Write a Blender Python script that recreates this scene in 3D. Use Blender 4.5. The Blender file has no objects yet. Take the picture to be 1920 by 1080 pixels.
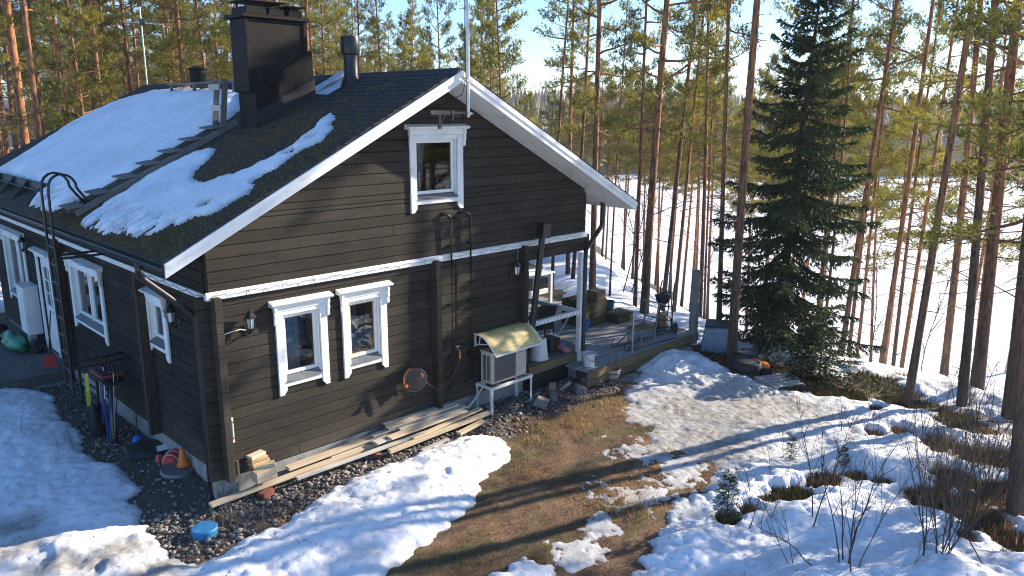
import bpy, bmesh, math, random
import numpy as np
from mathutils import Vector, Matrix, noise as mn

rnd = random.Random(7)
rs = np.random.RandomState(7)
SC = bpy.context.scene
COL = SC.collection

# ------------------------------------------------------------------ camera, light, exposure
CAM = np.array([-4.387, -10.407, 5.673])
FPX = 1431.0
YAW, PITCH, ROLL = math.radians(-45.134), math.radians(13.006), math.radians(0.318)
FW = np.array([-math.sin(YAW) * math.cos(PITCH), math.cos(YAW) * math.cos(PITCH), -math.sin(PITCH)])
RT = np.array([math.cos(YAW), math.sin(YAW), 0.0])
UP = np.cross(RT, FW)
RT, UP = RT * math.cos(ROLL) + UP * math.sin(ROLL), UP * math.cos(ROLL) - RT * math.sin(ROLL)
cd = bpy.data.cameras.new('camera')
cam = bpy.data.objects.new('camera', cd)
COL.objects.link(cam)
cam.matrix_world = Matrix(((RT[0], UP[0], -FW[0], CAM[0]), (RT[1], UP[1], -FW[1], CAM[1]), (RT[2], UP[2], -FW[2], CAM[2]), (0, 0, 0, 1)))
cd.sensor_width = 36.0
cd.lens = FPX / 1920 * 36
cd.clip_start = 0.1
cd.clip_end = 5000
SC.camera = cam

SUN_EL, SUN_PHI = 21.0, 19.0      # sun stands along +X, a little towards -Y
sun_dir = Vector((math.cos(math.radians(SUN_PHI)) * math.cos(math.radians(SUN_EL)),
                  -math.sin(math.radians(SUN_PHI)) * math.cos(math.radians(SUN_EL)),
                  math.sin(math.radians(SUN_EL))))
sl = bpy.data.lights.new('sun', 'SUN')
sl.energy = 5.0
sl.angle = math.radians(0.6)
sl.color = (1.0, 0.885, 0.72)
so = bpy.data.objects.new('sun', sl)
COL.objects.link(so)
so.rotation_euler = (-sun_dir).to_track_quat('-Z', 'Y').to_euler()
so.location = (30, -10, 30)

W_ = bpy.data.worlds.new('World')
SC.world = W_
W_.use_nodes = True
nt = W_.node_tree
nt.nodes.clear()
wo = nt.nodes.new('ShaderNodeOutputWorld')
bg = nt.nodes.new('ShaderNodeBackground')
sk = nt.nodes.new('ShaderNodeTexSky')
sk.sky_type = 'NISHITA'
sk.sun_disc = False
sk.sun_elevation = math.radians(SUN_EL)
sk.sun_rotation = math.radians(90 + SUN_PHI)
sk.altitude = 100
sk.air_density = 1.0
sk.dust_density = 0.0
sk.ozone_density = 7.0
bg.inputs['Strength'].default_value = 0.115
nt.links.new(sk.outputs[0], bg.inputs[0])
nt.links.new(bg.outputs[0], wo.inputs[0])

SC.view_settings.view_transform = 'Standard'
SC.view_settings.look = 'None'
SC.view_settings.exposure = 1.42
SC.view_settings.gamma = 1.0
SC.view_settings.use_curve_mapping = False
SC.render.engine = 'CYCLES'
SC.cycles.max_bounces = 6
SC.cycles.transparent_max_bounces = 4
SC.cycles.use_adaptive_sampling = True
SC.cycles.use_denoising = True
SC.cycles.filter_width = 1.05
SC.cycles.volume_bounces = 0


def ray(px, py):
    return FW + RT * ((px - 960) / FPX) - UP * ((py - 540) / FPX)


def on(px, py, ax, v):            # the point of a plane that the photograph shows at this pixel
    d = ray(px, py)
    i = 'xyz'.index(ax)
    return CAM + d * ((v - CAM[i]) / d[i])


# ------------------------------------------------------------------ object helpers
def tag(o, label=None, cat=None, group=None, kind=None):
    if label:
        o['label'] = label
    if cat:
        o['category'] = cat
    if group:
        o['group'] = group
    if kind:
        o['kind'] = kind
    return o


def thing(name, label, cat, loc=(0, 0, 0), rz=0.0, group=None):
    o = bpy.data.objects.new(name, None)
    o.empty_display_size = 0.1
    COL.objects.link(o)
    o.location = loc
    o.rotation_euler = (0, 0, rz)
    return tag(o, label, cat, group)


def copy_tree(o, parent=None):
    c = o.copy()
    COL.objects.link(c)
    if parent is not None:
        c.parent = parent
    for ch in list(o.children):
        copy_tree(ch, c)
    return c


class MB:
    """collects shapes and links them as ONE mesh object"""
    def __init__(self):
        self.v, self.f = [], []

    def add(self, vs, fs):
        n = len(self.v)
        self.v += [tuple(map(float, p)) for p in vs]
        self.f += [tuple(i + n for i in f) for f in fs]
        return self

    def box(self, a, b, rot=None, piv=None):
        x0, x1 = sorted((a[0], b[0])); y0, y1 = sorted((a[1], b[1])); z0, z1 = sorted((a[2], b[2]))
        vs = [(x0, y0, z0), (x1, y0, z0), (x1, y1, z0), (x0, y1, z0), (x0, y0, z1), (x1, y0, z1), (x1, y1, z1), (x0, y1, z1)]
        if rot is not None:
            p = Vector(piv if piv is not None else ((x0 + x1) / 2, (y0 + y1) / 2, (z0 + z1) / 2))
            vs = [rot @ (Vector(q) - p) + p for q in vs]
        return self.add(vs, [(0, 3, 2, 1), (4, 5, 6, 7), (0, 1, 5, 4), (1, 2, 6, 5), (2, 3, 7, 6), (3, 0, 4, 7)])

    def bar(self, p, q, w, h, up=(0, 0, 1)):       # a square bar from p to q
        p, q = Vector(p), Vector(q)
        d = (q - p).normalized()
        s = d.cross(Vector(up))
        if s.length < 1e-4:
            s = d.cross(Vector((1, 0, 0)))
        s.normalize()
        u = s.cross(d)
        vs = []
        for c in (p, q):
            vs += [c - s * w / 2 - u * h / 2, c + s * w / 2 - u * h / 2, c + s * w / 2 + u * h / 2, c - s * w / 2 + u * h / 2]
        return self.add(vs, [(0, 1, 2, 3), (7, 6, 5, 4), (0, 4, 5, 1), (1, 5, 6, 2), (2, 6, 7, 3), (3, 7, 4, 0)])

    def tube(self, pts, r, n=8, cap=True):
        pts = [Vector(p) for p in pts]
        rr = r if isinstance(r, (list, tuple)) else [r] * len(pts)
        vs, fs = [], []
        ref = None
        for i, p in enumerate(pts):
            d = (pts[min(i + 1, len(pts) - 1)] - pts[max(i - 1, 0)])
            if d.length < 1e-9:
                d = Vector((0, 0, 1))
            d.normalize()
            if ref is None:
                ref = Vector((0, 0, 1)) if abs(d.z) < .9 else Vector((1, 0, 0))
            a = d.cross(ref)
            if a.length < 1e-4:
                a = d.cross(Vector((0.3, 1, 0.2)))
            a.normalize()
            b = d.cross(a)
            ref = -b.cross(d) if False else ref
            for k in range(n):
                t = 2 * math.pi * k / n
                vs.append(p + (a * math.cos(t) + b * math.sin(t)) * rr[i])
        for i in range(len(pts) - 1):
            for k in range(n):
                k2 = (k + 1) % n
                fs.append((i * n + k, i * n + k2, (i + 1) * n + k2, (i + 1) * n + k))
        if cap:
            fs.append(tuple(range(n - 1, -1, -1)))
            fs.append(tuple(range((len(pts) - 1) * n, len(pts) * n)))
        return self.add(vs, fs)

    def lathe(self, prof, c=(0, 0, 0), n=20, axis='z', rot=None, cap=True):
        vs, fs = [], []
        for (r, h) in prof:
            for k in range(n):
                t = 2 * math.pi * k / n
                q = Vector((r * math.cos(t), r * math.sin(t), h))
                if axis == 'y':
                    q = Vector((q.x, -q.z, q.y))
                elif axis == 'x':
                    q = Vector((q.z, q.x, q.y))
                if rot is not None:
                    q = rot @ q
                vs.append(q + Vector(c))
        for i in range(len(prof) - 1):
            for k in range(n):
                k2 = (k + 1) % n
                fs.append((i * n + k, i * n + k2, (i + 1) * n + k2, (i + 1) * n + k))
        if cap:
            fs.append(tuple(range(n - 1, -1, -1)))
            fs.append(tuple(range((len(prof) - 1) * n, len(prof) * n)))
        return self.add(vs, fs)

    def prism(self, poly, d, o=(0, 0, 0)):         # poly of 3D points pushed along vector d
        n = len(poly)
        d = Vector(d)
        a = [Vector(p) + Vector(o) for p in poly]
        vs = a + [p + d for p in a]
        fs = [tuple(range(n)), tuple(range(2 * n - 1, n - 1, -1))]
        for i in range(n):
            j = (i + 1) % n
            fs.append((i, i + n, j + n, j))
        return self.add(vs, fs)

    def torus(self, c, R, r, axis='z', n=20, m=8, rot=None):
        pts = []
        vs, fs = [], []
        for i in range(n):
            t = 2 * math.pi * i / n
            for k in range(m):
                u = 2 * math.pi * k / m
                q = Vector(((R + r * math.cos(u)) * math.cos(t), (R + r * math.cos(u)) * math.sin(t), r * math.sin(u)))
                if axis == 'y':
                    q = Vector((q.x, -q.z, q.y))
                elif axis == 'x':
                    q = Vector((q.z, q.x, q.y))
                if rot is not None:
                    q = rot @ q
                vs.append(q + Vector(c))
        for i in range(n):
            for k in range(m):
                fs.append((i * m + k, ((i + 1) % n) * m + k, ((i + 1) % n) * m + (k + 1) % m, i * m + (k + 1) % m))
        return self.add(vs, fs)

    def build(self, name, mat, parent=None, smooth=False, bevel=0.0, label=None):
        me = bpy.data.meshes.new(name)
        me.from_pydata(self.v, [], self.f)
        bm = bmesh.new()
        bm.from_mesh(me)
        bmesh.ops.recalc_face_normals(bm, faces=bm.faces)
        if bevel > 0:
            bmesh.ops.bevel(bm, geom=[e for e in bm.edges if len(e.link_faces) == 2 and e.calc_face_angle(0) > .5],
                            offset=bevel, segments=1, affect='EDGES', clamp_overlap=True)
        bm.to_mesh(me)
        bm.free()
        if smooth:
            me.polygons.foreach_set('use_smooth', [True] * len(me.polygons))
            try:
                me.set_sharp_from_angle(angle=math.radians(40))
            except Exception:
                pass
        me.materials.append(mat)
        o = bpy.data.objects.new(name, me)
        COL.objects.link(o)
        if parent is not None:
            o.parent = parent
            o.matrix_parent_inverse = Matrix()
        if label:
            o['label'] = label
        return o


def np_mesh(name, V, F, mat, parent=None, attrs=None, smooth=False):
    """fast mesh from numpy arrays; F is (n,3) or (n,4)"""
    me = bpy.data.meshes.new(name)
    V = np.asarray(V, np.float32)
    F = np.asarray(F, np.int32)
    k = F.shape[1]
    me.vertices.add(len(V))
    me.vertices.foreach_set('co', V.ravel())
    me.loops.add(F.size)
    me.loops.foreach_set('vertex_index', F.ravel())
    me.polygons.add(len(F))
    me.polygons.foreach_set('loop_start', np.arange(0, F.size, k, dtype=np.int32))
    if smooth:
        me.polygons.foreach_set('use_smooth', np.ones(len(F), bool))
    for an, av in (attrs or {}).items():
        a = me.attributes.new(an, 'FLOAT', 'POINT')
        a.data.foreach_set('value', np.asarray(av, np.float32))
    me.update(calc_edges=True)
    me.materials.append(mat)
    if name is None:
        return me
    o = bpy.data.objects.new(name, me)
    COL.objects.link(o)
    if parent is not None:
        o.parent = parent
    return o


def Rz(a): return Matrix.Rotation(a, 3, 'Z')
def Rx(a): return Matrix.Rotation(a, 3, 'X')
def Ry(a): return Matrix.Rotation(a, 3, 'Y')


# ------------------------------------------------------------------ materials
class NT:
    def __init__(self, name):
        self.m = bpy.data.materials.new(name)
        self.m.use_nodes = True
        self.t = self.m.node_tree
        self.t.nodes.clear()
        self.out = self.t.nodes.new('ShaderNodeOutputMaterial')
        self.p = self.t.nodes.new('ShaderNodeBsdfPrincipled')
        self.link(self.p.outputs[0], self.out.inputs[0])
        self._tc = None

    def n(self, typ, **kw):
        nd = self.t.nodes.new(typ)
        for k, v in kw.items():
            setattr(nd, k, v)
        return nd

    def link(self, a, b):
        self.t.links.new(a, b)

    def coord(self, which='Object', scale=(1, 1, 1)):
        if self._tc is None:
            self._tc = self.n('ShaderNodeTexCoord')
        mp = self.n('ShaderNodeMapping')
        mp.inputs['Scale'].default_value = scale
        self.link(self._tc.outputs[which], mp.inputs[0])
        return mp.outputs[0]

    def noise(self, scale=5, detail=4, rough=.55, stretch=(1, 1, 1), which='Object', dist=0.0):
        nd = self.n('ShaderNodeTexNoise')
        nd.inputs['Scale'].default_value = scale
        nd.inputs['Detail'].default_value = detail
        nd.inputs['Roughness'].default_value = rough
        nd.inputs['Distortion'].default_value = dist
        self.link(self.coord(which, stretch), nd.inputs['Vector'])
        return nd.outputs[0]

    def ramp(self, fac, stops, interp='LINEAR'):
        r = self.n('ShaderNodeValToRGB')
        r.color_ramp.interpolation = interp
        el = r.color_ramp.elements
        while len(el) > 1:
            el.remove(el[-1])
        el[0].position = stops[0][0]
        c0 = stops[0][1]
        el[0].color = (*c0, 1) if len(c0) == 3 else c0
        for p, c in stops[1:]:
            e = el.new(p)
            e.color = (*c, 1) if len(c) == 3 else c
        self.link(fac, r.inputs[0])
        return r.outputs[0]

    def mix(self, fac, a, b, mode='MIX'):
        m = self.n('ShaderNodeMix', data_type='RGBA', blend_type=mode)
        for s, v in ((m.inputs[0], fac), (m.inputs[6], a), (m.inputs[7], b)):
            if hasattr(v, 'links'):
                self.link(v, s)
            elif isinstance(v, (int, float)):
                s.default_value = v
            else:
                s.default_value = (*v, 1)
        return m.outputs[2]

    def math(self, op, a, b=None, clamp=False):
        m = self.n('ShaderNodeMath', operation=op, use_clamp=clamp)
        for s, v in ((m.inputs[0], a), (m.inputs[1], b)):
            if v is None:
                continue
            if hasattr(v, 'links'):
                self.link(v, s)
            else:
                s.default_value = v
        return m.outputs[0]

    def attr(self, name):
        a = self.n('ShaderNodeAttribute', attribute_name=name)
        return a.outputs['Fac']

    def rand(self):
        return self.n('ShaderNodeObjectInfo').outputs['Random']

    def color(self, c):
        s = self.p.inputs['Base Color']
        if hasattr(c, 'links'):
            self.link(c, s)
        else:
            s.default_value = (*c, 1)
        return self

    def set(self, **kw):
        for k, v in kw.items():
            s = self.p.inputs[k]
            if hasattr(v, 'links'):
                self.link(v, s)
            else:
                s.default_value = v
        return self

    def bump(self, h, strength=.3, dist=.02):
        b = self.n('ShaderNodeBump')
        b.inputs['Strength'].default_value = strength
        b.inputs['Distance'].default_value = dist
        self.link(h, b.inputs['Height'])
        self.link(b.outputs[0], self.p.inputs['Normal'])
        return self


def wood(name, stops, along='x', rough=.75, tint=.25, bump=.25, grain=1.0, spec=.3):
    m = NT(name)
    st = {'x': (.06, 1, 1), 'y': (1, .06, 1), 'z': (1, 1, .06)}[along]
    g = m.noise(38 * grain, 5, .6, st, dist=.3)
    b = m.noise(1.7, 3, .6)
    f = m.math('ADD', m.math('MULTIPLY', g, .65), m.math('MULTIPLY', b, .35))
    c = m.ramp(f, stops)
    if name.startswith('dark log paint'):
        fade = m.ramp(m.noise(.55, 5, .7), [(.48, (0, 0, 0)), (.68, (.55, .55, .55))])
        c = m.mix(m.math('MULTIPLY', fade, .7), c, (.066, .057, .047))
        sp = m.n('ShaderNodeSeparateXYZ')
        m.link(m.coord('Object'), sp.inputs[0])
        base = m.math('MULTIPLY', m.math('SUBTRACT', .85, sp.outputs[2], True), m.noise(6, 5, .7))
        c = m.mix(m.math('MULTIPLY', base, 1.1, True), c, (.12, .10, .08))
    r = m.math('ADD', m.math('MULTIPLY', m.rand(), tint), 1 - tint / 2)
    hs = m.n('ShaderNodeHueSaturation')
    m.link(c, hs.inputs['Color'])
    m.link(r, hs.inputs['Value'])
    m.color(hs.outputs[0])
    m.set(Roughness=rough)
    m.p.inputs['Specular IOR Level'].default_value = spec
    m.bump(g, bump, .006)
    return m.m


def plain(name, c, rough=.5, metal=0.0, vary=.15, bump=0.0, scale=8, spec=.5):
    m = NT(name)
    f = m.noise(scale, 5, .6)
    lo = tuple(x * (1 - vary) for x in c)
    hi = tuple(min(1, x * (1 + vary)) for x in c)
    m.color(m.ramp(f, [(.3, lo), (.7, hi)]))
    m.set(Roughness=m.math('ADD', m.math('MULTIPLY', f, .2), rough - .1), Metallic=metal)
    m.p.inputs['Specular IOR Level'].default_value = spec
    if bump:
        m.bump(m.noise(scale * 4, 5, .6), bump, .01)
    return m.m


M = {}
M['log_x_lit'] = wood('dark log paint along x', [(.25, (.019, .0163, .0130)), (.55, (.038, .0323, .0255)), (.8, (.066, .056, .044))], 'x', .8, .35, .35, 1.0, .12)  # gable tone of the log paint, lightened to carry the grazing sun
M['log_y_shade'] = wood('dark log paint along y', [(.25, (.012, .0103, .0085)), (.55, (.022, .0190, .0155)), (.8, (.040, .034, .028))], 'y', .8, .35, .35, 1.0, .12)  # same paint darkened: the shade of the left wall is in the colour
M['log_end'] = wood('dark log ends', [(.3, (.020, .016, .012)), (.8, (.060, .047, .034))], 'z', .8, .3, .3, .7)


def white_paint():
    m = NT('white painted wood')
    f = m.noise(3.0, 6, .65)
    g = m.noise(60, 3, .6, (1, 1, .3))
    c = m.ramp(f, [(.25, (.50, .49, .46)), (.45, (.72, .715, .69)), (.8, (.80, .80, .785))])
    c = m.mix(m.ramp(m.noise(14, 6, .75), [(.60, (0, 0, 0)), (.72, (1, 1, 1))]), c, (.46, .43, .38))
    m.color(c).set(Roughness=.45).bump(g, .12, .004)
    return m.m


M['white'] = white_paint()
M['black'] = plain('black metal', (.012, .012, .013), .38, .2, .3)
M['black_matte'] = plain('black matte plastic', (.014, .014, .015), .6, 0, .3)
M['chimney'] = None
M['galv'] = plain('galvanised steel', (.42, .43, .44), .35, .9, .15)
M['grey_metal'] = plain('grey painted sill metal', (.16, .17, .18), .45, .3, .2)
M['alu'] = plain('white lacquered aluminium', (.68, .68, .66), .4, .1, .06)
M['concrete'] = plain('rough concrete', (.27, .26, .245), .9, 0, .3, .5, 6)
M['rubber'] = plain('tyre rubber', (.016, .016, .017), .75, 0, .25, .1, 20)
M['red_plastic'] = plain('red plastic', (.50, .035, .025), .4, 0, .12)
M['orange_plastic'] = plain('orange plastic', (.75, .17, .02), .45, 0, .12)
M['yellow'] = plain('yellow plastic', (.55, .50, .05), .45, 0, .1)
M['blue'] = plain('faded blue plastic', (.035, .20, .42), .5, 0, .28, .05, 7)
M['blue_dark'] = plain('blue plastic', (.02, .10, .42), .45, 0, .15)
M['green_bag'] = plain('green plastic sheet', (.02, .20, .10), .35, 0, .3, .3, 5)
M['teal'] = plain('dark teal plastic', (.01, .12, .10), .45, 0, .2)
M['pail_white'] = plain('off white pail plastic', (.66, .64, .60), .5, 0, .08)
M['tarp'] = plain('grey blue tarpaulin', (.24, .28, .33), .55, 0, .2, .35, 5)
M['rust'] = plain('brick red clay', (.24, .075, .05), .9, 0, .35, .5, 12)
M['stone'] = plain('grey stone', (.19, .18, .17), .9, 0, .35, .6, 6)
M['cloth_black'] = plain('black cloth', (.012, .012, .013), .9, 0, .3, .3, 12)
M['lumber'] = wood('fresh sawn lumber', [(.25, (.38, .285, .175)), (.5, (.54, .43, .29)), (.8, (.64, .54, .40))], 'x', .8, .3, .25, .9)
M['lumber_grey'] = wood('weathered grey lumber', [(.25, (.26, .235, .20)), (.5, (.44, .405, .355)), (.8, (.58, .54, .48))], 'x', .85, .35, .3, .9)
M['deck_x'] = wood('weathered deck boards', [(.25, (.16, .155, .15)), (.5, (.26, .255, .25)), (.8, (.36, .355, .35))], 'x', .85, .3, .35, 1.0)
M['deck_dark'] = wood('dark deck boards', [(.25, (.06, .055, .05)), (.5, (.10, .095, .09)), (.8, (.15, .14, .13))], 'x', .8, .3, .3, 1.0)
M['timber'] = wood('brown treated timber', [(.25, (.10, .065, .035)), (.5, (.17, .115, .06)), (.8, (.24, .17, .10))], 'x', .8, .3, .3, .8)
M['timber_z'] = wood('grey post timber', [(.25, (.14, .135, .13)), (.5, (.22, .215, .21)), (.8, (.31, .30, .29))], 'z', .85, .2, .3, .8)
M['roof_ladder'] = wood('weathered roof ladder timber', [(.25, (.07, .065, .06)), (.5, (.15, .14, .13)), (.8, (.24, .23, .21))], 'y', .85, .3, .3, .8)
M['log_cut'] = wood('cut firewood', [(.25, (.30, .18, .08)), (.5, (.46, .31, .15)), (.8, (.58, .42, .24))], 'y', .85, .35, .3, .8)


def glass_mat(name, tint, rough=.02):
    m = NT(name)
    f = m.noise(1.3, 3, .5)
    m.color(m.ramp(f, [(.3, tuple(x * .5 for x in tint)), (.7, tint)])).set(Roughness=rough, Metallic=0.0)
    m.p.inputs['Specular IOR Level'].default_value = 1.0
    m.p.inputs['Coat Weight'].default_value = 1.0
    m.p.inputs['Coat Roughness'].default_value = .01
    return m.m


def window_glass():
    m = NT('clear window glass')
    fr = m.n('ShaderNodeFresnel')
    fr.inputs['IOR'].default_value = 1.6
    tr = m.n('ShaderNodeBsdfTransparent')
    tr.inputs[0].default_value = (.78, .82, .82, 1)
    gl = m.n('ShaderNodeBsdfGlossy')
    gl.inputs['Roughness'].default_value = .015
    mx = m.n('ShaderNodeMixShader')
    m.link(m.math('ADD', m.math('MULTIPLY', fr.outputs[0], 1.0), .01, True), mx.inputs[0])
    m.link(tr.outputs[0], mx.inputs[1])
    m.link(gl.outputs[0], mx.inputs[2])
    m.link(mx.outputs[0], m.out.inputs[0])
    return m.m


M['glass'] = window_glass()
M['lamp_glass'] = glass_mat('lamp glass', (.55, .56, .56), .05)


def chimney_mat():
    m = NT('black chimney sheet metal')
    f = m.noise(2.2, 5, .6, (1, 1, .5))
    m.color(m.ramp(f, [(.3, (.006, .005, .0045)), (.7, (.015, .0125, .0105))])).set(Roughness=m.math('ADD', m.math('MULTIPLY', f, .25), .5), Metallic=.0)
    m.p.inputs['Specular IOR Level'].default_value = .14
    m.bump(m.noise(1.5, 3, .5), .15, .05)
    return m.m


M['chimney'] = chimney_mat()


def shingle_mat():
    m = NT('black bitumen shingle')
    g = m.noise(260, 3, .7)
    b = m.noise(.75, 6, .68)
    c = m.ramp(m.math('ADD', m.math('MULTIPLY', g, .5), m.math('MULTIPLY', m.rand(), .3)), [(.2, (.010, .011, .013)), (.6, (.026, .027, .032)), (.9, (.046, .047, .052))])
    c = m.mix(m.ramp(b, [(.40, (0, 0, 0)), (.56, (.85, .85, .85))]), c, m.ramp(g, [(.3, (.024, .016, .008)), (.7, (.060, .041, .016))]))
    m.color(c).set(Roughness=.9).bump(g, .4, .004)
    return m.m


M['shingle'] = shingle_mat()


def moss_mat():
    m = NT('roof moss')
    f = m.attr('tint')
    m.color(m.ramp(f, [(0, (.045, .027, .009)), (.5, (.120, .078, .016)), (1, (.25, .17, .030))])).set(Roughness=.95)
    return m.m


M['moss'] = moss_mat()


def snow_mat(name, dirty=True):
    m = NT(name)
    f = m.noise(1.1, 5, .6)
    g = m.noise(70, 6, .78)
    c = m.ramp(m.math('ADD', m.math('MULTIPLY', f, .6), m.math('MULTIPLY', g, .4)), [(.36, (.74, .755, .78)), (.6, (.89, .90, .915))])
    if dirty:
        d = m.attr('dirt')
        c = m.mix(m.math('MULTIPLY', d, .75), c, (.34, .325, .31))
        c = m.mix(d, c, m.ramp(m.noise(9, 6, .7), [(.3, (.16, .145, .125)), (.6, (.42, .40, .37)), (.8, (.62, .61, .59))]))
        sp = m.ramp(m.noise(34, 3, .65), [(.70, (0, 0, 0)), (.74, (1, 1, 1))])
        c = m.mix(m.math('MULTIPLY', sp, .75), c, (.10, .08, .06))
    m.color(c).set(Roughness=.65)
    m.p.inputs['Specular IOR Level'].default_value = .25
    h = m.math('ADD', m.math('MULTIPLY', g, .3), m.math('MULTIPLY', m.noise(7, 6, .65), 1.0))
    m.bump(h, .7, .04)
    return m.m


M['snow'] = snow_mat('spring snow')
M['snow_roof'] = snow_mat('roof snow', False)
M['snow_lake'] = snow_mat('lake snow', False)


def ground_mat():
    m = NT('thawed ground')
    a = m.noise(2.2, 6, .65)
    b = m.noise(30, 6, .75)
    c = m.noise(90, 3, .7)
    f = m.math('ADD', m.math('MULTIPLY', a, .45), m.math('MULTIPLY', b, .55))
    soil = m.ramp(f, [(.28, (.022, .012, .008)), (.43, (.095, .053, .029)), (.55, (.22, .125, .065)), (.72, (.40, .26, .14))])
    olive = m.ramp(f, [(.28, (.020, .016, .006)), (.45, (.070, .058, .020)), (.60, (.15, .12, .045)), (.75, (.26, .20, .09))])
    wet = m.ramp(f, [(.28, (.012, .009, .007)), (.5, (.045, .032, .024)), (.7, (.12, .09, .07))])
    soil = m.mix(m.ramp(m.noise(.55, 5, .65, (1, 2.2, 1)), [(.47, (0, 0, 0)), (.60, (1, 1, 1))]), soil, olive)
    soil = m.mix(m.ramp(m.noise(.8, 5, .7, (.6, 2.4, 1), dist=.6), [(.56, (0, 0, 0)), (.66, (.8, .8, .8))]), soil, wet)
    grav = m.ramp(c, [(.3, (.025, .020, .017)), (.5, (.085, .068, .054)), (.7, (.20, .17, .14))])
    col = m.mix(m.attr('gravel'), soil, grav)
    heath = m.ramp(b, [(.3, (.010, .010, .006)), (.55, (.045, .040, .018)), (.75, (.11, .09, .035))])
    col = m.mix(m.attr('heath'), col, heath)
    m.color(col).set(Roughness=.95)
    m.bump(m.math('ADD', b, m.math('MULTIPLY', c, .5)), .8, .03)
    return m.m


M['ground'] = ground_mat()


def tint_mat(name, stops, rough=.8, trans=0.0, tcol=None):
    m = NT(name)
    c = m.ramp(m.attr('tint'), stops)
    m.color(c).set(Roughness=rough)
    m.p.inputs['Specular IOR Level'].default_value = .25
    if trans:
        tr = m.n('ShaderNodeBsdfTranslucent')
        m.link(m.mix(1.0, c, tcol, 'MULTIPLY') if tcol else c, tr.inputs[0])
        mx = m.n('ShaderNodeMixShader')
        mx.inputs[0].default_value = trans
        m.link(m.p.outputs[0], mx.inputs[1])
        m.link(tr.outputs[0], mx.inputs[2])
        m.link(mx.outputs[0], m.out.inputs[0])
    return m.m


M['stones'] = tint_mat('gravel stones', [(0, (.045, .038, .033)), (.35, (.15, .13, .115)), (.6, (.27, .24, .21)), (.8, (.32, .21, .15)), (1, (.52, .48, .43))], .85)
M['dry_grass'] = tint_mat('dry grass', [(0, (.065, .036, .015)), (.4, (.22, .125, .052)), (.75, (.42, .26, .11)), (1, (.58, .42, .20))], .8, .25)
M['green_grass'] = tint_mat('moss and lingonberry', [(0, (.018, .016, .006)), (.5, (.065, .060, .016)), (1, (.15, .13, .035))], .8, .2)
M['heather'] = tint_mat('heather twigs', [(0, (.020, .013, .008)), (.5, (.065, .042, .022)), (1, (.15, .09, .045))], .85)
M['debris'] = tint_mat('fallen needles and bark', [(0, (.02, .013, .008)), (1, (.11, .06, .03))], .9)
M['needle'] = tint_mat('pine needles', [(0, (.045, .058, .019)), (.45, (.120, .130, .037)), (.8, (.205, .19, .052)), (1, (.28, .24, .07))], .6, .48, (1.7, 1.55, .75))
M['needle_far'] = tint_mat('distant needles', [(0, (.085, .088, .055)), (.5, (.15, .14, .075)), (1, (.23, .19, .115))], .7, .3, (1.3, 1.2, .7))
M['spruce'] = tint_mat('spruce needles', [(0, (.014, .026, .010)), (.5, (.034, .056, .020)), (1, (.08, .105, .034))], .6, .25, (1.2, 1.2, .7))


def bark_mat(name, low, mid, top):
    m = NT(name)
    z = m.n('ShaderNodeSeparateXYZ')
    if m._tc is None:
        m._tc = m.n('ShaderNodeTexCoord')
    m.link(m._tc.outputs['Generated'], z.inputs[0])
    nz = m.noise(14, 6, .7, (1, 1, .25), dist=.4)
    zz = m.math('ADD', z.outputs[2], m.math('MULTIPLY', m.math('SUBTRACT', nz, .5), .25))
    zz = m.math('ADD', zz, m.math('MULTIPLY', m.math('SUBTRACT', m.rand(), .5), .14))
    c = m.ramp(zz, [(.04, low), (.16, mid), (.36, top), (1, top)])
    c = m.mix(m.ramp(nz, [(.38, (1, 1, 1)), (.55, (0, 0, 0))]), c, tuple(x * .35 for x in low))
    hs = m.n('ShaderNodeHueSaturation')
    m.link(c, hs.inputs['Color'])
    m.link(m.math('ADD', m.math('MULTIPLY', m.rand(), .4), .8), hs.inputs['Value'])
    m.color(hs.outputs[0]).set(Roughness=.9)
    m.bump(nz, .5, .03)
    return m.m


M['bark'] = bark_mat('pine bark', (.080, .056, .043), (.155, .074, .041), (.34, .138, .055))
M['bark_spruce'] = bark_mat('spruce bark', (.055, .042, .033), (.065, .048, .037), (.07, .05, .04))
M['twig'] = plain('bare twig bark', (.045, .030, .024), .8, 0, .4)
M['twig_pale'] = plain('pale twig bark', (.13, .10, .075), .8, 0, .35)


def birch_mat():
    m = NT('birch bark')
    f = m.noise(9, 5, .7, (1, 1, 2.2))
    m.color(m.ramp(f, [(.36, (.04, .035, .03)), (.46, (.40, .36, .31)), (.75, (.58, .53, .46))])).set(Roughness=.75)
    return m.m


M['birch'] = birch_mat()


# ------------------------------------------------------------------ terrain fields
def vnoise(x, y, seed=0):
    xi, yi = np.floor(x).astype(np.int64), np.floor(y).astype(np.int64)
    fx, fy = x - xi, y - yi
    fx, fy = fx * fx * fx * (fx * (fx * 6 - 15) + 10), fy * fy * fy * (fy * (fy * 6 - 15) + 10)

    def h(a, b):
        n = (a * 374761393 + b * 668265263 + seed * 1442695041) & 0xffffffff
        n = ((n ^ (n >> 13)) * 1274126177) & 0xffffffff
        return ((n ^ (n >> 16)) & 0xffff) / 65535.0
    return (h(xi, yi) * (1 - fx) + h(xi + 1, yi) * fx) * (1 - fy) + (h(xi, yi + 1) * (1 - fx) + h(xi + 1, yi + 1) * fx) * fy


def fbm(x, y, seed=0, o=4):
    s, a, t = 0, .5, 0
    for i in range(o):
        s = s + a * vnoise(x * 2 ** i + 17.3 * i, y * 2 ** i - 9.1 * i, seed + i)
        t += a
        a *= .5
    return s / t


def sstep(a, b, x):
    t = np.clip((x - a) / (b - a), 0, 1)
    return t * t * (3 - 2 * t)


LAKE_Z = -9.0


def crest_x(y):
    return np.where(y < 3, 12.9 + .04 * np.minimum(y, 3), 13.0 + (y - 3) * .72)


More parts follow.
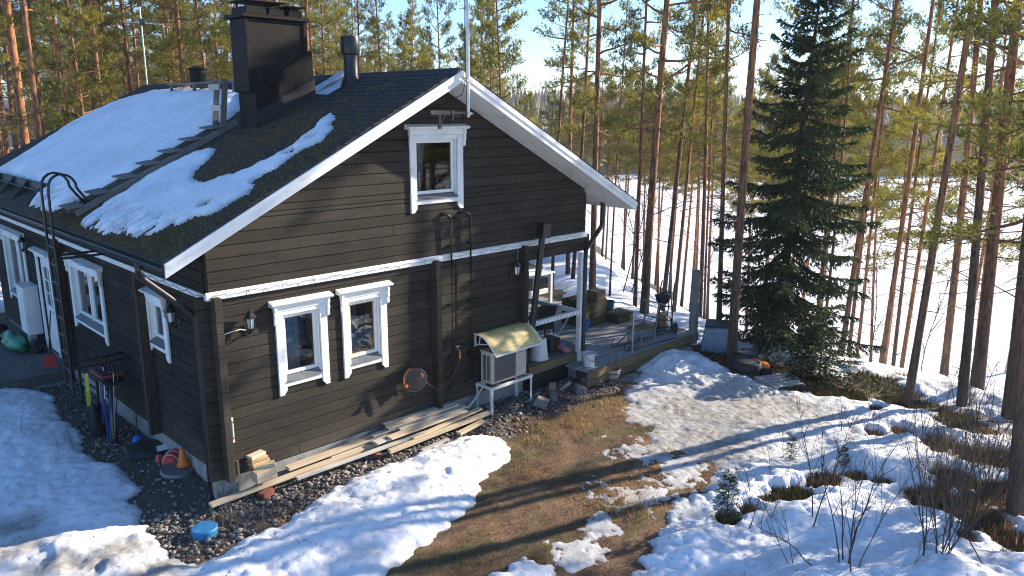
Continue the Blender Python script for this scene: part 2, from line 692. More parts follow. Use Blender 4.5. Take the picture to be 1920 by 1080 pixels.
def H(x, y):
    x = np.asarray(x, float); y = np.asarray(y, float)
    u = (x - crest_x(y)) * np.where(y < 3, 1.0, .81)
    z = .05 * (fbm(x * .5, y * .5, 3) - .5) * 2
    z = z - .16 * sstep(.5, -2.5, x) * sstep(6, 2, y)                      # lower in front of the left side
    z = z - .10 * sstep(9.5, 12.8, x)
    z = z + .25 * (fbm(x * .35, y * .35, 5) - .45) * sstep(-4.0, -7.5, y + .25 * (x - 5)) * sstep(2, 5, x)
    z = z + .02 * np.maximum(y - 13, 0) * sstep(0, -8, u)
    drop = np.maximum(u, 0)
    drop = np.where(drop < 2.5, .09 * drop * drop, .5625 + .62 * (drop - 2.5))
    z = z - drop
    z = np.maximum(z, LAKE_Z - .8)
    r = np.hypot(x + 4.4, y + 10.4)
    ang = np.arctan2(y + 10.4, x + 4.4)
    shore = 190 + 26 * np.sin(ang * 5.0 + .6) + 10 * np.sin(ang * 13)
    far = np.maximum(r - shore, 0)
    hill = np.minimum(far * .16, 5) + 9 * sstep(30, 320, far) * (0.6 + .8 * vnoise(ang * 6 + 3, r * .004, 9))
    z = np.where(far > 0, np.maximum(z, LAKE_Z - .8 + hill), z)
    return z


def at_ground(px, py, dz=0.0):     # where the line of sight through a pixel meets the terrain
    d = ray(px, py)
    t0 = 2.0
    for i in range(600):
        t1 = t0 + .1
        p = CAM + d * t1
        if p[2] < float(H(p[0], p[1])) + dz:
            break
        t0 = t1
    return CAM + d * t1


def poly_w(pix, z=0.0):
    return np.array([on(a, b, 'z', z)[:2] for a, b in pix])


def sdf(x, y, P):                  # signed distance, positive inside the polygon
    d2 = np.full(x.shape, 1e18)
    ins = np.zeros(x.shape, bool)
    n = len(P)
    for i in range(n):
        ax, ay = P[i]; bx, by = P[(i + 1) % n]
        ex, ey = bx - ax, by - ay
        wx, wy = x - ax, y - ay
        t = np.clip((wx * ex + wy * ey) / (ex * ex + ey * ey + 1e-12), 0, 1)
        d2 = np.minimum(d2, (wx - t * ex) ** 2 + (wy - t * ey) ** 2)
        c = ((ay > y) != (by > y)) & (x < ex * (y - ay) / (ey + 1e-12 * (ey == 0)) + ax)
        ins ^= c
    d = np.sqrt(d2)
    return np.where(ins, d, -d)


SN_LEFT = poly_w([(-160, 700), (-40, 715), (22, 722), (60, 735), (100, 742), (112, 780), (150, 810), (165, 850), (215, 868), (252, 898), (270, 912), (238, 930),
                  (262, 960), (280, 988), (300, 1012), (335, 1040), (370, 1047), (420, 1030), (460, 1005), (520, 985), (600, 930), (680, 890),
                  (760, 862), (820, 838), (862, 822), (900, 818), (938, 822), (957, 842), (955, 865), (930, 885), (905, 905), (893, 940), (850, 985),
                  (800, 1020), (745, 1060), (705, 1100), (560, 1300), (0, 1400), (-500, 1200)])
SN_BANK = poly_w([(1196, 692), (1215, 668), (1262, 652), (1310, 660), (1360, 688), (1412, 712), (1470, 740), (1440, 752), (1380, 748), (1300, 738), (1240, 722)])
SN_RIGHT = poly_w([(1170, 790), (1175, 750), (1195, 700), (1300, 690), (1480, 728), (1560, 725), (1650, 742), (1760, 768), (2300, 860), (2700, 1600), (1100, 1400),
                   (1200, 1060), (1215, 1010), (1262, 955), (1330, 905), (1345, 870), (1300, 835), (1240, 800)])
SN_BIT = poly_w([(925, 1078), (985, 1050), (1030, 1062), (1050, 1120), (910, 1130)])
SLUSH = [(1290, 775, 1.15), (1390, 770, 1.3), (1250, 830, .9), (1340, 835, .8), (1470, 765, .8)]        # dirty ice of the trodden path
CRUST = [(1235, 855, 1.0), (1190, 930, .9), (1280, 880, .8), (1130, 985, .45), (1075, 1040, .5), (1180, 850, .6)]   # melting crust over the grass
HOLES = [(1545, 905, .36), (1500, 925, .30), (1460, 935, .34), (1600, 893, .24), (1655, 905, .20), (1405, 960, .20), (1365, 972, .22),
         (1750, 930, .5), (1785, 900, .6), (1810, 950, .5), (1740, 1045, .22), (1815, 1005, .22), (1860, 985, .5), (1905, 1020, .5),
         (1640, 815, .28), (1690, 812, .34), (1760, 835, .5), (1850, 860, .7), (1890, 930, .8), (1820, 800, .5),
         (1640, 765, .25), (1580, 735, .5), (1500, 715, .75), (1545, 735, .45), (1690, 750, .5), (1610, 745, .3), (1790, 780, .5)]
HOLE_W = [(*on(a, b, 'z', 0)[:2], r * .85) for a, b, r in HOLES]
SLUSH_W = [(*on(a, b, 'z', 0)[:2], r) for a, b, r in SLUSH]
CRUST_W = [(*on(a, b, 'z', 0)[:2], r) for a, b, r in CRUST]


def snow_field(x, y):
    n1 = fbm(x * 1.3, y * 1.3, 11, 5) - .5
    n2 = fbm(x * 6, y * 6, 21, 4) - .5
    n3 = fbm(x * 2.4, y * 2.4, 31, 4) - .5

    def layer(P, T, w, jag):
        d = sdf(x, y, P) + jag * n2 + jag * .6 * n1
        return np.where(d > 0, T * (1 - np.exp(-np.maximum(d, 0) / w)), d * .6)
    t = layer(SN_LEFT, .17, .26, .17)
    lump = np.clip(n3 * .30, -.08, .12) * sstep(0, .2, t) * .55
    lump = lump * (.45 + .55 * sstep(-1.0, -.3, -y))
    t = t + lump
    br = layer(SN_BANK, .30, .45, .25)
    br = br + np.clip(n3, -.2, .3) * .4 * sstep(0, .3, br)
    n4 = fbm(x * 11, y * 11, 23, 3) - .5
    rr = layer(SN_RIGHT, .13, .55, .35) + .05 * n4 * sstep(5.8, 3.0, x + .5 * y) 
    mound = (fbm(x * 1.1, y * 1.1, 41, 4) - .42) * .34 + .07 * n3
    rr = np.where(rr > 0, rr + mound * sstep(0, .1, rr) * sstep(-3.6, -5.5, y + .22 * (x - 6)), rr)
    for cx, cy, r in SLUSH_W:
        w = np.exp(-((x - cx) ** 2 + (y - cy) ** 2) / (r * r))
        rr = rr * (1 - w) + w * (.026 + .022 * n2 + .03 * n3 + .018 * (fbm(x * 14, y * 14, 26, 3) - .5))
    cr = np.full(x.shape, -1.0)
    for cx, cy, r in CRUST_W:
        w = np.exp(-((x - cx) ** 2 + (y - cy) ** 2) / (r * r))
        cr = np.maximum(cr, .07 * (w - .55) + .045 * n2 + .05 * n3 + .05 * (fbm(x * 13, y * 13, 25, 3) - .5) - .012)
    rr = np.maximum(rr, np.minimum(cr, .016))
    for cx, cy, r in HOLE_W:
        q = np.sqrt(((x - cx) * .8) ** 2 + (y - cy) ** 2) + .5 * r * n2 + .55 * r * n1
        w = 1 - sstep(r * .35, r * 1.25, q)
        rr = rr * (1 - w) + w * (-.02 + .10 * n2)
    bit = layer(SN_BIT, .10, .1, .25)
    t = np.maximum(np.maximum(t, br), np.maximum(rr, bit))
    # beyond the yard: old forest snow, patchy under the trees
    far = sstep(11.5, 13.2, x - np.maximum(y - 3, 0) * .7)
    patch = .10 + .5 * (fbm(x * .8, y * .8, 51, 4) - .44)
    t = np.where(far > 0, t * (1 - far) + far * np.maximum(patch, -.08), t)
    west = sstep(-2.2, -3.5, x) * sstep(30, 20, y)
    t = np.maximum(t, west * .17 - (1 - west) * .5)
    back = sstep(13.5, 15, y)
    t = np.where(back > 0, np.maximum(t * (1 - back) - back * .1, back * (.5 * (fbm(x * .5, y * .5, 61, 4) - .5) - .01)), t)
    front = sstep(-10.5, -13, y)
    t = np.maximum(t, front * .17 - (1 - front) * .5)
    # never inside the house or under the decks
    inh = (x > -.02) & (x < 6.4) & (y > -.02) & (y < 12.9)
    t = np.where(inh, -.3, t)
    return t


def bare_mask(x, y):
    return snow_field(x, y) < 0.0


def axis_coords(segs):
    out = [segs[0][0]]
    for a, b, s in segs:
        n = max(1, int(round((b - a) / s)))
        out += list(np.linspace(a, b, n + 1)[1:])
    return np.array(out)


def grid_mesh(xs, ys):
    X, Y = np.meshgrid(xs, ys, indexing='ij')
    nx, ny = len(xs), len(ys)
    i = np.arange((nx - 1) * (ny - 1))
    a = (i // (ny - 1)) * ny + (i % (ny - 1))
    F = np.stack([a, a + ny, a + ny + 1, a + 1], 1)
    return X.ravel(), Y.ravel(), F


# ground: one sheet out to the hills
gx = axis_coords([(-320, -60, 40), (-60, -8, 4), (-8, -4, .25), (-4, 15, .085), (15, 40, .6), (40, 120, 6), (120, 640, 13)])
gy = axis_coords([(-320, -60, 40), (-60, -13, 4), (-13, -11, .25), (-11, 8, .085), (8, 30, .6), (30, 120, 6), (120, 640, 13)])
X, Y, F = grid_mesh(gx, gy)
Z = H(X, Y)
near = (X > -5) & (X < 16) & (Y > -12) & (Y < 9)
Z = Z + np.where(near, .05 * (fbm(X * 5, Y * 5, 71, 3) - .5), 0)
dwall = np.maximum(np.maximum(-.25 - Y, 0), np.maximum(np.maximum(X - 7.0, 0), np.maximum(-X - .2, 0) * .8))
gravel = sstep(1.35, .75, dwall + .5 * (fbm(X * 2, Y * 2, 81, 4) - .5)) * (Y < 8.5) * (X > -2.2)
gravel = np.maximum(gravel, .0)
heath = np.maximum(sstep(11.4, 12.2, X), sstep(-5.2, -6.2, Y + .2 * (X - 6)) * sstep(4.5, 6.5, X))
heath = np.where(X > 60, 1.0, heath)
tag(np_mesh('ground', np.stack([X, Y, Z], 1), F, M['ground'], None, {'gravel': gravel, 'heath': heath}, True), 'brown thawed yard ground sloping down to the frozen lake', kind='structure')

# snow: a second sheet that dips under the ground where it has melted
sx = axis_coords([(-60, -14, 4), (-14, -5, .3), (-5, 13.5, .036), (13.5, 40, .5), (40, 80, 4)])
sy = axis_coords([(-80, -14, 4), (-14, -10.5, .3), (-10.5, 8.5, .036), (8.5, 40, .5), (40, 90, 5)])
X, Y, F = grid_mesh(sx, sy)
T = snow_field(X, Y)
fine = (X > -5) & (X < 13.5) & (Y > -10.5) & (Y < 8.5)
T2 = T + np.where(T > 0, (.045 * (fbm(X * 3.2, Y * 3.2, 91, 4) - .5) + .045 * (fbm(X * 7, Y * 7, 93, 4) - .5) + .016 * (fbm(X * 19, Y * 19, 95, 2) - .5)) * sstep(0, .06, T), 0)
Z = H(X, Y) + T2
keep = (T[F] > -.045).any(1)
F = F[keep]
dirt = np.zeros(len(X))
for cx, cy, r in SLUSH_W:
    dirt = np.maximum(dirt, np.exp(-((X - cx) ** 2 + (Y - cy) ** 2) / (1.2 * r * r)) * 1.0)
sl = [on(a, b, 'z', 0)[:2] for a, b in ((30, 1030), (110, 1060), (200, 1050), (300, 1065), (230, 1030), (30, 985))]
for cx, cy in sl:
    dirt = np.maximum(dirt, .85 * np.exp(-((X - cx) ** 2 + ((Y - cy) * 1.3) ** 2) / .16))
for cx, cy, r in CRUST_W:
    dirt = np.maximum(dirt, .45 * np.exp(-((X - cx) ** 2 + (Y - cy) ** 2) / (r * r)))
dirt = np.clip(dirt * (.55 + 1.1 * fbm(X * 3, Y * 3, 101, 4)), 0, 1)
dirt = np.maximum(dirt, .7 * sstep(.06, -.01, T) * (.4 + .9 * fbm(X * 4, Y * 4, 103, 3)))
dirt = np.maximum(dirt, .09 * sstep(.5, .7, fbm(X * .9, Y * .9, 105, 4)))
used = np.unique(F)
remap = np.zeros(len(X), np.int64)
remap[used] = np.arange(len(used))
tag(np_mesh('snow_cover', np.stack([X, Y, Z], 1)[used], remap[F], M['snow'], None, {'dirt': dirt[used]}, True), 'melting spring snow lying over the yard and the slope', kind='structure')

# frozen lake
X, Y, F = grid_mesh(np.linspace(5, 420, 84), np.linspace(-315, 330, 100))
Z = np.full(len(X), LAKE_Z) + .05 * (fbm(X * .07, Y * .07, 5) - .5)
tag(np_mesh('frozen_lake', np.stack([X, Y, Z], 1), F, M['snow_lake'], None, None, True), 'wide frozen lake under white snow', kind='structure')

# ------------------------------------------------------------------ the house
HW, HL = 8.28, 12.95              # width of the gable, length
ZB, ZR, RS = 3.1, 6.355, .50756   # belt height, ridge height, roof slope
EV, OV = .83, .72                 # eave and verge overhang
Z0, LH = .30, .175                # first log, log height
TK, PR = .11, .17                 # log thickness, crossing logs stand out this far


def roof_z(x):
    return ZR - RS * abs(x - HW / 2)


house = thing('log_house', 'dark brown log house with white trim and a snowy roof', 'house', (0, 0, 0))


def wall_logs(x0, x1, openings, z0, n, face, axis, mat, prefix='log', top=None, seams=(), start=0):
    """courses of square logs with eased edges; openings are (a0, a1, z0, z1) rectangles left out"""
    for k in range(n):
        a, b = z0 + k * LH, z0 + (k + 1) * LH - .001
        spans = [(x0, x1, a, b)]
        for (o0, o1, oz0, oz1) in openings:
            nxt = []
            for (s0, s1, q0, q1) in spans:
                if o1 <= s0 or o0 >= s1 or oz1 <= q0 + .004 or oz0 >= q1 - .004:
                    nxt.append((s0, s1, q0, q1)); continue
                if o0 > s0: nxt.append((s0, o0, q0, q1))
                if o1 < s1: nxt.append((o1, s1, q0, q1))
                m0, m1 = max(s0, o0), min(s1, o1)
                if oz0 > q0 + .012: nxt.append((m0, m1, q0, oz0))
                if oz1 < q1 - .012: nxt.append((m0, m1, oz1, q1))
            spans = nxt
        for (s0, s1, q0, q1) in spans:
            cuts = [s0] + [c for c in ([rnd.uniform(s0 + .6, s1 - .6)] if s1 - s0 > 2.2 and rnd.random() < .45 else [])] + [s1]
            for c0, c1 in zip(cuts[:-1], cuts[1:]):
                log_piece(c0, c1 - (.002 if c1 != s1 else 0), q0, q1, face, axis, mat, prefix)


def log_piece(c0, c1, q0, q1, face, axis, mat, prefix, c0t=None, c1t=None):
    e = .0085
    j = rnd.uniform(-.0025, .0025)
    c0t = c0 if c0t is None else c0t
    c1t = c1 if c1t is None else c1t
    d = TK
    pr = [(e + .004, q0), (e + .004, q0 + .004), (0, q0 + e + .006), (0, q1 - e), (e, q1 - .002), (d, q1 - .002), (d, q0)]
    vs = []
    for end in (0, 1):
        for (dep, z) in pr:
            t = (z - q0) / max(q1 - q0, 1e-6)
            c = (c0 + (c0t - c0) * t) if end == 0 else (c1 + (c1t - c1) * t)
            p = (c, face + dep + j, z) if axis == 'x' else (face + dep + j, c, z)
            vs.append(p)
    n = len(pr)
    fs = [tuple(range(n)), tuple(range(2 * n - 1, n - 1, -1))] + [(i, i + n, (i + 1) % n + n, (i + 1) % n) for i in range(n)]
    b = MB().add(vs, fs)
    return b.build(prefix, mat, house)


# openings: (a0, a1, z0, z1)
W1 = (1.10, 1.73, 1.60, 2.64)
W2 = (2.27, 2.89, 1.60, 2.64)
WU = (3.71, 4.63, 4.22, 5.22)
LW1 = (1.72, 2.34, 1.98, 2.64)
LW2 = (4.69, 6.38, 1.60, 2.64)
LD = (7.98, 8.86, .34, 2.46)
LW3 = (10.02, 11.72, 1.25, 2.64)
NX3 = 6.26
# lower gable wall
wall_logs(-PR, NX3 + TK + .15, [W1, W2], Z0, 14, 0.0, 'x', M['log_x_lit'])
wall_logs(-PR, HW + .16, [], Z0 + 14 * LH, 2, 0.0, 'x', M['log_x_lit'])      # the two top logs carry on over the porch
# upper gable, clipped by the roof
for k in range(19):
    q0 = ZB + k * LH
    q1 = q0 + LH - .001
    lim = lambda z: max(0.0, (z - (ZR - .20 - RS * (HW / 2))) / RS)      # roof underside cuts the course
    a0, a1 = max(-.02, lim(q0)), max(-.02, lim(q1))
    if a0 > HW / 2 - .12:
        break
    b0, b1 = HW - a0, HW - a1
    if a1 > HW / 2 - .02:
        a1 = b1 = HW / 2
    if q1 > WU[2] + .004 and q0 < WU[3] - .004:
        lo, hi = max(q0, WU[2]), min(q1, WU[3])
        if lo > q0 + .012:
            log_piece(a0, b0, q0, lo, -.02, 'x', M['log_x_lit'], 'log', a0 + (a1 - a0) * (lo - q0) / LH, b0 + (b1 - b0) * (lo - q0) / LH)
        if hi < q1 - .012:
            f = (hi - q0) / LH
            log_piece(a0 + (a1 - a0) * f, b0 + (b1 - b0) * f, hi, q1, -.02, 'x', M['log_x_lit'], 'log', a1, b1)
        f0, f1 = (lo - q0) / LH, (hi - q0) / LH
        log_piece(a0 + (a1 - a0) * f0, WU[0], lo, hi, -.02, 'x', M['log_x_lit'], 'log', a0 + (a1 - a0) * f1, WU[0])
        log_piece(WU[1], b0 + (b1 - b0) * f0, lo, hi, -.02, 'x', M['log_x_lit'], 'log', WU[1], b0 + (b1 - b0) * f1)
    else:
        cut = rnd.uniform(2.0, HW - 2)
        if k < 6 and rnd.random() < .7:
            log_piece(a0, cut - .002, q0, q1, -.02, 'x', M['log_x_lit'], 'log', a1, cut - .002)
            log_piece(cut, b0, q0, q1, -.02, 'x', M['log_x_lit'], 'log', cut, b1)
        else:
            log_piece(a0, b0, q0, q1, -.02, 'x', M['log_x_lit'], 'log', a1, b1)
# left long wall
wall_logs(TK + .001, HL - .13, [LW1, LW2, LD, LW3], Z0, 16, 0.0, 'y', M['log_y_shade'])
wall_logs(.093, HL - .13, [], ZB, 4, -.02, 'y', M['log_y_shade'])
# crossing logs of the inner walls: a stack of log ends standing out from the face
for k in range(16):
    a, b = Z0 + k * LH + .001, Z0 + (k + 1) * LH - .002
    for x in (4.007, 6.26):
        MB().box((x, -PR - rnd.uniform(0, .012), a), (x + TK, -.004, b)).build('log_end', M['log_end'], house, bevel=.006)
    for y in (2.36, 6.90):
        MB().box((-PR - rnd.uniform(0, .012), y, a), (-.004, y + TK, b)).build('log_end', M['log_end'], house, bevel=.006)
    MB().box((0.0005, -PR - rnd.uniform(0, .012), a), (TK, -.004, b)).build('log_end', M['log_end'], house, bevel=.006)
# foundation
fnd = MB().box((.0, .03, -1.2), (6.45, .35, Z0 - .004)).box((.03, .352, -1.2), (.35, 12.8, Z0 - .004)).box((-.12, .04, -1.2), (-.002, .30, Z0 - .005))
fnd.build('foundation', M['concrete'], house, bevel=.01)
# dark inside so nothing shines through, and the far walls
MB().box((.125, .125, .3), (6.3, 12.7, 3.7)).build('inner_core', M['black_matte'], house)
wl = MB().prism([(.14, .105, 3.12), (HW - .06, .105, 3.12), (HW - .06, .105, 4.0), (HW / 2, .105, 6.05), (.14, .105, 4.0)], (0, .02, 0))
wl.build('inner_gable', M['black_matte'], house)
MB().box((6.31, .126, .3), (6.42, 12.7, 3.1)).build('porch_wall', M['log_y_shade'], house)
MB().prism([(.0, HL - .12, .2), (HW, HL - .12, .2), (HW, HL - .12, 4.05), (HW / 2, HL - .12, 6.1), (.0, HL - .12, 4.05)], (0, .1, 0)).build('rear_gable', M['log_x_lit'], house)

# belt board round the house
MB().box((-.055, -.062, 3.055), (HW + .02, -.022, 3.145)).prism([(-.055, -.062, 3.1455), (-.055, -.022, 3.1455), (-.055, -.022, 3.172)], (HW + .075, 0, 0)).build('belt_board', M['white'], house, bevel=.004)
MB().box((-.062, -.021, 3.057), (-.0225, 2.30, 3.143)).build('belt_board', M['white'], house, bevel=.004)
MB().box((-.062, 2.52, 3.057), (-.0225, 12.6, 3.143)).build('belt_board', M['white'], house, bevel=.004)

# ---- roof
RT_ = .055                         # deck thickness under the shingles


def slope_slab(side):
    s = 1 if side > 0 else -1
    xr, xe = HW / 2, HW / 2 + s * (HW / 2 + EV)
    ze = roof_z(xe)
    p = [(xr, -OV, ZR - .03), (xe, -OV, ze - .03), (xe, -OV, ze - .03 - RT_), (xr, -OV, ZR - .03 - RT_)]
    return MB().prism(p, (0, HL + OV, 0))


roofL = slope_slab(-1).build('roof', M['black_matte'], house)
roofR = slope_slab(1).build('roof', M['black_matte'], house)
# shingles on the near (left) slope, tab by tab; the nearest 300 on their own
CRS, TAB = .145, .333
ang = math.atan(RS)
nc = int((HW / 2 + EV) / math.cos(ang) / CRS) + 1
tabs = []
for r in range(nc):
    s0 = r * CRS                                       # distance up from the eave
    off = (r % 2) * TAB / 2
    y = -OV - off
    while y < HL:
        y0, y1 = max(y, -OV - .015), min(y + TAB - .012, HL)
        if y1 - y0 > .03:
            tabs.append((s0, y0, y1))
        y += TAB
sh_v0 = []


def tab_verts(s0, y0, y1, side=-1):
    c, sn = math.cos(ang), math.sin(ang)
    xe = -EV if side < 0 else HW + EV
    ze = roof_z(-EV)
    L = (HW / 2 + EV) / c
    s1 = min(s0 + CRS + .02, L)
    j = rnd.uniform(0, .004)
    cut = rnd.uniform(.0, .02)
    vs = []
    for (s, lift) in ((s0 - .01, .016 + j), (s1, .004)):
        for yy in (y0, y1):
            for dz in (-.026, 0):
                x = xe - side * (c * s) + (side * sn * (lift + dz))
                z = ze + sn * s + c * (lift + dz) - .008
                vs.append((x, yy, z))
    return vs


TABF = [(0, 1, 3, 2), (4, 6, 7, 5), (0, 4, 5, 1), (2, 3, 7, 6), (1, 5, 7, 3), (0, 2, 6, 4)]
tabs.sort(key=lambda t: (-EV + t[0] * math.cos(ang) + 4.4) ** 2 + (t[1] + 10.4) ** 2)
rest = MB()
for i, t in enumerate(tabs):
    if i < 300:
        MB().add(tab_verts(*t), TABF).build('shingle', M['shingle'], roofL)
    else:
        rest.add(tab_verts(*t), TABF)
tag(rest.build('shingle_field', M['shingle'], roofL), kind='stuff')
rest = MB()
for r in range(nc):
    for k in range(int((HL + OV) / 1.0)):
        rest.add(tab_verts(r * CRS, -OV - .015 + k * 1.0, -OV + k * 1.0 + .99, 1), TABF)
tag(rest.build('shingle_field', M['shingle'], roofR), kind='stuff')
MB().prism([(HW / 2 - .16, -OV - .02, ZR - .078), (HW / 2, -OV - .02, ZR + .012), (HW / 2 + .16, -OV - .02, ZR - .078), (HW / 2, -OV - .02, ZR - .03)], (0, HL + OV + .02, 0)).build('ridge_cap', M['shingle'], house)
# verge boards, soffit boards and eave boards, white
for s in (-1, 1):
    xe = HW / 2 + s * (HW / 2 + EV)
    ze = roof_z(xe)
    q = MB().prism([(HW / 2, -OV - .028, ZR - .035), (xe, -OV - .028, ze - .035), (xe, -OV - .028, ze - .225), (HW / 2, -OV - .028, ZR - .225)], (0, .026, 0))
    q.build('verge_board', M['white'], house, bevel=.004)
    q = MB().prism([(HW / 2 + s * .02, -OV - .046, ZR - .045), (xe, -OV - .046, ze - .035), (xe, -OV - .046, ze - .125), (HW / 2 + s * .02, -OV - .046, ZR - .135)], (0, .017, 0))
    q.build('verge_trim', M['white'], house, bevel=.003)
    MB().box((xe - .012 * s, -OV, ze - .20), (xe + .012 * s, HL, ze - .06)).build('eave_board', M['white'] if s > 0 else M['log_y_shade'], house)
    sb = MB()                      # soffit of the verge: narrow boards along the slope
    nb = 7
    for k in range(nb):
        y0 = -OV + .002 + k * (OV - .03) / nb
        y1 = y0 + (OV - .03) / nb - .006
        x0_, x1_ = HW / 2, HW / 2 + s * (HW / 2 + .0)
        sb.prism([(x0_, y0, ZR - .205), (x1_, y0, roof_z(x1_) - .205), (x1_, y0, roof_z(x1_) - .19), (x0_, y0, ZR - .19)], (0, y1 - y0, 0))
    tag(sb.build('soffit_boards', M['white'], house), kind='stuff')
    sb = MB()
    nb = 8
    for k in range(nb):            # soffit of the eave: boards along the eave
        xa = HW / 2 + s * (HW / 2 + .002 + k * (EV - .02) / nb)
        xb = HW / 2 + s * (HW / 2 + (k + 1) * (EV - .02) / nb - .007)
        sb.prism([(xa, -OV, roof_z(xa) - .205), (xb, -OV, roof_z(xb) - .205), (xb, -OV, roof_z(xb) - .19), (xa, -OV, roof_z(xa) - .19)], (0, HL + OV, 0))
    tag(sb.build('soffit_boards', M['white'] if s > 0 else M['log_y_shade'], house), kind='stuff')
# black gutters
for s, x in ((-1, -EV - .055), (1, HW + EV + .055)):
    g = MB()
    prof = [(.06 * math.cos(t), .06 * math.sin(t)) for t in np.linspace(math.pi, 2 * math.pi, 9)]
    zc = roof_z(-EV) - .075
    outer = [(x + a, zc + b) for a, b in prof]
    inner = [(x + a * .9, zc + b * .9) for a, b in reversed(prof)]
    g.prism([(a, -OV - .01, b) for a, b in outer + inner], (0, HL + OV - .1, 0))
    g.prism([(a, -OV - .012, b) for a, b in outer], (0, .004, 0))
    g.build('gutter', M['black'], house, smooth=True)
zc = roof_z(-EV) - .075
# downpipes
dp = MB().tube([(-EV - .055, .02, zc - .04), (-EV - .05, .02, zc - .16)], .05, 12)
for k in range(7):                 # corrugated elbow
    t = k / 6 * 1.15
    dp.torus((-EV - .05 + .09 * (1 - math.cos(t)), .02 + .05 * math.sin(t), zc - .16 - .12 * math.sin(t)), .046, .010, 'z', 12, 6, Ry(-t * .8))
dp.tube([(-EV - .02, .06, zc - .26), (-.28, .20, 2.96), (-.12, .20, 2.80), (-.115, .20, 2.6), (-.115, .20, .05)], .048, 12)
dp.tube([(-.115, .20, .05), (-.19, .12, -.05)], .05, 12)
for z in (2.55, 1.5, .6):
    dp.torus((-.115, .20, z), .05, .008, 'z', 14, 6)
dp.build('downpipe', M['black'], house, smooth=True)
xr, zr_ = HW + EV + .055, zc
dp = MB().tube([(8.90, .02, zr_ - .02), (8.90, .02, 3.36), (8.86, 0.0, 3.22), (8.10, -.20, 2.82), (8.035, -.24, 2.70), (8.03, -.24, .62), (8.10, -.34, .50), (8.22, -.42, .46)], .05, 12)
for z in (2.6, 1.6, .8):
    dp.torus((8.03, -.24, z), .052, .008, 'z', 14, 6)
dp.build('downpipe', M['black'], house, smooth=True)
MB().lathe([(.03, 0), (.055, .0), (.055, .08), (.03, .08)], (8.21, -.42, .46), 14, 'x', None).build('pipe_end', M['galv'], house, smooth=True)


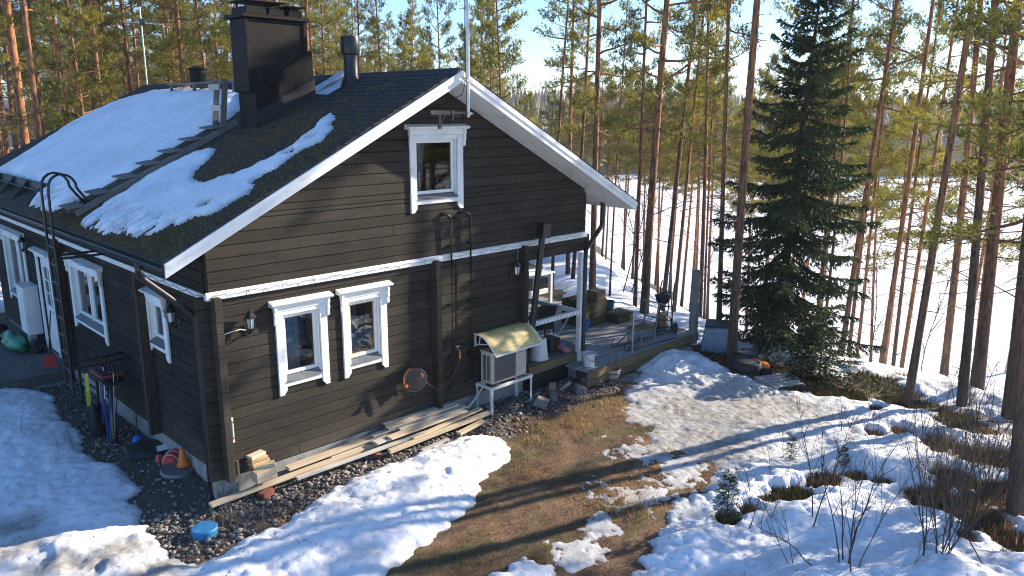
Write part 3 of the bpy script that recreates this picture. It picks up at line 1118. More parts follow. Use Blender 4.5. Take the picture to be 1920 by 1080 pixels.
# ---- windows with carved white casings. Frame: u along the wall, w outwards, z up
def window(wall, op, style, mull=False, legs=.13, drop=.24, tag_curtain=False, panes=None):
    u0, u1, z0, z1 = op

    def P(u, w, z):
        return (u, -w, z) if wall == 'g' else (-w, u, z)
    base = .02 if style == 'upper' else 0.0

    def bx(b, a0, a1, w0, w1, c0, c1):
        b.box(P(a0, w0 + base, c0), P(a1, w1 + base, c1))
        return b
    f = thing('window', None, None)
    f.parent = house
    # casing legs with pointed feet
    for (a, b_) in ((u0 - legs, u0), (u1, u1 + legs)):
        inner_first = a < u0
        pts = [(a, z1 + .06), (b_, z1 + .06), (b_, z0 - .02)]
        if inner_first:
            pts += [(b_, z0 - drop + .07), (a + legs * .55, z0 - drop), (a, z0 - drop)]
        else:
            pts += [(b_, z0 - drop), (a + legs * .45, z0 - drop), (a, z0 - drop + .07)]
        MB().prism([P(u, .003 + base, z) for u, z in pts], Vector(P(0, .038, 0))).build('casing', M['white'], f, bevel=.004)
    bx(MB(), u0 - legs * .0 + .001, u1 - .001, .003, .036, z1 - .005, z1 + .06).build('casing', M['white'], f, bevel=.003)
    # wide top board, brackets and crown
    bx(MB(), u0 - legs - .02, u1 + legs + .02, .003, .05, z1 + .062, z1 + .155).build('head_board', M['white'], f, bevel=.004)
    for a in (u0 - legs - .035, u1 + legs - .012):
        prof = [(0.043, z1 + .155), (.10, z1 + .155), (.10, z1 + .09), (.085, z1 + .05), (.095, z1 + .0), (.075, z1 - .05), (.08, z1 - .12), (.043, z1 - .15)]
        MB().prism([P(a, w + base, z) for w, z in prof], Vector(P(.045, 0, 0)) - Vector(P(0, 0, 0))).build('bracket', M['white'], f, bevel=.003)
    cr = MB()
    za = z1 + .157
    prof = [(.0, za), (.115, za), (.14, za + .03), (.14, za + .045), (.0, za + .085)]
    cr.prism([P(u0 - legs - .085, w + base, z) for w, z in prof], Vector(P(u1 - u0 + 2 * legs + .17, 0, 0)) - Vector(P(0, 0, 0)))
    cr.build('crown', M['white'], f, bevel=.003)
    # apron
    bx(MB(), u0 + .001, u1 - .001, .004, .034, z0 - .115, z0 - .035).build('apron', M['white'], f, bevel=.004)
    # sill sheet
    sl_ = MB().prism([P(u0 + .003, w + base, z) for w, z in ((-.085, z0 + .055), (.055, z0 - .028), (.055, z0 - .04), (-.085, z0 + .043))], Vector(P(u1 - u0 - .006, 0, 0)) - Vector(P(0, 0, 0)))
    sl_.build('sill', M['grey_metal'], f)
    # white lining of the reveal
    rv = MB()
    bx(rv, u0 + .001, u0 + .016, -.10, .002, z0 + .01, z1 - .006)
    bx(rv, u1 - .016, u1 - .001, -.10, .002, z0 + .01, z1 - .006)
    bx(rv, u0 + .0165, u1 - .0165, -.10, .002, z1 - .02, z1 - .006)
    rv.build('reveal', M['white'], f)
    # sashes
    lights = [(u0 + .018, u1 - .018)]
    if mull:
        m = (u0 + u1) / 2
        bx(MB(), m - .035, m + .035, -.09, -.03, z0 + .05, z1 - .022).build('mullion', M['white'], f, bevel=.003)
        lights = [(u0 + .018, m - .036), (m + .036, u1 - .018)]
    for (a, b_) in lights:
        fw = .055
        c0, c1 = z0 + .052, z1 - .022
        sh = MB()
        bx(sh, a, a + fw, -.095, -.05, c0, c1); bx(sh, b_ - fw, b_, -.095, -.05, c0, c1)
        bx(sh, a + fw + .0005, b_ - fw - .0005, -.095, -.05, c0, c0 + fw); bx(sh, a + fw + .0005, b_ - fw - .0005, -.095, -.05, c1 - fw, c1)
        sash = sh.build('sash', M['white'], f, bevel=.003)
        gl = MB()
        bx(gl, a + fw + .001, b_ - fw - .001, -.085, -.078, c0 + fw + .001, c1 - fw - .001)
        gl.build('pane', M['glass'], f)
        ca, cb_ = a + fw + .004, b_ - fw - .004
        wid = cb_ - ca
        for (f0, f1, mt) in {'plain': ((0, .50, 'curtain'), (.80, 1, 'curtain_rust')) if wall == 'g' else ((0, 1, 'curtain'),), 'ochre': ((0, .30, 'curtain'), (.72, 1, 'curtain_rust')), 'upper': ((0, .62, 'curtain'), (.8, 1, 'curtain'))}[style]:
            n_ = 28
            vs, fs = [], []
            for i in range(n_ + 1):
                u = ca + wid * (f0 + (f1 - f0) * i / n_)
                dep = -.107 + .009 * math.sin(i * 1.25 + f0 * 9)
                for z in (c0 + fw, c1 - fw):
                    vs.append(P(u, dep + base, z))
            for i in range(n_):
                fs.append((2 * i, 2 * i + 2, 2 * i + 3, 2 * i + 1))
            MB().add(vs, fs).build('curtain', M[mt], f, smooth=True)
        if style == 'ochre':
            yl = MB()
            i0, i1, k0, k1 = a + fw, b_ - fw, c0 + fw, c1 - fw
            bx(yl, i0, i0 + .014, -.077, -.062, k0, k1); bx(yl, i1 - .014, i1, -.077, -.062, k0, k1)
            bx(yl, i0 + .0145, i1 - .0145, -.077, -.062, k0, k0 + .014); bx(yl, i0 + .0145, i1 - .0145, -.077, -.062, k1 - .014, k1)
            yl.build('glazing_bead', M['bead'], f, label='ochre glazing bead')
    return f


M['bead'] = plain('ochre glazing bead', (.46, .33, .17), .6, 0, .1)
M['curtain_rust'] = plain('rust red curtain behind glass', (.50, .16, .06), .85, 0, .2, .1, 14)
M['curtain'] = plain('grey lace curtain behind glass', (.55, .55, .55), .8, 0, .25, .1, 14)
window('g', W1, 'plain')
window('g', W2, 'ochre')
wu = window('g', WU, 'upper', legs=.13, drop=.25)
window('l', LW1, 'plain')
window('l', LW2, 'plain', True)
window('l', LW3, 'plain', True)


# ---- door
def door():
    y0, y1, z0, z1 = LD
    d = thing('door', None, None)
    d.parent = house
    d['label'] = 'white panel door with six small panes'
    for (a, b) in ((y0 - .12, y0), (y1, y1 + .12)):
        MB().box((-.04, a, z0), (-.003, b, z1 + .05)).build('casing', M['white'], d, bevel=.004)
    MB().box((-.052, y0 - .15, z1 + .052), (-.003, y1 + .15, z1 + .15)).build('head_board', M['white'], d, bevel=.004)
    MB().prism([(-.0, y0 - .2, z1 + .152), (-.13, y0 - .2, z1 + .152), (-.13, y0 - .2, z1 + .19), (.0, y0 - .2, z1 + .23)], (0, y1 - y0 + .4, 0)).build('crown', M['white'], d, bevel=.003)
    lf = MB()
    gz0, gz1 = z0 + 1.05, z1 - .18
    lf.box((.03, y0 + .004, z0), (.075, y0 + .16, z1)).box((.03, y1 - .16, z0), (.075, y1 - .004, z1))
    lf.box((.03, y0 + .1605, z0), (.075, y1 - .1605, gz0)).box((.03, y0 + .1605, gz1), (.075, y1 - .1605, z1))
    ym = (y0 + y1) / 2
    lf.box((.034, ym - .015, gz0 + .0005), (.07, ym + .015, gz1 - .0005))
    for k in (1, 2):
        zz = gz0 + (gz1 - gz0) * k / 3
        lf.box((.033, y0 + .161, zz - .014), (.071, ym - .0155, zz + .014)).box((.033, ym + .0155, zz - .014), (.071, y1 - .161, zz + .014))
    lf.box((.022, y0 + .22, z0 + .2), (.0295, y1 - .22, gz0 - .15))
    leaf = lf.build('door_leaf', M['white'], d, bevel=.003)
    for i in range(3):
        for a, b in ((y0 + .162, ym - .016), (ym + .016, y1 - .162)):
            MB().box((.05, a, gz0 + (gz1 - gz0) * i / 3 + .015), (.055, b, gz0 + (gz1 - gz0) * (i + 1) / 3 - .015)).build('pane', M['glass'], d)
    MB().tube([(.02, y0 + .08, z0 + .98), (-.02, y0 + .08, z0 + .98), (-.02, y0 + .19, z0 + .98)], .009, 8).build('handle', M['black'], d, smooth=True)


door()

# ---- chimney, clad in black sheet metal
chx0, chx1, chy0, chy1 = 2.18, 3.34, 2.47, 3.12
ch = thing('chimney', None, None)
ch.parent = house
MB().prism([(chx0, chy0, roof_z(chx0) - .1), (chx1, chy0, roof_z(chx1) - .1), (chx1, chy0, 6.72), (chx1 - .05, chy0, 6.74), (chx0 + .04, chy0, 6.06), (chx0, chy0, 6.04)], (0, chy1 - chy0, 0)).build('chimney_base', M['chimney'], ch, bevel=.012)
MB().box((chx0 - .09, chy0 + .04, 5.98), (chx1 - .10, chy1 - .04, 7.22)).build('chimney_stack', M['chimney'], ch, bevel=.012)
for (a, b) in ((chx0 - .10, chx0 - .03), (chx1 - .15, chx1 - .085)):
    MB().box((a, chy0 + .015, 6.10 if a < 2.5 else 6.7), (b, chy0 + .039, 7.20)).build('corner_trim', M['chimney'], ch, bevel=.006)
MB().box((chx0 - .16, chy0 - .03, 7.222), (chx1 - .04, chy1 + .03, 7.29)).build('chimney_crown', M['chimney'], ch, bevel=.012)
MB().prism([(chx0 + .02, chy0 - .012, roof_z(chx0) + .02), (chx1 + .02, chy0 - .012, roof_z(chx1) + .02), (chx1 + .02, chy0 - .012, roof_z(chx1) + .30), (chx0 + .02, chy0 - .012, roof_z(chx0) + .30)], (0, .011, 0)).build('flashing', M['black_matte'], ch)
for i, (a, b) in enumerate(((chx0 - .06, chx0 + .34), (chx0 + .36, chx0 + .68), (chx0 + .74, chx1 - .12))):
    h = 7.292 + (0 if i < 2 else -.0)
    v = MB().prism([(a, chy0 + .05, h), (b, chy0 + .05, h), (b - .03, chy0 + .05, h + .13), (a + .03, chy0 + .05, h + .13)], (0, chy1 - chy0 - .1, 0))
    v.build('flue_collar', M['chimney'], ch, bevel=.01)
for a, b, h in ((chx0 - .08, chx0 + .72, 7.50), (chx0 + .70, chx1 - .08, 7.46)):
    v = MB().box((a, chy0, h), (b, chy1, h + .022))
    for x in (a + .12, b - .12):
        for y in (chy0 + .1, chy1 - .1):
            v.box((x - .012, y - .012, 7.42), (x + .012, y + .012, h - .001))
    v.build('chimney_cap', M['chimney'], ch)
sheet = MB().prism([(3.30, 1.95, roof_z(3.30) + .022), (4.02, 1.95, roof_z(4.02) + .022), (4.02, 2.9, roof_z(4.02) + .022), (3.37, 2.9, roof_z(3.37) + .022)], (0, 0, .006))
sheet.prism([(3.34, 2.45, roof_z(3.34) + .03), (4.02, 2.45, roof_z(4.02) + .03), (4.02, 2.45, roof_z(4.02) + .11)], (0, .25, 0))
sheet.build('flashing_sheet', M['galv'], ch, label='bare grey metal flashing sheet')
# vent pipes
vp = thing('vent_pipe', None, None)
vp.parent = house
vx, vy = 3.80, 1.93
MB().lathe([(.20, roof_z(vx) - .06), (.16, roof_z(vx) + .05), (.13, roof_z(vx) + .12), (.128, 6.70), (.128, 6.70)], (vx, vy, 0), 20).build('pipe', M['black'], vp, smooth=True)
MB().lathe([(.13, 6.66), (.165, 6.68), (.172, 6.74), (.172, 6.92), (.16, 6.99), (.10, 7.00)], (vx, vy, 0), 20).build('vent_hood', M['black'], vp, smooth=True)
MB().lathe([(.21, 6.2), (.21, 6.68), (.25, 6.70), (.25, 6.73), (.05, 6.80)], (4.45, 10.0, 0), 14).build('vent_pipe', M['chimney'], house, smooth=True)


# ------------------------------------------------------------------ snow on the roof
def roof_snow(name, P, T, w, label, jag=.1, streak=0.0, holes=(), step=.045):
    P = np.array(P)
    xs = np.arange(P[:, 0].min() - .3, P[:, 0].max() + .3, step)
    ys = np.arange(P[:, 1].min() - .3, P[:, 1].max() + .3, step)
    X, Y, F = grid_mesh(xs, ys)
    d = sdf(X, Y, P) + jag * (fbm(X * 5, Y * 5, 7, 4) - .5) + jag * (fbm(X * 1.5, Y * 1.5, 8, 3) - .5)
    t = np.where(d > 0, T * (1 - np.exp(-np.maximum(d, 0) / w)), d * .6)
    t = t + np.where(t > 0, (.035 * (fbm(X * 2.5, Y * 2.5, 9, 4) - .5) + .02 * (fbm(X * 9, Y * 9, 10, 3) - .5)) * sstep(0, .05, t), 0)
    if streak:                     # melt runnels near the eave, running down the slope
        k = sstep(.15, -.62, X)
        t = t - streak * k * sstep(.42, .66, vnoise(X * 2.2, Y * 13, 3) * .6 + vnoise(X * 5, Y * 27, 4) * .4)
    for cx, cy, rx, ry in holes:
        q = np.sqrt(((X - cx) / rx) ** 2 + ((Y - cy) / ry) ** 2) + .8 * (fbm(X * 6, Y * 6, 12, 3) - .5)
        t = t - .2 * (1 - sstep(.7, 1.1, q))
    keep = (t[F] > -.015).any(1)
    F = F[keep]
    c, s = math.cos(ang), math.sin(ang)
    t = np.maximum(t, -.04)
    V = np.stack([X - s * t, Y, ZR - RS * (HW / 2 - X) + c * t + .012], 1)
    used = np.unique(F)
    rm = np.zeros(len(X), int); rm[used] = np.arange(len(used))
    dirt_ = np.clip(.8 * sstep(.05, -.01, t) * fbm(X * 5, Y * 5, 14, 3) + .07 * sstep(.48, .68, fbm(X * 1.3, Y * 1.3, 15, 4)), 0, 1)
    o = np_mesh(name, V[used], rm[F], M['snow'], None, {'dirt': dirt_[used]}, True)
    tag(o, label, 'snow', kind='structure')
    return o


roof_snow('roof_snow', [(-.30, 12.85), (-.10, 10.85), (.44, 11.15), (1.86, 12.2), (3.08, 12.1), (3.70, 10.7), (3.77, 9.1), (3.62, 7.0), (3.57, 5.85), (3.1, 4.9),
                        (2.83, 4.4), (2.15, 4.02), (.9, 3.98), (.18, 4.08), (-.42, 4.3), (-.72, 4.55), (-.70, 5.95), (-.29, 6.55), (-.2, 8.6), (-.2, 10.4)],
          .15, .12, 'large smooth snow sheet on the far part of the left roof slope', .10, .22)
roof_snow('roof_snow', [(1.50, 2.66), (1.30, 2.42), (1.04, 2.24), (.75, 2.0), (.63, 1.74), (.72, 1.2), (.89, .80), (1.25, .60), (1.65, .50), (2.15, .70), (2.72, .96), (2.60, .66), (2.2, .2),
                        (1.9, -.02), (1.55, .06), (1.25, -.05), (.85, -.15), (.49, -.33), (.04, -.30), (-.43, .34), (-.62, .85), (-.72, 1.5), (-.72, 2.9),
                        (-.17, 3.30), (.77, 3.32), (1.37, 3.18), (1.5, 2.95)],
          .075, .10, 'ragged thin snow tongue between roof ladder and near verge', .20, .12, [(.95, -.05, .2, .09), (1.55, .25, .12, .08), (1.95, .25, .10, .07), (.2, .2, .12, .1)], .03)

# moss on the roof: little clumps
n = 46000
mx = rs.uniform(-.84, 3.9, n); my = rs.uniform(-.70, 5.2, n)
dens = .14 * sstep(.47, .62, fbm(mx * 1.2, my * 1.2, 201, 4)) + 1.3 * sstep(-.2, -.78, mx) * sstep(.3, .5, fbm(mx * 3, my * 3, 202, 3) + .2)
dens += .8 * np.exp(-((my - .1) / .75) ** 2) * sstep(.42, .60, fbm(mx * 2, my * 2, 203, 4) + .06) * sstep(3.0, 1.8, mx)
dens += .6 * np.exp(-((my - 1.6) / .5) ** 2) * sstep(.5, 1.2, mx) * sstep(3.3, 2.2, mx) * sstep(.4, .6, fbm(mx * 2, my * 2, 204, 4) + .1)
kp = rs.rand(n) < dens
mx, my = mx[kp], my[kp]
n = len(mx)
r = rs.uniform(.007, .022, n)
h = r * rs.uniform(.5, 1.0, n)
a = np.arange(5) / 5 * 2 * np.pi
ring = np.stack([mx[:, None] + r[:, None] * np.cos(a)[None] * 1.2, my[:, None] + r[:, None] * np.sin(a)[None]], 2)
V = np.zeros((n, 6, 3))
V[:, :5, :2] = ring
V[:, 5, 0], V[:, 5, 1] = mx, my
V[:, :, 2] = ZR - RS * (HW / 2 - V[:, :, 0]) + .0
V[:, 5, 2] += h + .014
F = np.array([[k, (k + 1) % 5, 5] for k in range(5)])
F = (np.arange(n)[:, None, None] * 6 + F[None]).reshape(-1, 3)
tag(np_mesh('moss', V.reshape(-1, 3), F, M['moss'], roofL, {'tint': np.repeat(np.clip(rs.normal(.38, .16, n), 0, 1), 6)}), kind='stuff')

# ------------------------------------------------------------------ things on the roof and walls
# roof ladder
RLY0, RLY1 = 3.42, 3.86
rl = thing('roof_ladder', 'grey wooden roof ladder with flat treads lying up the slope', 'ladder', (0, 0, 0))
for y in (RLY0, RLY1):
    MB().bar((-.62, y, roof_z(-.62) + .065), (2.26, y, roof_z(2.26) + .065), .05, .11).build('stile', M['roof_ladder'], rl, bevel=.005)
for x in (-.58, -.17, .29, .70, 1.09, 1.48, 1.88):
    z = roof_z(x) + .145
    MB().box((x - .15, RLY0 - .07, z), (x + .09, RLY1 + .03, z + .03), Ry(-.16)).build('tread', M['roof_ladder'], rl, bevel=.004)
ul = thing('step_ladder', 'short upright wooden ladder between roof ladder and chimney', 'ladder', (0, 0, 0))
for y in (3.40, 3.72):
    MB().bar((1.96, y, roof_z(1.96) + .02), (2.08, y, 6.22), .045, .10, (1, 0, 0)).build('stile', M['roof_ladder'], ul, bevel=.004)
for z in (5.66, 6.03):
    MB().box((1.925, 3.36, z), (1.955, 3.77, z + .10)).build('rung', M['lumber_grey'], ul, bevel=.003)
MB().box((2.0, 3.39, 6.185), (2.10, 3.735, 6.215)).build('top_rail', M['roof_ladder'], ul, bevel=.003)
wk = thing('roof_walkway', 'narrow dark timber walkway along the ridge beside the chimney', 'walkway', (0, 0, 0))
for k in range(3):
    MB().box((3.30 + k * .13, 3.2, 6.26), (3.41 + k * .13, 9.2, 6.29)).build('plank', M['roof_ladder'], wk)
for y in (3.6, 5.6, 7.6, 8.9):
    MB().box((3.28, y, roof_z(3.28) + .01), (3.34, y + .06, 6.259)).box((3.28, y - .12, 6.20), (3.70, y - .06, 6.259)).build('bracket', M['roof_ladder'], wk)
# snow guards
sg = thing('snow_guard', 'dark metal snow guard rails near the eave by the wall ladder', 'snow guard', (0, 0, 0))
for i, y in enumerate((6.25, 7.35, 8.45, 9.55, 10.65, 11.75)):
    x = -.30
    MB().prism([(x - .38, y, roof_z(x - .38) + .01), (x, y, roof_z(x) + .01), (x + .02, y, roof_z(x) + .19), (x - .03, y, roof_z(x) + .20)], (0, .03, 0)).build('bracket', M['black_matte'], sg)
for dx, dz in ((-.02, .17), (-.13, .10)):
    MB().tube([(-.30 + dx, 6.1, roof_z(-.3 + dx) + dz + .02), (-.30 + dx, 12.8, roof_z(-.3 + dx) + dz + .02)], .016, 8).build('rail', M['black_matte'], sg, smooth=True)
MB().prism([(-.36, 6.2, roof_z(-.36) + .03), (-.36, 12.8, roof_z(-.36) + .03), (-.32, 12.8, roof_z(-.32) + .16), (-.32, 6.2, roof_z(-.32) + .16)], (.01, 0, .004)).build('guard_sheet', M['black_matte'], sg)

# fixed wall ladder with hoops over the eave
ld = thing('wall_ladder', 'black steel wall ladder with two hoops bent over the eave', 'ladder', (0, 0, 0))
LX = -.985
for y in (3.42, 3.80):
    pts = [(LX, y, .95), (LX, y, 3.6), (LX + .01, y, 4.35)]
    for t in np.linspace(0, math.pi, 9)[1:]:
        pts.append((LX + .22 - .21 * math.cos(t), y, 4.42 + .24 * math.sin(t)))
    pts += [(LX + .52, y, 4.28), (LX + .66, y, roof_z(LX + .66) + .02)]
    MB().tube(pts, .021, 10).build('stile', M['blackblue'] if 'blackblue' in M else M['black'], ld, smooth=True)
for k in range(9):
    z = 1.08 + k * .30
    MB().tube([(LX, 3.42, z), (LX, 3.80, z)], .014, 8).build('rung', M['black'], ld, smooth=True)
for z in (1.4, 3.28):
    for y in (3.42, 3.80):
        MB().box((LX + .01, y - .012, z), (-.005, y + .012, z + .035)).build('bracket', M['black'], ld)

# mast on the gable peak
M['shade_metal'] = plain('steel darkened for shade', (.055, .054, .052), .7, 0, .2, 0, 8, .2)  # shade on the mast arm is put into this dark steel colour
ms = thing('antenna_mast', 'tall galvanised pole clamped to the gable peak', 'mast', (0, 0, 0))
MB().tube([(4.20, -.82, 5.58), (4.20, -.82, 9.4)], .030, 14).build('pole', M['galv'], ms, smooth=True)
for z in (5.64, 6.17):
    b = MB().box((4.155, -.86, z - .025), (4.245, -.775, z + .025)).tube([(4.25, -.82, z), (4.31, -.82, z)], .012, 8)
    b.build('clamp', M['galv'], ms)
MB().box((3.42, -.84, 5.63), (4.16, -.80, 5.67)).box((3.40, -.845, 5.615), (3.80, -.84 + .002, 5.685)).build('arm', M['shade_metal'], ms)
MB().box((3.57, -.835, 5.40), (3.62, -.80, 5.629)).prism([(3.625, -.83, 5.50), (3.64, -.83, 5.49), (3.72, -.83, 5.62), (3.70, -.83, 5.62)], (0, .02, 0)).build('arm_bracket', M['shade_metal'], ms)
MB().box((3.83, -.85, 5.61), (3.88, -.80, 5.69)).box((3.845, -.84, 5.53), (3.875, -.81, 5.609)).box((3.95, -.83, 5.58), (3.97, -.81, 5.629)).box((4.0, -.83, 5.58), (4.02, -.81, 5.629)).build('clamp', M['shade_metal'], ms)
MB().box((3.60, -.80, 5.64), (3.64, -.03, 5.67)).build('arm_bracket', M['shade_metal'], ms)
MB().tube([(4.17, -.80, 6.18), (4.12, -.78, 5.95), (4.0, -.5, 5.80), (3.96, -.045, 5.74)], .007, 6).tube([(4.165, -.795, 6.18), (4.166, -.795, 9.3)], .006, 6).build('cable', M['black'], ms)
# television aerial at the far end of the ridge
tv = thing('tv_antenna', 'thin television aerial on a mast at the far ridge end', 'antenna', (0, 0, 0))
MB().tube([(HW / 2, 12.7, 6.25), (HW / 2, 12.7, 8.55)], .018, 8).build('mast', M['galv'], tv, smooth=True)
MB().box((3.65, 12.69, 8.02), (4.75, 12.71, 8.035)).build('boom', M['galv'], tv)
for x in np.linspace(3.68, 4.72, 9):
    MB().tube([(x, 12.45, 8.03), (x, 12.95, 8.03)], .004, 5).build('element', M['galv'], tv)
MB().box((4.10, 12.66, 7.96), (4.24, 12.74, 8.14)).box((4.08, 12.66, 8.46), (4.18, 12.74, 8.56)).build('amplifier', M['black'], tv, bevel=.01)


# wall lanterns
def lantern(loc, wall, label):
    t = thing('wall_lantern', label, 'lamp', loc, 0 if wall == 'g' else -math.pi / 2, 'black wall lanterns of the house')
    MB().box((-.045, -.018, -.16), (.045, -.002, .0)).build('back_plate', M['black'], t, bevel=.006)
    MB().tube([(0, -.018, -.10), (0, -.08, -.13), (0, -.13, -.10), (0, -.14, -.055)], .011, 8).build('arm', M['black'], t, smooth=True)
    c = (0, -.14, 0)
    MB().lathe([(.015, -.10), (.045, -.055), (.052, -.045), (.052, -.03)], c, 6).build('lamp_base', M['black'], t)
    MB().lathe([(.043, -.029), (.066, .125)], c, 6).build('lamp_glass', M['lamp_glass'], t)
    cg = MB()
    for k in range(6):
        u = 2 * math.pi * k / 6
        cg.tube([(.047 * math.cos(u), -.14 + .047 * math.sin(u), -.03), (.071 * math.cos(u), -.14 + .071 * math.sin(u), .127)], .006, 5)
    cg.build('cage', M['black'], t)
    MB().lathe([(.095, .127), (.09, .14), (.055, .20), (.02, .235), (.012, .26), (.018, .275), (.004, .30)], c, 6).build('lamp_roof', M['black'], t)
    return t


lantern((.53, 0, 2.60), 'g', 'black wall lantern left of the near pair of gable windows')
lantern((6.06, 0, 2.60), 'g', 'black wall lantern beside the porch opening with white cable')
lantern((0, 1.10, 2.58), 'l', 'black wall lantern between small side window and corner')
lantern((0, 9.46, 2.62), 'l', 'black wall lantern between door and far side window')
tag(MB().tube([(.115, -.012, 2.51), (.28, -.010, 2.535), (.43, -.008, 2.545), (.50, -.02, 2.52)], .008, 6).build('lamp_cable', M['white']), 'short white cable running from corner to gable lantern', 'cable')
tag(MB().tube([(6.09, -.012, 2.47), (6.18, -.012, 2.47), (6.215, -.012, 2.50), (6.215, -.012, 3.02)], .008, 6).build('lamp_cable', M['galv']), 'pale cable rising from porch side lantern to belt', 'cable')

# light string along the belt
lsb = MB()
pts = []
for i, x in enumerate(np.linspace(.02, 8.1, 120)):
    pts.append((x, -.072 - .004 * math.sin(i * 2.1), 3.115 + .012 * math.sin(i * .9) + .012 * math.sin(i * 2.7)))
lsb.tube(pts, .0028, 5)
for i in range(0, 120, 4):
    p = pts[i]
    lsb.tube([p, (p[0] + rnd.uniform(-.02, .02), p[1] - .01, p[2] - rnd.uniform(.03, .09))], .0035, 4)
tag(lsb.build('light_string', M['black']), 'thin dark string of fairy lights along gable belt board', 'light string')
lsb = MB()
pts = [(-.072, y, 3.10 + .02 * math.sin(i * .9) + .015 * math.sin(i * 2.3)) for i, y in enumerate(np.linspace(.0, 2.2, 36))]
lsb.tube(pts, .004, 5)
tag(lsb.build('light_string', M['black']), 'short dark string of lights on side belt near corner', 'light string')
lsb = MB()
pts = [(-.155, y, 2.88 - .05 * abs(math.sin((y - 4.55) * 2.4)) + .012 * math.sin(i * 2.3)) for i, y in enumerate(np.linspace(4.55, 6.5, 40))]
lsb.tube(pts, .004, 5)
tag(lsb.build('light_string', M['black']), 'dark string of lights hung over the double side window', 'light string')

# two black pipes on the gable
for (xt, xb, zb, hook, lab) in ((4.29, 4.42, .62, -.09, 'left of two slim black pipes running down the gable'), (4.72, 4.885, .66, -.15, 'right of two slim black pipes running down the gable')):
    p = thing('wall_pipe', lab, 'pipe', (0, 0, 0), 0, 'two black pipes on the gable')
    pts = [(xt, .0, 3.90), (xt, -.07, 3.90), (xt + .03, -.09, 3.895), (xb - .05, -.10, 3.86), (xb - .01, -.10, 3.82), (xb, -.10, 3.76), (xb, -.10, zb + .08), (xb - .02, -.10, zb + .02), (xb - .06, -.10, zb), (xb + hook, -.09, zb + .02)]
    MB().tube(pts, .027, 10).build('pipe', M['black'], p, smooth=True)
    MB().lathe([(.045, 0), (.045, .015)], (xt, -.035, 3.90), 12, 'y').build('flange', M['black'], p)
    for z in (3.3, 2.2, 1.2):
        MB().box((xb - .028, -.10, z), (xb + .028, -.004, z + .03)).build('clip', M['black'], p)

# cable reel
rc = (3.42, -.20, 1.09)
M['reel_face'] = plain('dark grey reel plastic', (.015, .015, .016), .5, 0, .2)
cr_ = thing('cable_reel', 'grey cable reel with orange cord hung on the gable wall', 'cable reel', rc)
t_ = Rz(math.radians(-14)) @ Rx(math.radians(4))
MB().lathe([(.02, .075), (.205, .075), (.22, .085), (.22, .095), (.20, .10), (.06, .108), (.02, .115)], (0, 0, 0), 32, 'y', t_).build('drum_face', M['reel_face'], cr_, smooth=True)
MB().torus(t_ @ Vector((0, -.093, 0)), .213, .005, 'y', 32, 6, t_).build('rim', M['grey_metal'], cr_, smooth=True)
MB().lathe([(.22, -.10), (.22, -.085), (.02, -.085)], (0, 0, 0), 32, 'y', t_).build('drum_back', M['black_matte'], cr_, smooth=True)
M['orange_cord'] = plain('orange cord rubber', (.50, .17, .04), .5, 0, .3, .2, 30)
co = MB()
for i in range(4):
    co.torus(t_ @ Vector((0, .065 - i * .024, 0)), .160 + .008 * (i % 2), .012, 'y', 28, 6, t_)
co.tube([t_ @ Vector(p) for p in ((-.1, -.02, .2), (-.19, -.08, .10), (-.24, -.12, .0), (-.22, -.15, -.03))], .011, 6)
co.build('cord', M['orange_cord'], cr_, smooth=True)
MB().lathe([(.034, .0), (.034, .045), (.025, .05), (.012, .05)], t_ @ Vector((-.20, -.115, -.05)), 14, 'y', t_).build('plug', M['orange_plastic'], cr_, smooth=True)
MB().tube([t_ @ Vector((.10, -.10, .10)), t_ @ Vector((.10, -.20, .10))], .017, 10).build('crank_knob', M['orange_plastic'], cr_, smooth=True)
MB().torus((0, .05, .18), .07, .010, 'x', 16, 6).tube([(0, .18, .24), (0, .02, .245)], .012, 6).build('hanger', M['black'], cr_, smooth=True)
# tap and the red hose between
tp = thing('water_tap', 'small chrome garden tap with an orange hose coupling', 'tap', (4.585, 0, 1.33))
MB().tube([(0, -.005, 0), (0, -.09, 0), (0, -.11, -.02), (0, -.115, -.07)], .013, 10).build('spout', M['galv'], tp, smooth=True)
MB().tube([(0, -.05, .01), (0, -.05, .06)], .009, 8).tube([(-.05, -.05, .06), (.05, -.05, .06)], .009, 8).build('handle', M['galv'], tp, smooth=True)
MB().lathe([(.016, -.17), (.02, -.14), (.02, -.09), (.014, -.07)], (0, -.115, 0), 10).build('coupling', M['orange_plastic'], tp, smooth=True)
pts = []
for i in range(24):
    u = i / 23
    x = 4.58 + (3.66 - 4.58) * u
    pts.append((x, -.13 - .02 * math.sin(u * 3), 1.17 + (1.02 - 1.17) * u - .42 * math.sin(math.pi * u) * (1 - .15 * u)))
M['hose'] = plain('dull red hose', (.13, .035, .025), .5, 0, .2)
tag(MB().tube(pts, .009, 6).build('hose', M['hose'], None, smooth=True), 'dull red hose sagging from tap to cable reel', 'hose')
# thermometer
th = thing('thermometer', 'white wall thermometer with glass tube at the near corner', 'thermometer', (.175, 0, 1.04))
MB().box((-.028, -.022, -.20), (.028, -.004, .20)).build('plate', M['alu'], th, bevel=.004)
MB().tube([(.0, -.034, -.15), (.0, -.034, .16)], .008, 8).build('tube', M['galv'], th, smooth=True)
MB().box((-.02, -.04, -.13), (.02, -.0225, -.115)).box((-.02, -.04, .12), (.02, -.0225, .135)).build('clip', M['black'], th)
MB().tube([(.02, -.04, -.19), (.055, -.045, -.185)], .008, 6).build('knob', M['red_plastic'], th)

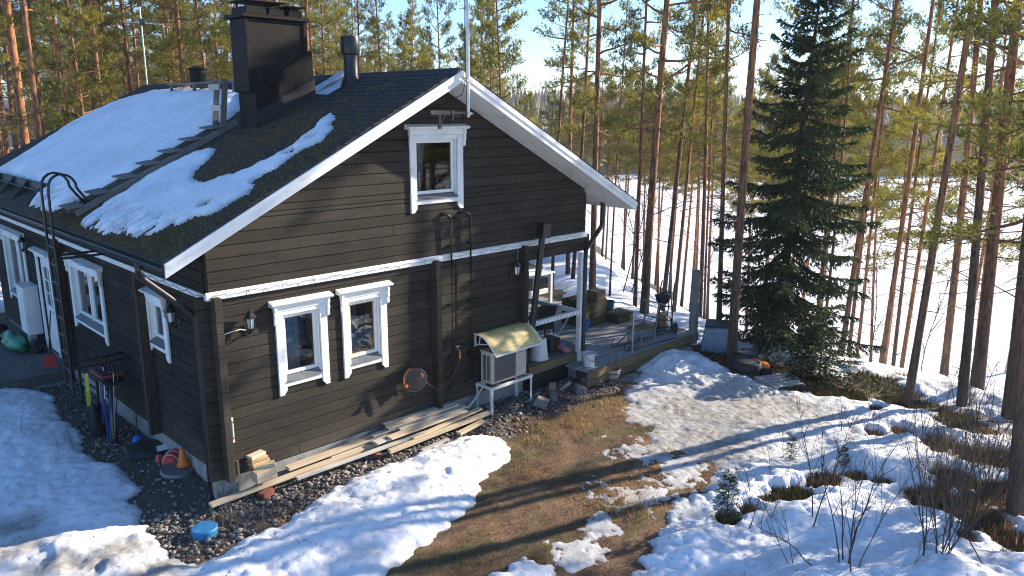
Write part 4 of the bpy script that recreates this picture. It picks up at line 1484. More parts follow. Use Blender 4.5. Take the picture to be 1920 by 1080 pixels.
# ---------------------------------------------------------- heat pump, stand and canopy
hp = thing('heat_pump', 'beige outdoor heat pump unit under the mossy canopy', 'heat pump', (0, 0, 0))
hx0, hx1, hy0, hy1, hz0, hz1 = 5.10, 6.02, -.46, -.12, .60, 1.22
M['hp'] = plain('weathered cream enamel', (.46, .43, .37), .45, 0, .12)
M['hp_dark'] = plain('dark grille grey', (.17, .155, .14), .6, .2, .15)
MB().box((hx0, hy0, hz0), (hx1, hy1, hz1)).build('casing', M['hp'], hp, bevel=.015)
MB().box((hx0 - .008, hy0 - .008, hz1 - .02), (hx1 + .008, hy1 + .008, hz1 + .012)).build('top_cover', M['hp'], hp, bevel=.008)
MB().box((hx0 + .045, hy0 - .006, hz0 + .05), (hx0 + .60, hy0 - .001, hz1 - .05)).build('fan_recess', M['hp_dark'], hp)
gr = MB()
for k in range(26):
    z = hz0 + .06 + k * .0188
    gr.box((hx0 + .045, hy0 - .016, z), (hx0 + .60, hy0 - .007, z + .007))
for k in range(10):
    x = hx0 + .05 + k * .060
    gr.box((x, hy0 - .020, hz0 + .05), (x + .005, hy0 - .0165, hz1 - .05))
tag(gr.build('fan_grille', M['hp_dark'], hp), kind='stuff')
MB().box((hx0 + .62, hy0 - .012, hz0 + .03), (hx1 - .012, hy0 - .001, hz1 - .03)).build('service_panel', M['hp'], hp, bevel=.006)
lv = MB()
for c in (0, 1):
    for k in range(24):
        z = hz0 + .05 + k * .0212
        lv.box((hx0 - .006, hy0 + .075 + c * .105, z), (hx0 - .001, hy0 + .155 + c * .105, z + .012))
tag(lv.build('side_louvre', M['black_matte'], hp), kind='stuff')
lg = MB()
lx, lz = hx0 + .70, hz1 - .115
for dx, dz in ((0, .014), (-.012, 0), (.012, 0)):          # three small lozenges and a line of worn letters
    lg.prism([(lx + dx - .009, hy0 - .0125, lz + dz), (lx + dx, hy0 - .0125, lz + dz + .012), (lx + dx + .009, hy0 - .0125, lz + dz), (lx + dx, hy0 - .0125, lz + dz - .012)], (0, -.0012, 0))
xx = lx + .035
for wdt in (.012, .012, .004, .012, .013, .010, .012):
    lg.box((xx, hy0 - .0137, lz - .010), (xx + .003, hy0 - .0125, lz + .016)).box((xx + .0035, hy0 - .0137, lz + .012), (xx + wdt, hy0 - .0125, lz + .016))
    if wdt > .01:
        lg.box((xx + wdt - .003, hy0 - .0137, lz - .010), (xx + wdt, hy0 - .0125, lz + .0115))
    xx += wdt + .006
lg.build('brand_mark', M['hp_dark'], hp)
for x in (hx0 + .12, hx1 - .2):
    MB().box((x, hy0 - .02, hz0 - .035), (x + .09, hy1 + .01, hz0 - .001)).build('foot', M['hp_dark'], hp)
pst = thing('heat_pump_stand', 'white metal stand with four legs under the heat pump', 'stand', (0, 0, 0))
fx0, fx1, fy0, fy1, fz = 5.04, 6.16, -.49, -.06, .56
for (x, y) in ((fx0, fy0), (fx1, fy0), (fx0, fy1), (fx1, fy1)):
    s1 = .05 if x == fx0 else -.05
    s2 = .05 if y == fy0 else -.05
    g = float(H(x, y)) - .05
    MB().box((x, y, g), (x + s1, y + s2 * .12, fz - .001)).box((x, y + s2 * .125, g), (x + s1 * .12, y + s2, fz - .001)).build('leg', M['alu'], pst)
MB().box((fx0 - .02, fy0 - .005, fz - .06), (fx1 + .02, fy0 + .035, fz)).box((fx0 - .02, fy1 - .035, fz - .06), (fx1 + .02, fy1 + .005, fz)).box((fx0 - .005, fy0 + .0355, fz - .055), (fx0 + .04, fy1 - .0355, fz - .004)).box((fx1 - .04, fy0 + .0355, fz - .055), (fx1 + .005, fy1 - .0355, fz - .004)).build('frame', M['alu'], pst, bevel=.004)
for x in (hx0 + .12, hx1 - .2):
    MB().box((x, fy0 + .0, fz + .001), (x + .09, fy1, fz + .004)).build('bearer', M['alu'], pst)
cn = thing('canopy', 'curved yellowed plastic canopy over the heat pump', 'canopy', (0, 0, 0))
cx0, cx1 = 5.04, 6.30
arc = []
for u in np.linspace(0, 1, 13):
    arc.append((-.02 - .60 * u, 1.53 + .05 * math.sin(u * math.pi) - .30 * u ** 1.7))


def canopy_mat():
    m = NT('algae stained polycarbonate')
    f = m.noise(3.2, 5, .6, (1, 1, 1), dist=.4)
    m.color(m.ramp(f, [(.32, (.36, .27, .14)), (.46, (.64, .48, .18)), (.6, (.76, .60, .30)), (.75, (.74, .63, .44))])).set(Roughness=.3)
    return m.m


M['canopy'] = canopy_mat()
b = MB()
for i in range(len(arc) - 1):
    (y0, z0_), (y1, z1_) = arc[i], arc[i + 1]
    b.prism([(cx0, y0, z0_), (cx0, y1 + .0001, z1_), (cx0, y1 + .0001, z1_ - .006), (cx0, y0, z0_ - .006)], (cx1 - cx0, 0, 0))
b.build('canopy_sheet', M['canopy'], cn)
for x in (cx0 - .012, cx1 + .012):
    MB().tube([(x, y, z - .003) for y, z in arc], .014, 6).build('side_rail', M['alu'], cn)
MB().box((cx0 - .02, arc[-1][0] - .02, arc[-1][1] - .03), (cx1 + .02, arc[-1][0] + .004, arc[-1][1] + .006)).build('front_rail', M['alu'], cn, bevel=.004)
for x in (cx0 + .01, cx1 - .02):
    MB().box((x, -.03, 1.28), (x + .03, -.004, 1.54)).bar((x + .015, -.02, 1.32), (x + .015, -.42, arc[8][1] - .02), .025, .02).bar((x + .015, -.12, 1.36), (x + .015, -.16, 1.52), .02, .015).build('canopy_bracket', M['alu'], cn)
tag(MB().tube([(5.6, -.11, 1.0), (5.62, -.05, .95), (5.4, -.03, .55), (5.0, -.05, .22), (4.75, -.12, .12)], .022, 8).build('pipe_cover', M['alu']), 'pale insulated pipe slanting from heat pump to gravel', 'pipe')

# ---------------------------------------------------------- porch and lake deck
PZ = .59                           # porch floor
DZ = .36                           # deck
po = thing('porch', 'covered porch cut into the lakeside corner with white rails', 'porch', (0, 0, 0))
k = 0
y = -.12
while y < 4.0:
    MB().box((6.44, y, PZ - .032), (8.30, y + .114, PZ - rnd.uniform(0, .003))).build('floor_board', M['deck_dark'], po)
    y += .12
MB().box((6.42, -.16, PZ - .22), (8.02, -.125, PZ - .034)).build('floor_beam', M['timber'], po, bevel=.005)
MB().box((8.26, -.12, PZ - .22), (8.30, 4.0, PZ - .034)).build('floor_beam', M['timber'], po, bevel=.005)
MB().box((6.52, -.10, -.3), (7.72, -.07, PZ - .225)).build('skirt_panel', M['black_matte'], po)
MB().box((7.78, -.26, -.5), (8.12, .02, .352)).build('pillar', M['concrete'], po, bevel=.015)
MB().box((7.93, -.23, .354), (8.05, -.11, 2.749)).build('post', M['white'], po, bevel=.008)
MB().box((7.925, 2.60, PZ + .001), (8.055, 2.73, 3.05)).build('post', M['white'], po, bevel=.008)
MB().box((6.38, -.20, 1.42), (7.928, -.10, 1.51)).build('rail', M['white'], po, bevel=.006)
MB().box((7.945, -.108, 1.41), (8.035, 2.598, 1.50)).build('rail', M['white'], po, bevel=.006)
MB().box((6.45, -.0, 3.02), (8.25, 4.0, 3.06)).build('ceiling', M['log_y_shade'], po)
MB().box((7.94, .12, 2.76), (8.05, 4.0, 3.018)).build('beam', M['log_y_shade'], po)
# light string wound on the rail
b = MB()
pts = []
for i in range(100):
    u = i / 99
    pts.append((6.45 + 1.45 * u, -.15 + .062 * math.cos(i * .9), 1.465 + .056 * math.sin(i * .9)))
b.tube(pts, .0045, 5)
tag(b.build('light_string', M['black']), 'dark string of lights wound round the porch rail', 'light string')

dk = thing('deck', 'weathered grey plank deck facing the lake', 'deck', (0, 0, 0))
y = -.78
while y < 4.7:
    x0 = 7.52 if y < -.28 else 8.32
    MB().box((x0 + rnd.uniform(-.01, .01), y, DZ - .03), (11.74 + rnd.uniform(-.015, .015), y + .115, DZ - rnd.uniform(0, .004))).build('deck_board', M['deck_x'], dk)
    y += .1215
MB().box((7.50, -.845, DZ - .19), (11.76, -.79, DZ - .005)).build('deck_beam', M['timber'], dk, bevel=.006)
MB().box((7.46, -.86, DZ - .33), (11.3, -.80, DZ - .195)).build('deck_beam', M['timber'], dk, bevel=.006)
MB().box((11.765, -.84, DZ - .2), (11.81, 4.7, DZ - .005)).build('deck_beam', M['timber'], dk, bevel=.006)
for x in (7.6, 9.2, 10.6, 11.6):
    MB().box((x, -.70, -1.6), (x + .12, -.58, DZ - .2)).build('deck_post', M['timber_z'], dk)
    MB().box((x, 3.8, -2.2), (x + .12, 3.92, DZ - .035)).build('deck_post', M['timber_z'], dk)
tag(MB().box((11.56, -.86, .10), (11.73, -.69, 1.95)).build('wooden_post', M['timber_z'], None, bevel=.012), 'thick grey square timber post at the deck corner', 'post')
pp = thing('metal_pole', 'thin grey metal pole standing on the deck edge', 'pole', (9.28, -.66, DZ))
MB().tube([(0, 0, 0.005), (0, 0, .86)], .024, 12).build('tube', M['galv'], pp, smooth=True)
MB().lathe([(.07, 0), (.07, .012), (.03, .014)], (0, 0, .0), 14).build('base_plate', M['galv'], pp)


def slatted_box(t, sx, sy, sz, n, mat, x0=0, y0=0):
    for s in range(4):
        for k in range(n):
            a, b_ = sz * k / n + .003, sz * (k + 1) / n - .004
            if s == 0: MB().box((x0, y0, a), (x0 + sx, y0 + .025, b_)).build('slat', mat, t, bevel=.003)
            if s == 1: MB().box((x0, y0 + sy - .025, a), (x0 + sx, y0 + sy, b_)).build('slat', mat, t, bevel=.003)
            if s == 2: MB().box((x0, y0 + .026, a), (x0 + .025, y0 + sy - .026, b_)).build('slat', mat, t, bevel=.003)
            if s == 3: MB().box((x0 + sx - .025, y0 + .026, a), (x0 + sx, y0 + sy - .026, b_)).build('slat', mat, t, bevel=.003)


M['green_wood'] = wood('mossy green boards', [(.25, (.025, .024, .012)), (.5, (.06, .055, .025)), (.8, (.12, .11, .05))], 'x', .8, .3, .3, .8)
pl = thing('planter', 'tall mossy wooden raised bed with dry leaves on top', 'planter', (10.05, 1.35, DZ))
slatted_box(pl, .85, .8, .64, 4, M['green_wood'])
MB().box((.03, .03, .50), (.82, .77, .56)).build('soil', M['debris'], pl)
q = np.random.RandomState(5)
lv = MB()
for i in range(260):
    x, y, z = q.uniform(.04, .81), q.uniform(.04, .76), .57 + abs(q.normal(0, .05))
    s = q.uniform(.03, .06); a = q.uniform(0, 6.3)
    lv.add([(x, y, z), (x + s * math.cos(a), y + s * math.sin(a), z + .02), (x + s * math.cos(a + 1.2), y + s * math.sin(a + 1.2), z + q.uniform(-.02, .03))], [(0, 1, 2)])
M['dead_leaf'] = plain('dead copper leaves', (.42, .17, .07), .8, 0, .5, 0, 30)
tag(lv.build('dry_leaves', M['dead_leaf'], pl), kind='stuff')
cb = thing('wooden_crate', 'pale wooden box lying on top of the raised bed', 'crate', (10.50, 1.36, DZ + .645))
slatted_box(cb, .36, .34, .20, 2, M['timber'])
MB().box((.002, .002, .201), (.358, .338, .218)).build('lid', M['timber'], cb, bevel=.003)
tag(MB().lathe([(.10, 0), (.12, .02), (.14, .42), (.16, .44), (.16, .47), (.13, .47), (.12, .10)], (11.25, 1.55, DZ), 18).build('plant_pot', M['teal'], None, smooth=True), 'tall dark teal pot behind the raised bed', 'pot')
tag(MB().box((10.95, 1.0, DZ + .002), (11.6, 1.5, DZ + .20)).box((10.93, .98, DZ + .201), (11.62, 1.52, DZ + .23)).build('storage_box', M['green_wood'], None, bevel=.01), 'low mossy box with lid on the deck beside the raised bed', 'box')
tag(MB().lathe([(.12, 0), (.16, .26), (.165, .27), (.15, .27), (.11, .03)], (9.86, 1.25, DZ), 16).build('bucket', M['blue_dark'], None, smooth=True), 'small dark blue bucket at the foot of the raised bed', 'bucket')

# white bench shelf behind the porch
wt = thing('garden_table', 'white painted garden table with low rail beyond the porch', 'table', (10.55, 3.75, DZ))
MB().box((-.75, -.36, .95), (.62, .36, 1.0)).build('table_top', M['white'], wt, bevel=.006)
for x, y in ((-.68, -.3), (.50, -.3), (-.68, .3), (.50, .3)):
    MB().box((x - .045, y - .045, .001), (x + .045, y + .045, .949)).build('leg', M['white'], wt, bevel=.005)
MB().box((-.63, -.32, .42), (.45, -.28, .56)).build('rail', M['white'], wt, bevel=.004)
tag(MB().lathe([(.10, 0), (.13, .03), (.14, .26), (.15, .30), (.13, .31), (.10, .05)], (9.3, 1.9, DZ), 18).build('flower_pot', M['pail_white'], None, smooth=True), 'plain white pot on the deck seen over the porch rail', 'pot')

# kick sled
ksl = thing('kick_sled', 'old wooden kick sled with curled steel runners on the deck', 'kick sled', (10.05, -.42, DZ), math.radians(-6))
M['rust_steel'] = plain('rusty runner steel', (.09, .06, .045), .6, .5, .3)
for y in (-.20, .20):
    pts = [(-.78, y, .22), (-.86, y, .17), (-.88, y, .09), (-.80, y, .02), (-.6, y, .014), (.95, y, .014)]
    MB().tube(pts, .013, 8).build('runner', M['rust_steel'], ksl, smooth=True)
    MB().bar((-.30, y, .02), (-.30, y * .9, .40), .03, .03).build('leg', M['timber_z'], ksl)
    MB().bar((.12, y, .02), (.30, y * .85, .95), .035, .03, (1, 0, 0)).build('upright', M['timber_z'], ksl)
    MB().bar((-.72, y, .05), (-.28, y * .9, .30), .018, .018).build('brace', M['rust_steel'], ksl)
for k in range(4):
    MB().box((-.42 + k * .0, -.20 + k * .103, .40), (.20, -.11 + k * .103, .425)).build('seat_slat', M['timber'], ksl, bevel=.003)
MB().tube([(.30, -.32, .96), (.30, .32, .96)], .018, 8).build('handlebar', M['timber_z'], ksl, smooth=True)
MB().bar((.22, -.19, .62), (.22, .19, .62), .02, .03).build('cross_bar', M['timber_z'], ksl)
MB().torus((.23, .02, .62), .075, .014, 'x', 18, 6).build('bell', M['pail_white'], ksl, smooth=True)

# sack truck with a hanging cauldron, shovels beside it
tr_ = thing('sack_truck', 'dark two wheeled sack truck on the far deck end', 'sack truck', (11.25, -.22, DZ), math.radians(40))
for y in (-.16, .16):
    MB().tube([(0, y, .06), (-.03, y, 1.10), (-.10, y, 1.22), (-.30, y, 1.36)], .016, 8).build('frame_tube', M['black'], tr_, smooth=True)
for z in (.3, .65, 1.0):
    MB().tube([(-.01, -.16, z), (-.01, .16, z)], .012, 8).build('cross_bar', M['black'], tr_, smooth=True)
MB().box((.0, -.20, .03), (.26, .20, .04)).build('toe_plate', M['grey_metal'], tr_)
for y in (-.24, .24):
    w = MB().torus((-.13, y, .14), .10, .040, 'y', 22, 10).build('wheel', M['rubber'], tr_, smooth=True)
    MB().lathe([(.075, -.03), (.075, .03), (.02, .035)], (-.13, y, .14), 14, 'y').build('rim', M['galv'], w, smooth=True)
MB().tube([(-.13, -.24, .14), (-.13, .24, .14)], .012, 8).build('axle', M['black'], tr_)
ca = thing('cauldron', 'black iron cauldron with lid hanging from the sack truck', 'pot', (10.96, -.30, DZ + .80))
MB().lathe([(.02, -.02), (.12, 0), (.165, .07), (.18, .16), (.20, .175), (.20, .185)], (0, 0, 0), 20).build('bowl', M['black_matte'], ca, smooth=True)
MB().lathe([(.205, .187), (.19, .205), (.06, .235), (.03, .24), (.03, .27), (.0, .275)], (0, 0, 0), 20).build('lid', M['black_matte'], ca, smooth=True)
MB().tube([(-.19, 0, .17), (-.1, 0, .33), (.0, .0, .37), (.1, 0, .33), (.19, 0, .17)], .008, 6).build('bail', M['black'], ca, smooth=True)


def shovel(loc, lean, rz, h, blade, lab, grip):
    t = thing('shovel', lab, 'shovel', loc, rz)
    R = Ry(lean)
    MB().tube([R @ Vector((0, 0, .30)), R @ Vector((0, 0, h))], .017, 8).build('handle', M['timber_z'], t, smooth=True)
    MB().tube([R @ Vector((0, -.06, h)), R @ Vector((0, .06, h))], .02, 8).build('grip', grip, t, smooth=True)
    MB().add([R @ Vector(p) for p in ((.03, -.12, .34), (.03, .12, .34), (-.02, .15, .02), (-.02, -.15, .02), (.045, -.12, .34), (.045, .12, .34), (-.005, .15, .02), (-.005, -.15, .02))],
             [(0, 3, 2, 1), (4, 5, 6, 7), (0, 1, 5, 4), (1, 2, 6, 5), (2, 3, 7, 6), (3, 0, 4, 7)]).build('blade', blade, t)
    return t


shovel((11.48, -.30, DZ), .10, 2.4, 1.45, M['grey_metal'], 'shovel with teal grip leaning by the sack truck', M['teal'])
shovel((11.55, -.05, DZ), -.06, 2.1, 1.25, M['grey_metal'], 'shorter grey shovel standing behind the sack truck', M['timber_z'])
tag(MB().lathe([(.15, 0), (.16, .05), (.15, .34), (.02, .345)], (11.62, .12, DZ), 16).build('log_stump', M['log_cut'], None, smooth=True), 'short round log stump next to the deck corner post', 'stump')

# porch clutter
p = on(1014, 682, 'z', PZ)
ub = thing('upturned_bucket', 'large white tub turned upside down on the porch edge', 'tub', (6.93, .06, PZ))
MB().lathe([(.215, 0), (.222, .012), (.215, .024), (.205, .03), (.165, .44), (.15, .455), (.135, .452), (.02, .446)], (0, 0, 0), 28).build('body', M['pail_white'], ub, smooth=True)


def garden_chair(loc, rz, lab):
    t = thing('garden_chair', lab, 'chair', loc, rz)
    MB().box((-.26, -.25, .41), (.26, .25, .44)).build('seat', M['cloth_black'], t, bevel=.01)
    MB().prism([(-.26, .25, .42), (.26, .25, .42), (.24, .40, .98), (.0, .42, 1.02), (-.24, .40, .98)], (0, .025, 0)).build('backrest', M['cloth_black'], t, bevel=.006)
    for x in (-.27, .27):
        MB().tube([(x, -.25, 0), (x, -.22, .62), (x, .28, .64)], .018, 8).build('leg', M['black'], t, smooth=True)
        MB().tube([(x, .32, 0), (x * .98, .24, .62), (x * .95, .42, 1.0)], .018, 8).build('leg', M['black'], t, smooth=True)
        MB().box((x - .03, -.26, .645), (x + .03, .30, .665)).build('armrest', M['black'], t, bevel=.006)
    return t


garden_chair((7.05, .75, PZ), math.radians(200), 'black garden chair close to the house side of the porch')
garden_chair((7.62, .72, PZ), math.radians(155), 'black garden chair by the white porch post with sloping back')
tag(MB().box((7.36, .10, PZ + .002), (7.66, .42, PZ + .27)).box((7.35, .09, PZ + .271), (7.67, .43, PZ + .30)).build('storage_box', M['black_matte'], None, bevel=.012), 'small dark box with a grey lid on the porch floor', 'box')
cn_ = thing('jerry_can', 'pale translucent canister standing behind the dark porch box', 'canister', (7.74, .42, PZ))
MB().box((-.10, -.14, 0), (.10, .14, .30)).build('body', M['pail_white'], cn_, bevel=.025)
MB().tube([(0, .08, .30), (0, .08, .345)], .028, 12).build('cap', M['black'], cn_)
MB().tube([(0, -.09, .29), (0, -.08, .34), (0, .0, .345), (0, .02, .29)], .014, 8).build('handle', M['pail_white'], cn_)
dp_ = thing('dustpan', 'red dustpan with blue brush on the porch floor', 'dustpan', (7.70, -.02, PZ), math.radians(20))
MB().prism([(-.14, -.10, .004), (.14, -.10, .004), (.11, .14, .10), (-.11, .14, .10)], (0, 0, .012)).box((-.11, .13, .005), (.11, .142, .16)).build('pan', M['red_plastic'], dp_)
MB().tube([(0, .14, .12), (0, .24, .20)], .016, 8).build('handle', M['red_plastic'], dp_)
MB().box((-.10, .02, .115), (.12, .07, .15)).build('brush', M['blue_dark'], dp_)
br = thing('broom', 'long pale broom handle leaning on the porch rail', 'broom', (7.55, .12, PZ))
MB().tube([(0, 0, .30), (.28, -.22, .92)], .014, 8).build('handle', M['lumber_grey'], br, smooth=True)
MB().prism([(-.10, .06, .02), (.04, .12, .02), (.02, .02, .32), (-.02, .0, .32)], (.03, -.05, 0)).build('bristles', M['cloth_black'], br)


def sack(name, loc, s, mat, label, cat, seed, flat=.6):
    q = np.random.RandomState(seed)
    bm = bmesh.new()
    bmesh.ops.create_icosphere(bm, subdivisions=3, radius=1)
    for v in bm.verts:
        d = 1 + .35 * (mn.noise(v.co * 1.7 + Vector((seed, 0, 0))) + .5 * mn.noise(v.co * 4.1 + Vector((0, seed, 0))))
        v.co = Vector((v.co.x * s[0] * d, v.co.y * s[1] * d, max(0.004, (v.co.z * .9 + flat) * s[2] * d)))
    me = bpy.data.meshes.new(name); bm.to_mesh(me); bm.free()
    me.polygons.foreach_set('use_smooth', [True] * len(me.polygons))
    me.materials.append(mat)
    o = bpy.data.objects.new(name, me); COL.objects.link(o)
    o.location = loc
    return tag(o, label, cat)


sack('cushion', (6.75, .55, PZ), (.16, .2, .42), M['cloth_black'], 'crumpled black cushion bag behind the upturned tub', 'bag', 3)
sack('cushion', (7.15, .35, PZ), (.18, .16, .20), M['cloth_black'], 'black crumpled cloth between tub and dark box', 'cloth', 4)
tag(MB().lathe([(.02, 0), (.13, .01), (.16, .05), (.13, .09), (.02, .10)], (6.75, 1.1, PZ + .78), 18).build('float', M['tarp'], None, smooth=True), 'grey rounded float showing above the porch rail', 'float')
sack('dark_blanket', (7.0, 1.5, PZ + .0), (.28, .22, .52), M['cloth_black'], 'dark blanket heap seen over the porch rail', 'blanket', 8)
tag(MB().torus((6.545, -.19, 1.17), .085, .028, 'y', 22, 8, Rz(.5)).torus((6.55, -.205, 1.165), .08, .026, 'y', 22, 8, Rz(.4)).build('rope_coil', M['rope'] if 'rope' in M else plain('yellow orange rope', (.62, .36, .08), .6, 0, .2, .3, 40), None, smooth=True), 'coil of orange rope hung on the porch corner post', 'rope')
tl = thing('hanging_lamp', 'dark teal lampshade hanging under the porch roof', 'lamp', (7.95, 2.0, 2.72))
MB().lathe([(.03, .16), (.14, .12), (.20, -.02), (.20, -.06), (.18, -.06), (.02, .10)], (0, 0, 0), 20).build('shade', M['teal'], tl, smooth=True)
MB().tube([(0, 0, .15), (0, 0, .30)], .006, 6).build('cord', M['black'], tl)
ct = thing('leaning_pipe', 'black pipe with a flared box top leaning at the porch corner', 'pipe', (0, 0, 0))
MB().tube([(6.36, -.27, 1.30), (6.62, -.30, 3.36)], .065, 12).build('pipe', M['black'], ct, smooth=True)
MB().prism([(6.52, -.40, 3.26), (6.73, -.40, 3.24), (6.78, -.40, 3.53), (6.55, -.40, 3.55)], (0, .21, 0)).build('funnel', M['black'], ct, bevel=.01)

# pails at the deck
wp = thing('pail', 'white paint pail at the foot of the downpipe', 'pail', (7.86, -.56, DZ))
MB().lathe([(.115, 0), (.14, .27), (.148, .275), (.148, .29), (.132, .29), (.11, .02)], (0, 0, 0), 20).build('body', M['pail_white'], wp, smooth=True)
MB().tube([(-.14, 0, .27), (-.1, -.1, .16), (0, -.15, .12), (.1, -.1, .16), (.14, 0, .27)], .005, 6).build('bail', M['black'], wp)
gp = at_ground(1147, 712)
wb = thing('wash_bucket', 'pinkish bucket with black bands and upright handle by the deck', 'bucket', (gp[0], gp[1], gp[2] - .01))
M['pink'] = plain('dusty pink plastic', (.42, .33, .29), .6, 0, .15)
MB().lathe([(.15, 0), (.185, .25), (.195, .255), (.195, .27), (.178, .27), (.14, .03)], (0, 0, 0), 22).build('body', M['pink'], wb, smooth=True)
for z in (.07, .19):
    MB().torus((0, 0, z), .158 + z * .14, .010, 'z', 22, 6).build('band', M['black'], wb, smooth=True)
MB().tube([(-.16, 0, .26), (-.15, 0, .52), (-.10, 0, .56), (.10, 0, .56), (.15, 0, .52), (.16, 0, .26)], .008, 6).build('bail', M['rust_steel'], wb)


def boulder(loc, s, label, seed, mat='stone', cat='stone', rot=0.0, name='boulder'):
    bm = bmesh.new()
    bmesh.ops.create_icosphere(bm, subdivisions=3, radius=1)
    for v in bm.verts:
        d = 1 + .30 * mn.noise(v.co * 1.3 + Vector((seed, 1, 0))) + .14 * mn.noise(v.co * 3.7 + Vector((0, seed, 2)))
        c = v.co.copy()
        m_ = max(abs(c.x), abs(c.y), abs(c.z))
        c = c.lerp(c / m_ * .8, .45)
        v.co = Vector((c.x * s[0], c.y * s[1], c.z * s[2])) * d
    me = bpy.data.meshes.new(name); bm.to_mesh(me); bm.free()
    me.materials.append(M[mat])
    o = bpy.data.objects.new(name, me); COL.objects.link(o)
    o.location = loc; o.rotation_euler = (0, 0, rot)
    return tag(o, label, cat)


boulder((11.15, -.72, -.08), (.34, .25, .26), 'mossy grey boulder under the far deck corner', 11)
boulder((8.75, -.98, -.06), (.42, .22, .09), 'flat grey stone slab in front of the deck beam', 12)
boulder((9.5, -.74, -.10), (.25, .2, .14), 'brownish stone half under the middle of the deck', 13)
sack('dark_bag', (10.45, -.78, -.12), (.24, .16, .24), M['cloth_black'], 'black bag tucked under the deck beam', 'bag', 6)

# tarpaulin over something square
tb = bmesh.new()
bmesh.ops.create_cube(tb, size=1)
bmesh.ops.subdivide_edges(tb, edges=tb.edges, cuts=9, use_grid_fill=True)
for v in tb.verts:
    x, y, z = v.co
    h = z + .5
    fl = 1 + .22 * (1 - h) ** 1.2
    pleat = .035 * (1 - h) * math.sin(9 * math.atan2(y, x) + 3 * h) + .02 * mn.noise(v.co * 6)
    r = math.hypot(x, y) + 1e-6
    v.co = Vector((x * .70 * fl + x / r * pleat, y * .62 * fl + y / r * pleat, h * .80 - .05 * (x + .5) * h + .03 * mn.noise(v.co * 4 + Vector((5, 0, 0))) * (h > .9) - .06 * (h > .95) * (abs(x) > .42 or abs(y) > .42)))
me = bpy.data.meshes.new('tarp_cover'); tb.to_mesh(me); tb.free()
me.polygons.foreach_set('use_smooth', [True] * len(me.polygons)); me.materials.append(M['tarp'])
to = bpy.data.objects.new('tarp_cover', me); COL.objects.link(to)
to.location = (12.12, -1.18, -.22); to.rotation_euler = (0, 0, .5)
tag(to, 'grey tarpaulin draped over a box beside the deck corner', 'tarpaulin')
MB().box((-.34, -.33, .80), (.34, .30, .83)).build('board', M['black_matte'], to)

# wheels and bucket at the spruce
def car_wheel(loc, label, tilt=0.0, rz=0.0):
    t = thing('car_wheel', label, 'wheel', loc, rz, 'wheels piled under the spruce')
    R = Rx(tilt)
    MB().lathe([(.20, .015), (.27, 0), (.315, .03), (.325, .07), (.325, .13), (.315, .17), (.27, .20), (.20, .185), (.20, .10)], (0, 0, 0), 30, 'z', R, cap=False).build('tyre', M['rubber'], t, smooth=True)
    MB().lathe([(.20, .175), (.19, .16), (.17, .12), (.09, .11), (.07, .13), (.02, .135)], (0, 0, 0), 24, 'z', R).build('rim', M['galv'], t, smooth=True)
    return t


g = at_ground(1396, 707)
car_wheel((g[0], g[1], g[2] + .0), 'lower car wheel of the front pile under the spruce')
car_wheel((g[0] + .02, g[1] - .01, g[2] + .205), 'upper car wheel of the front pile under the spruce', .03)
car_wheel((g[0] + .52, g[1] + .22, g[2] + .02), 'car wheel lying behind the front wheel pile', .02)
car_wheel((g[0] + .54, g[1] + .21, g[2] + .225), 'car wheel on top of the rear wheel pile', -.04)
g = at_ground(1435, 709)
bb = thing('black_bucket', 'black bucket with an orange thing inside near the wheels', 'bucket', (g[0], g[1], g[2] + .02))
MB().lathe([(.14, 0), (.19, .25), (.20, .255), (.20, .27), (.18, .27), (.13, .03)], (0, 0, 0), 22).build('body', M['black_matte'], bb, smooth=True)
obj_ = MB().lathe([(.02, .10), (.12, .12), (.15, .20), (.13, .30), (.07, .34), (.02, .345)], (.0, .02, 0), 16, 'z', Rx(-.25)).build('orange_ball', M['orange_plastic'], bb, smooth=True)
g = at_ground(1462, 722)
pal = thing('pallet', 'broken wooden pallet boards lying beside the black bucket', 'pallet', (g[0], g[1], g[2]), math.radians(-25))
for k in range(5):
    MB().box((-.42, -.35 + k * .15, .10), (.42 + rnd.uniform(-.1, .1), -.24 + k * .15, .122)).build('board', M['lumber_grey'], pal, bevel=.003)
for x in (-.36, .0, .34):
    MB().box((x - .04, -.36, .0), (x + .04, .36, .098)).build('bearer', M['lumber_grey'], pal, bevel=.003)

# ---------------------------------------------------------- boards along the gable
def lumber(x0, y0, z0, x1, y1, z1, w, h, mat, label, roll=0.0):
    p, q = Vector((x0, y0, z0)), Vector((x1, y1, z1))
    up = Vector((0, math.sin(roll), math.cos(roll)))
    b = MB().bar(p, q, w, h, up)
    return tag(b.build('lumber_board', M[mat], None, bevel=.004), label, 'board', 'boards stacked along the gable wall')


lumber(-.32, -.20, .08, 3.55, -.30, .17, .12, .045, 'lumber', 'longest yellow plank whose end sticks out past the corner')
lumber(.95, -.14, .20, 3.35, -.16, .24, .14, .05, 'lumber', 'thick yellow plank between block pile and board heap')
lumber(.95, -.42, .13, 3.45, -.50, .16, .075, .045, 'lumber_grey', 'narrow pale batten on the gravel side of the heap')
lumber(1.7, -.12, .15, 4.1, -.14, .18, .18, .03, 'lumber_grey', 'dark shaded board low against the wall')
lumber(2.45, -.30, .20, 4.55, -.36, .20, .17, .025, 'lumber_grey', 'wide grey board at the bottom of the heap')
lumber(2.95, -.14, .27, 4.35, -.16, .27, .16, .025, 'lumber_grey', 'grey board under the topmost ones near the strip')
lumber(2.5, -.20, .285, 3.55, -.20, .29, .11, .025, 'lumber_grey', 'short pale board sticking out left of the heap')
lumber(2.85, -.08, .345, 4.38, -.10, .345, .12, .025, 'lumber_grey', 'topmost pale board nearest the wall')
lumber(2.82, -.20, .33, 4.42, -.21, .33, .12, .028, 'lumber', 'second pale board from the wall on top')
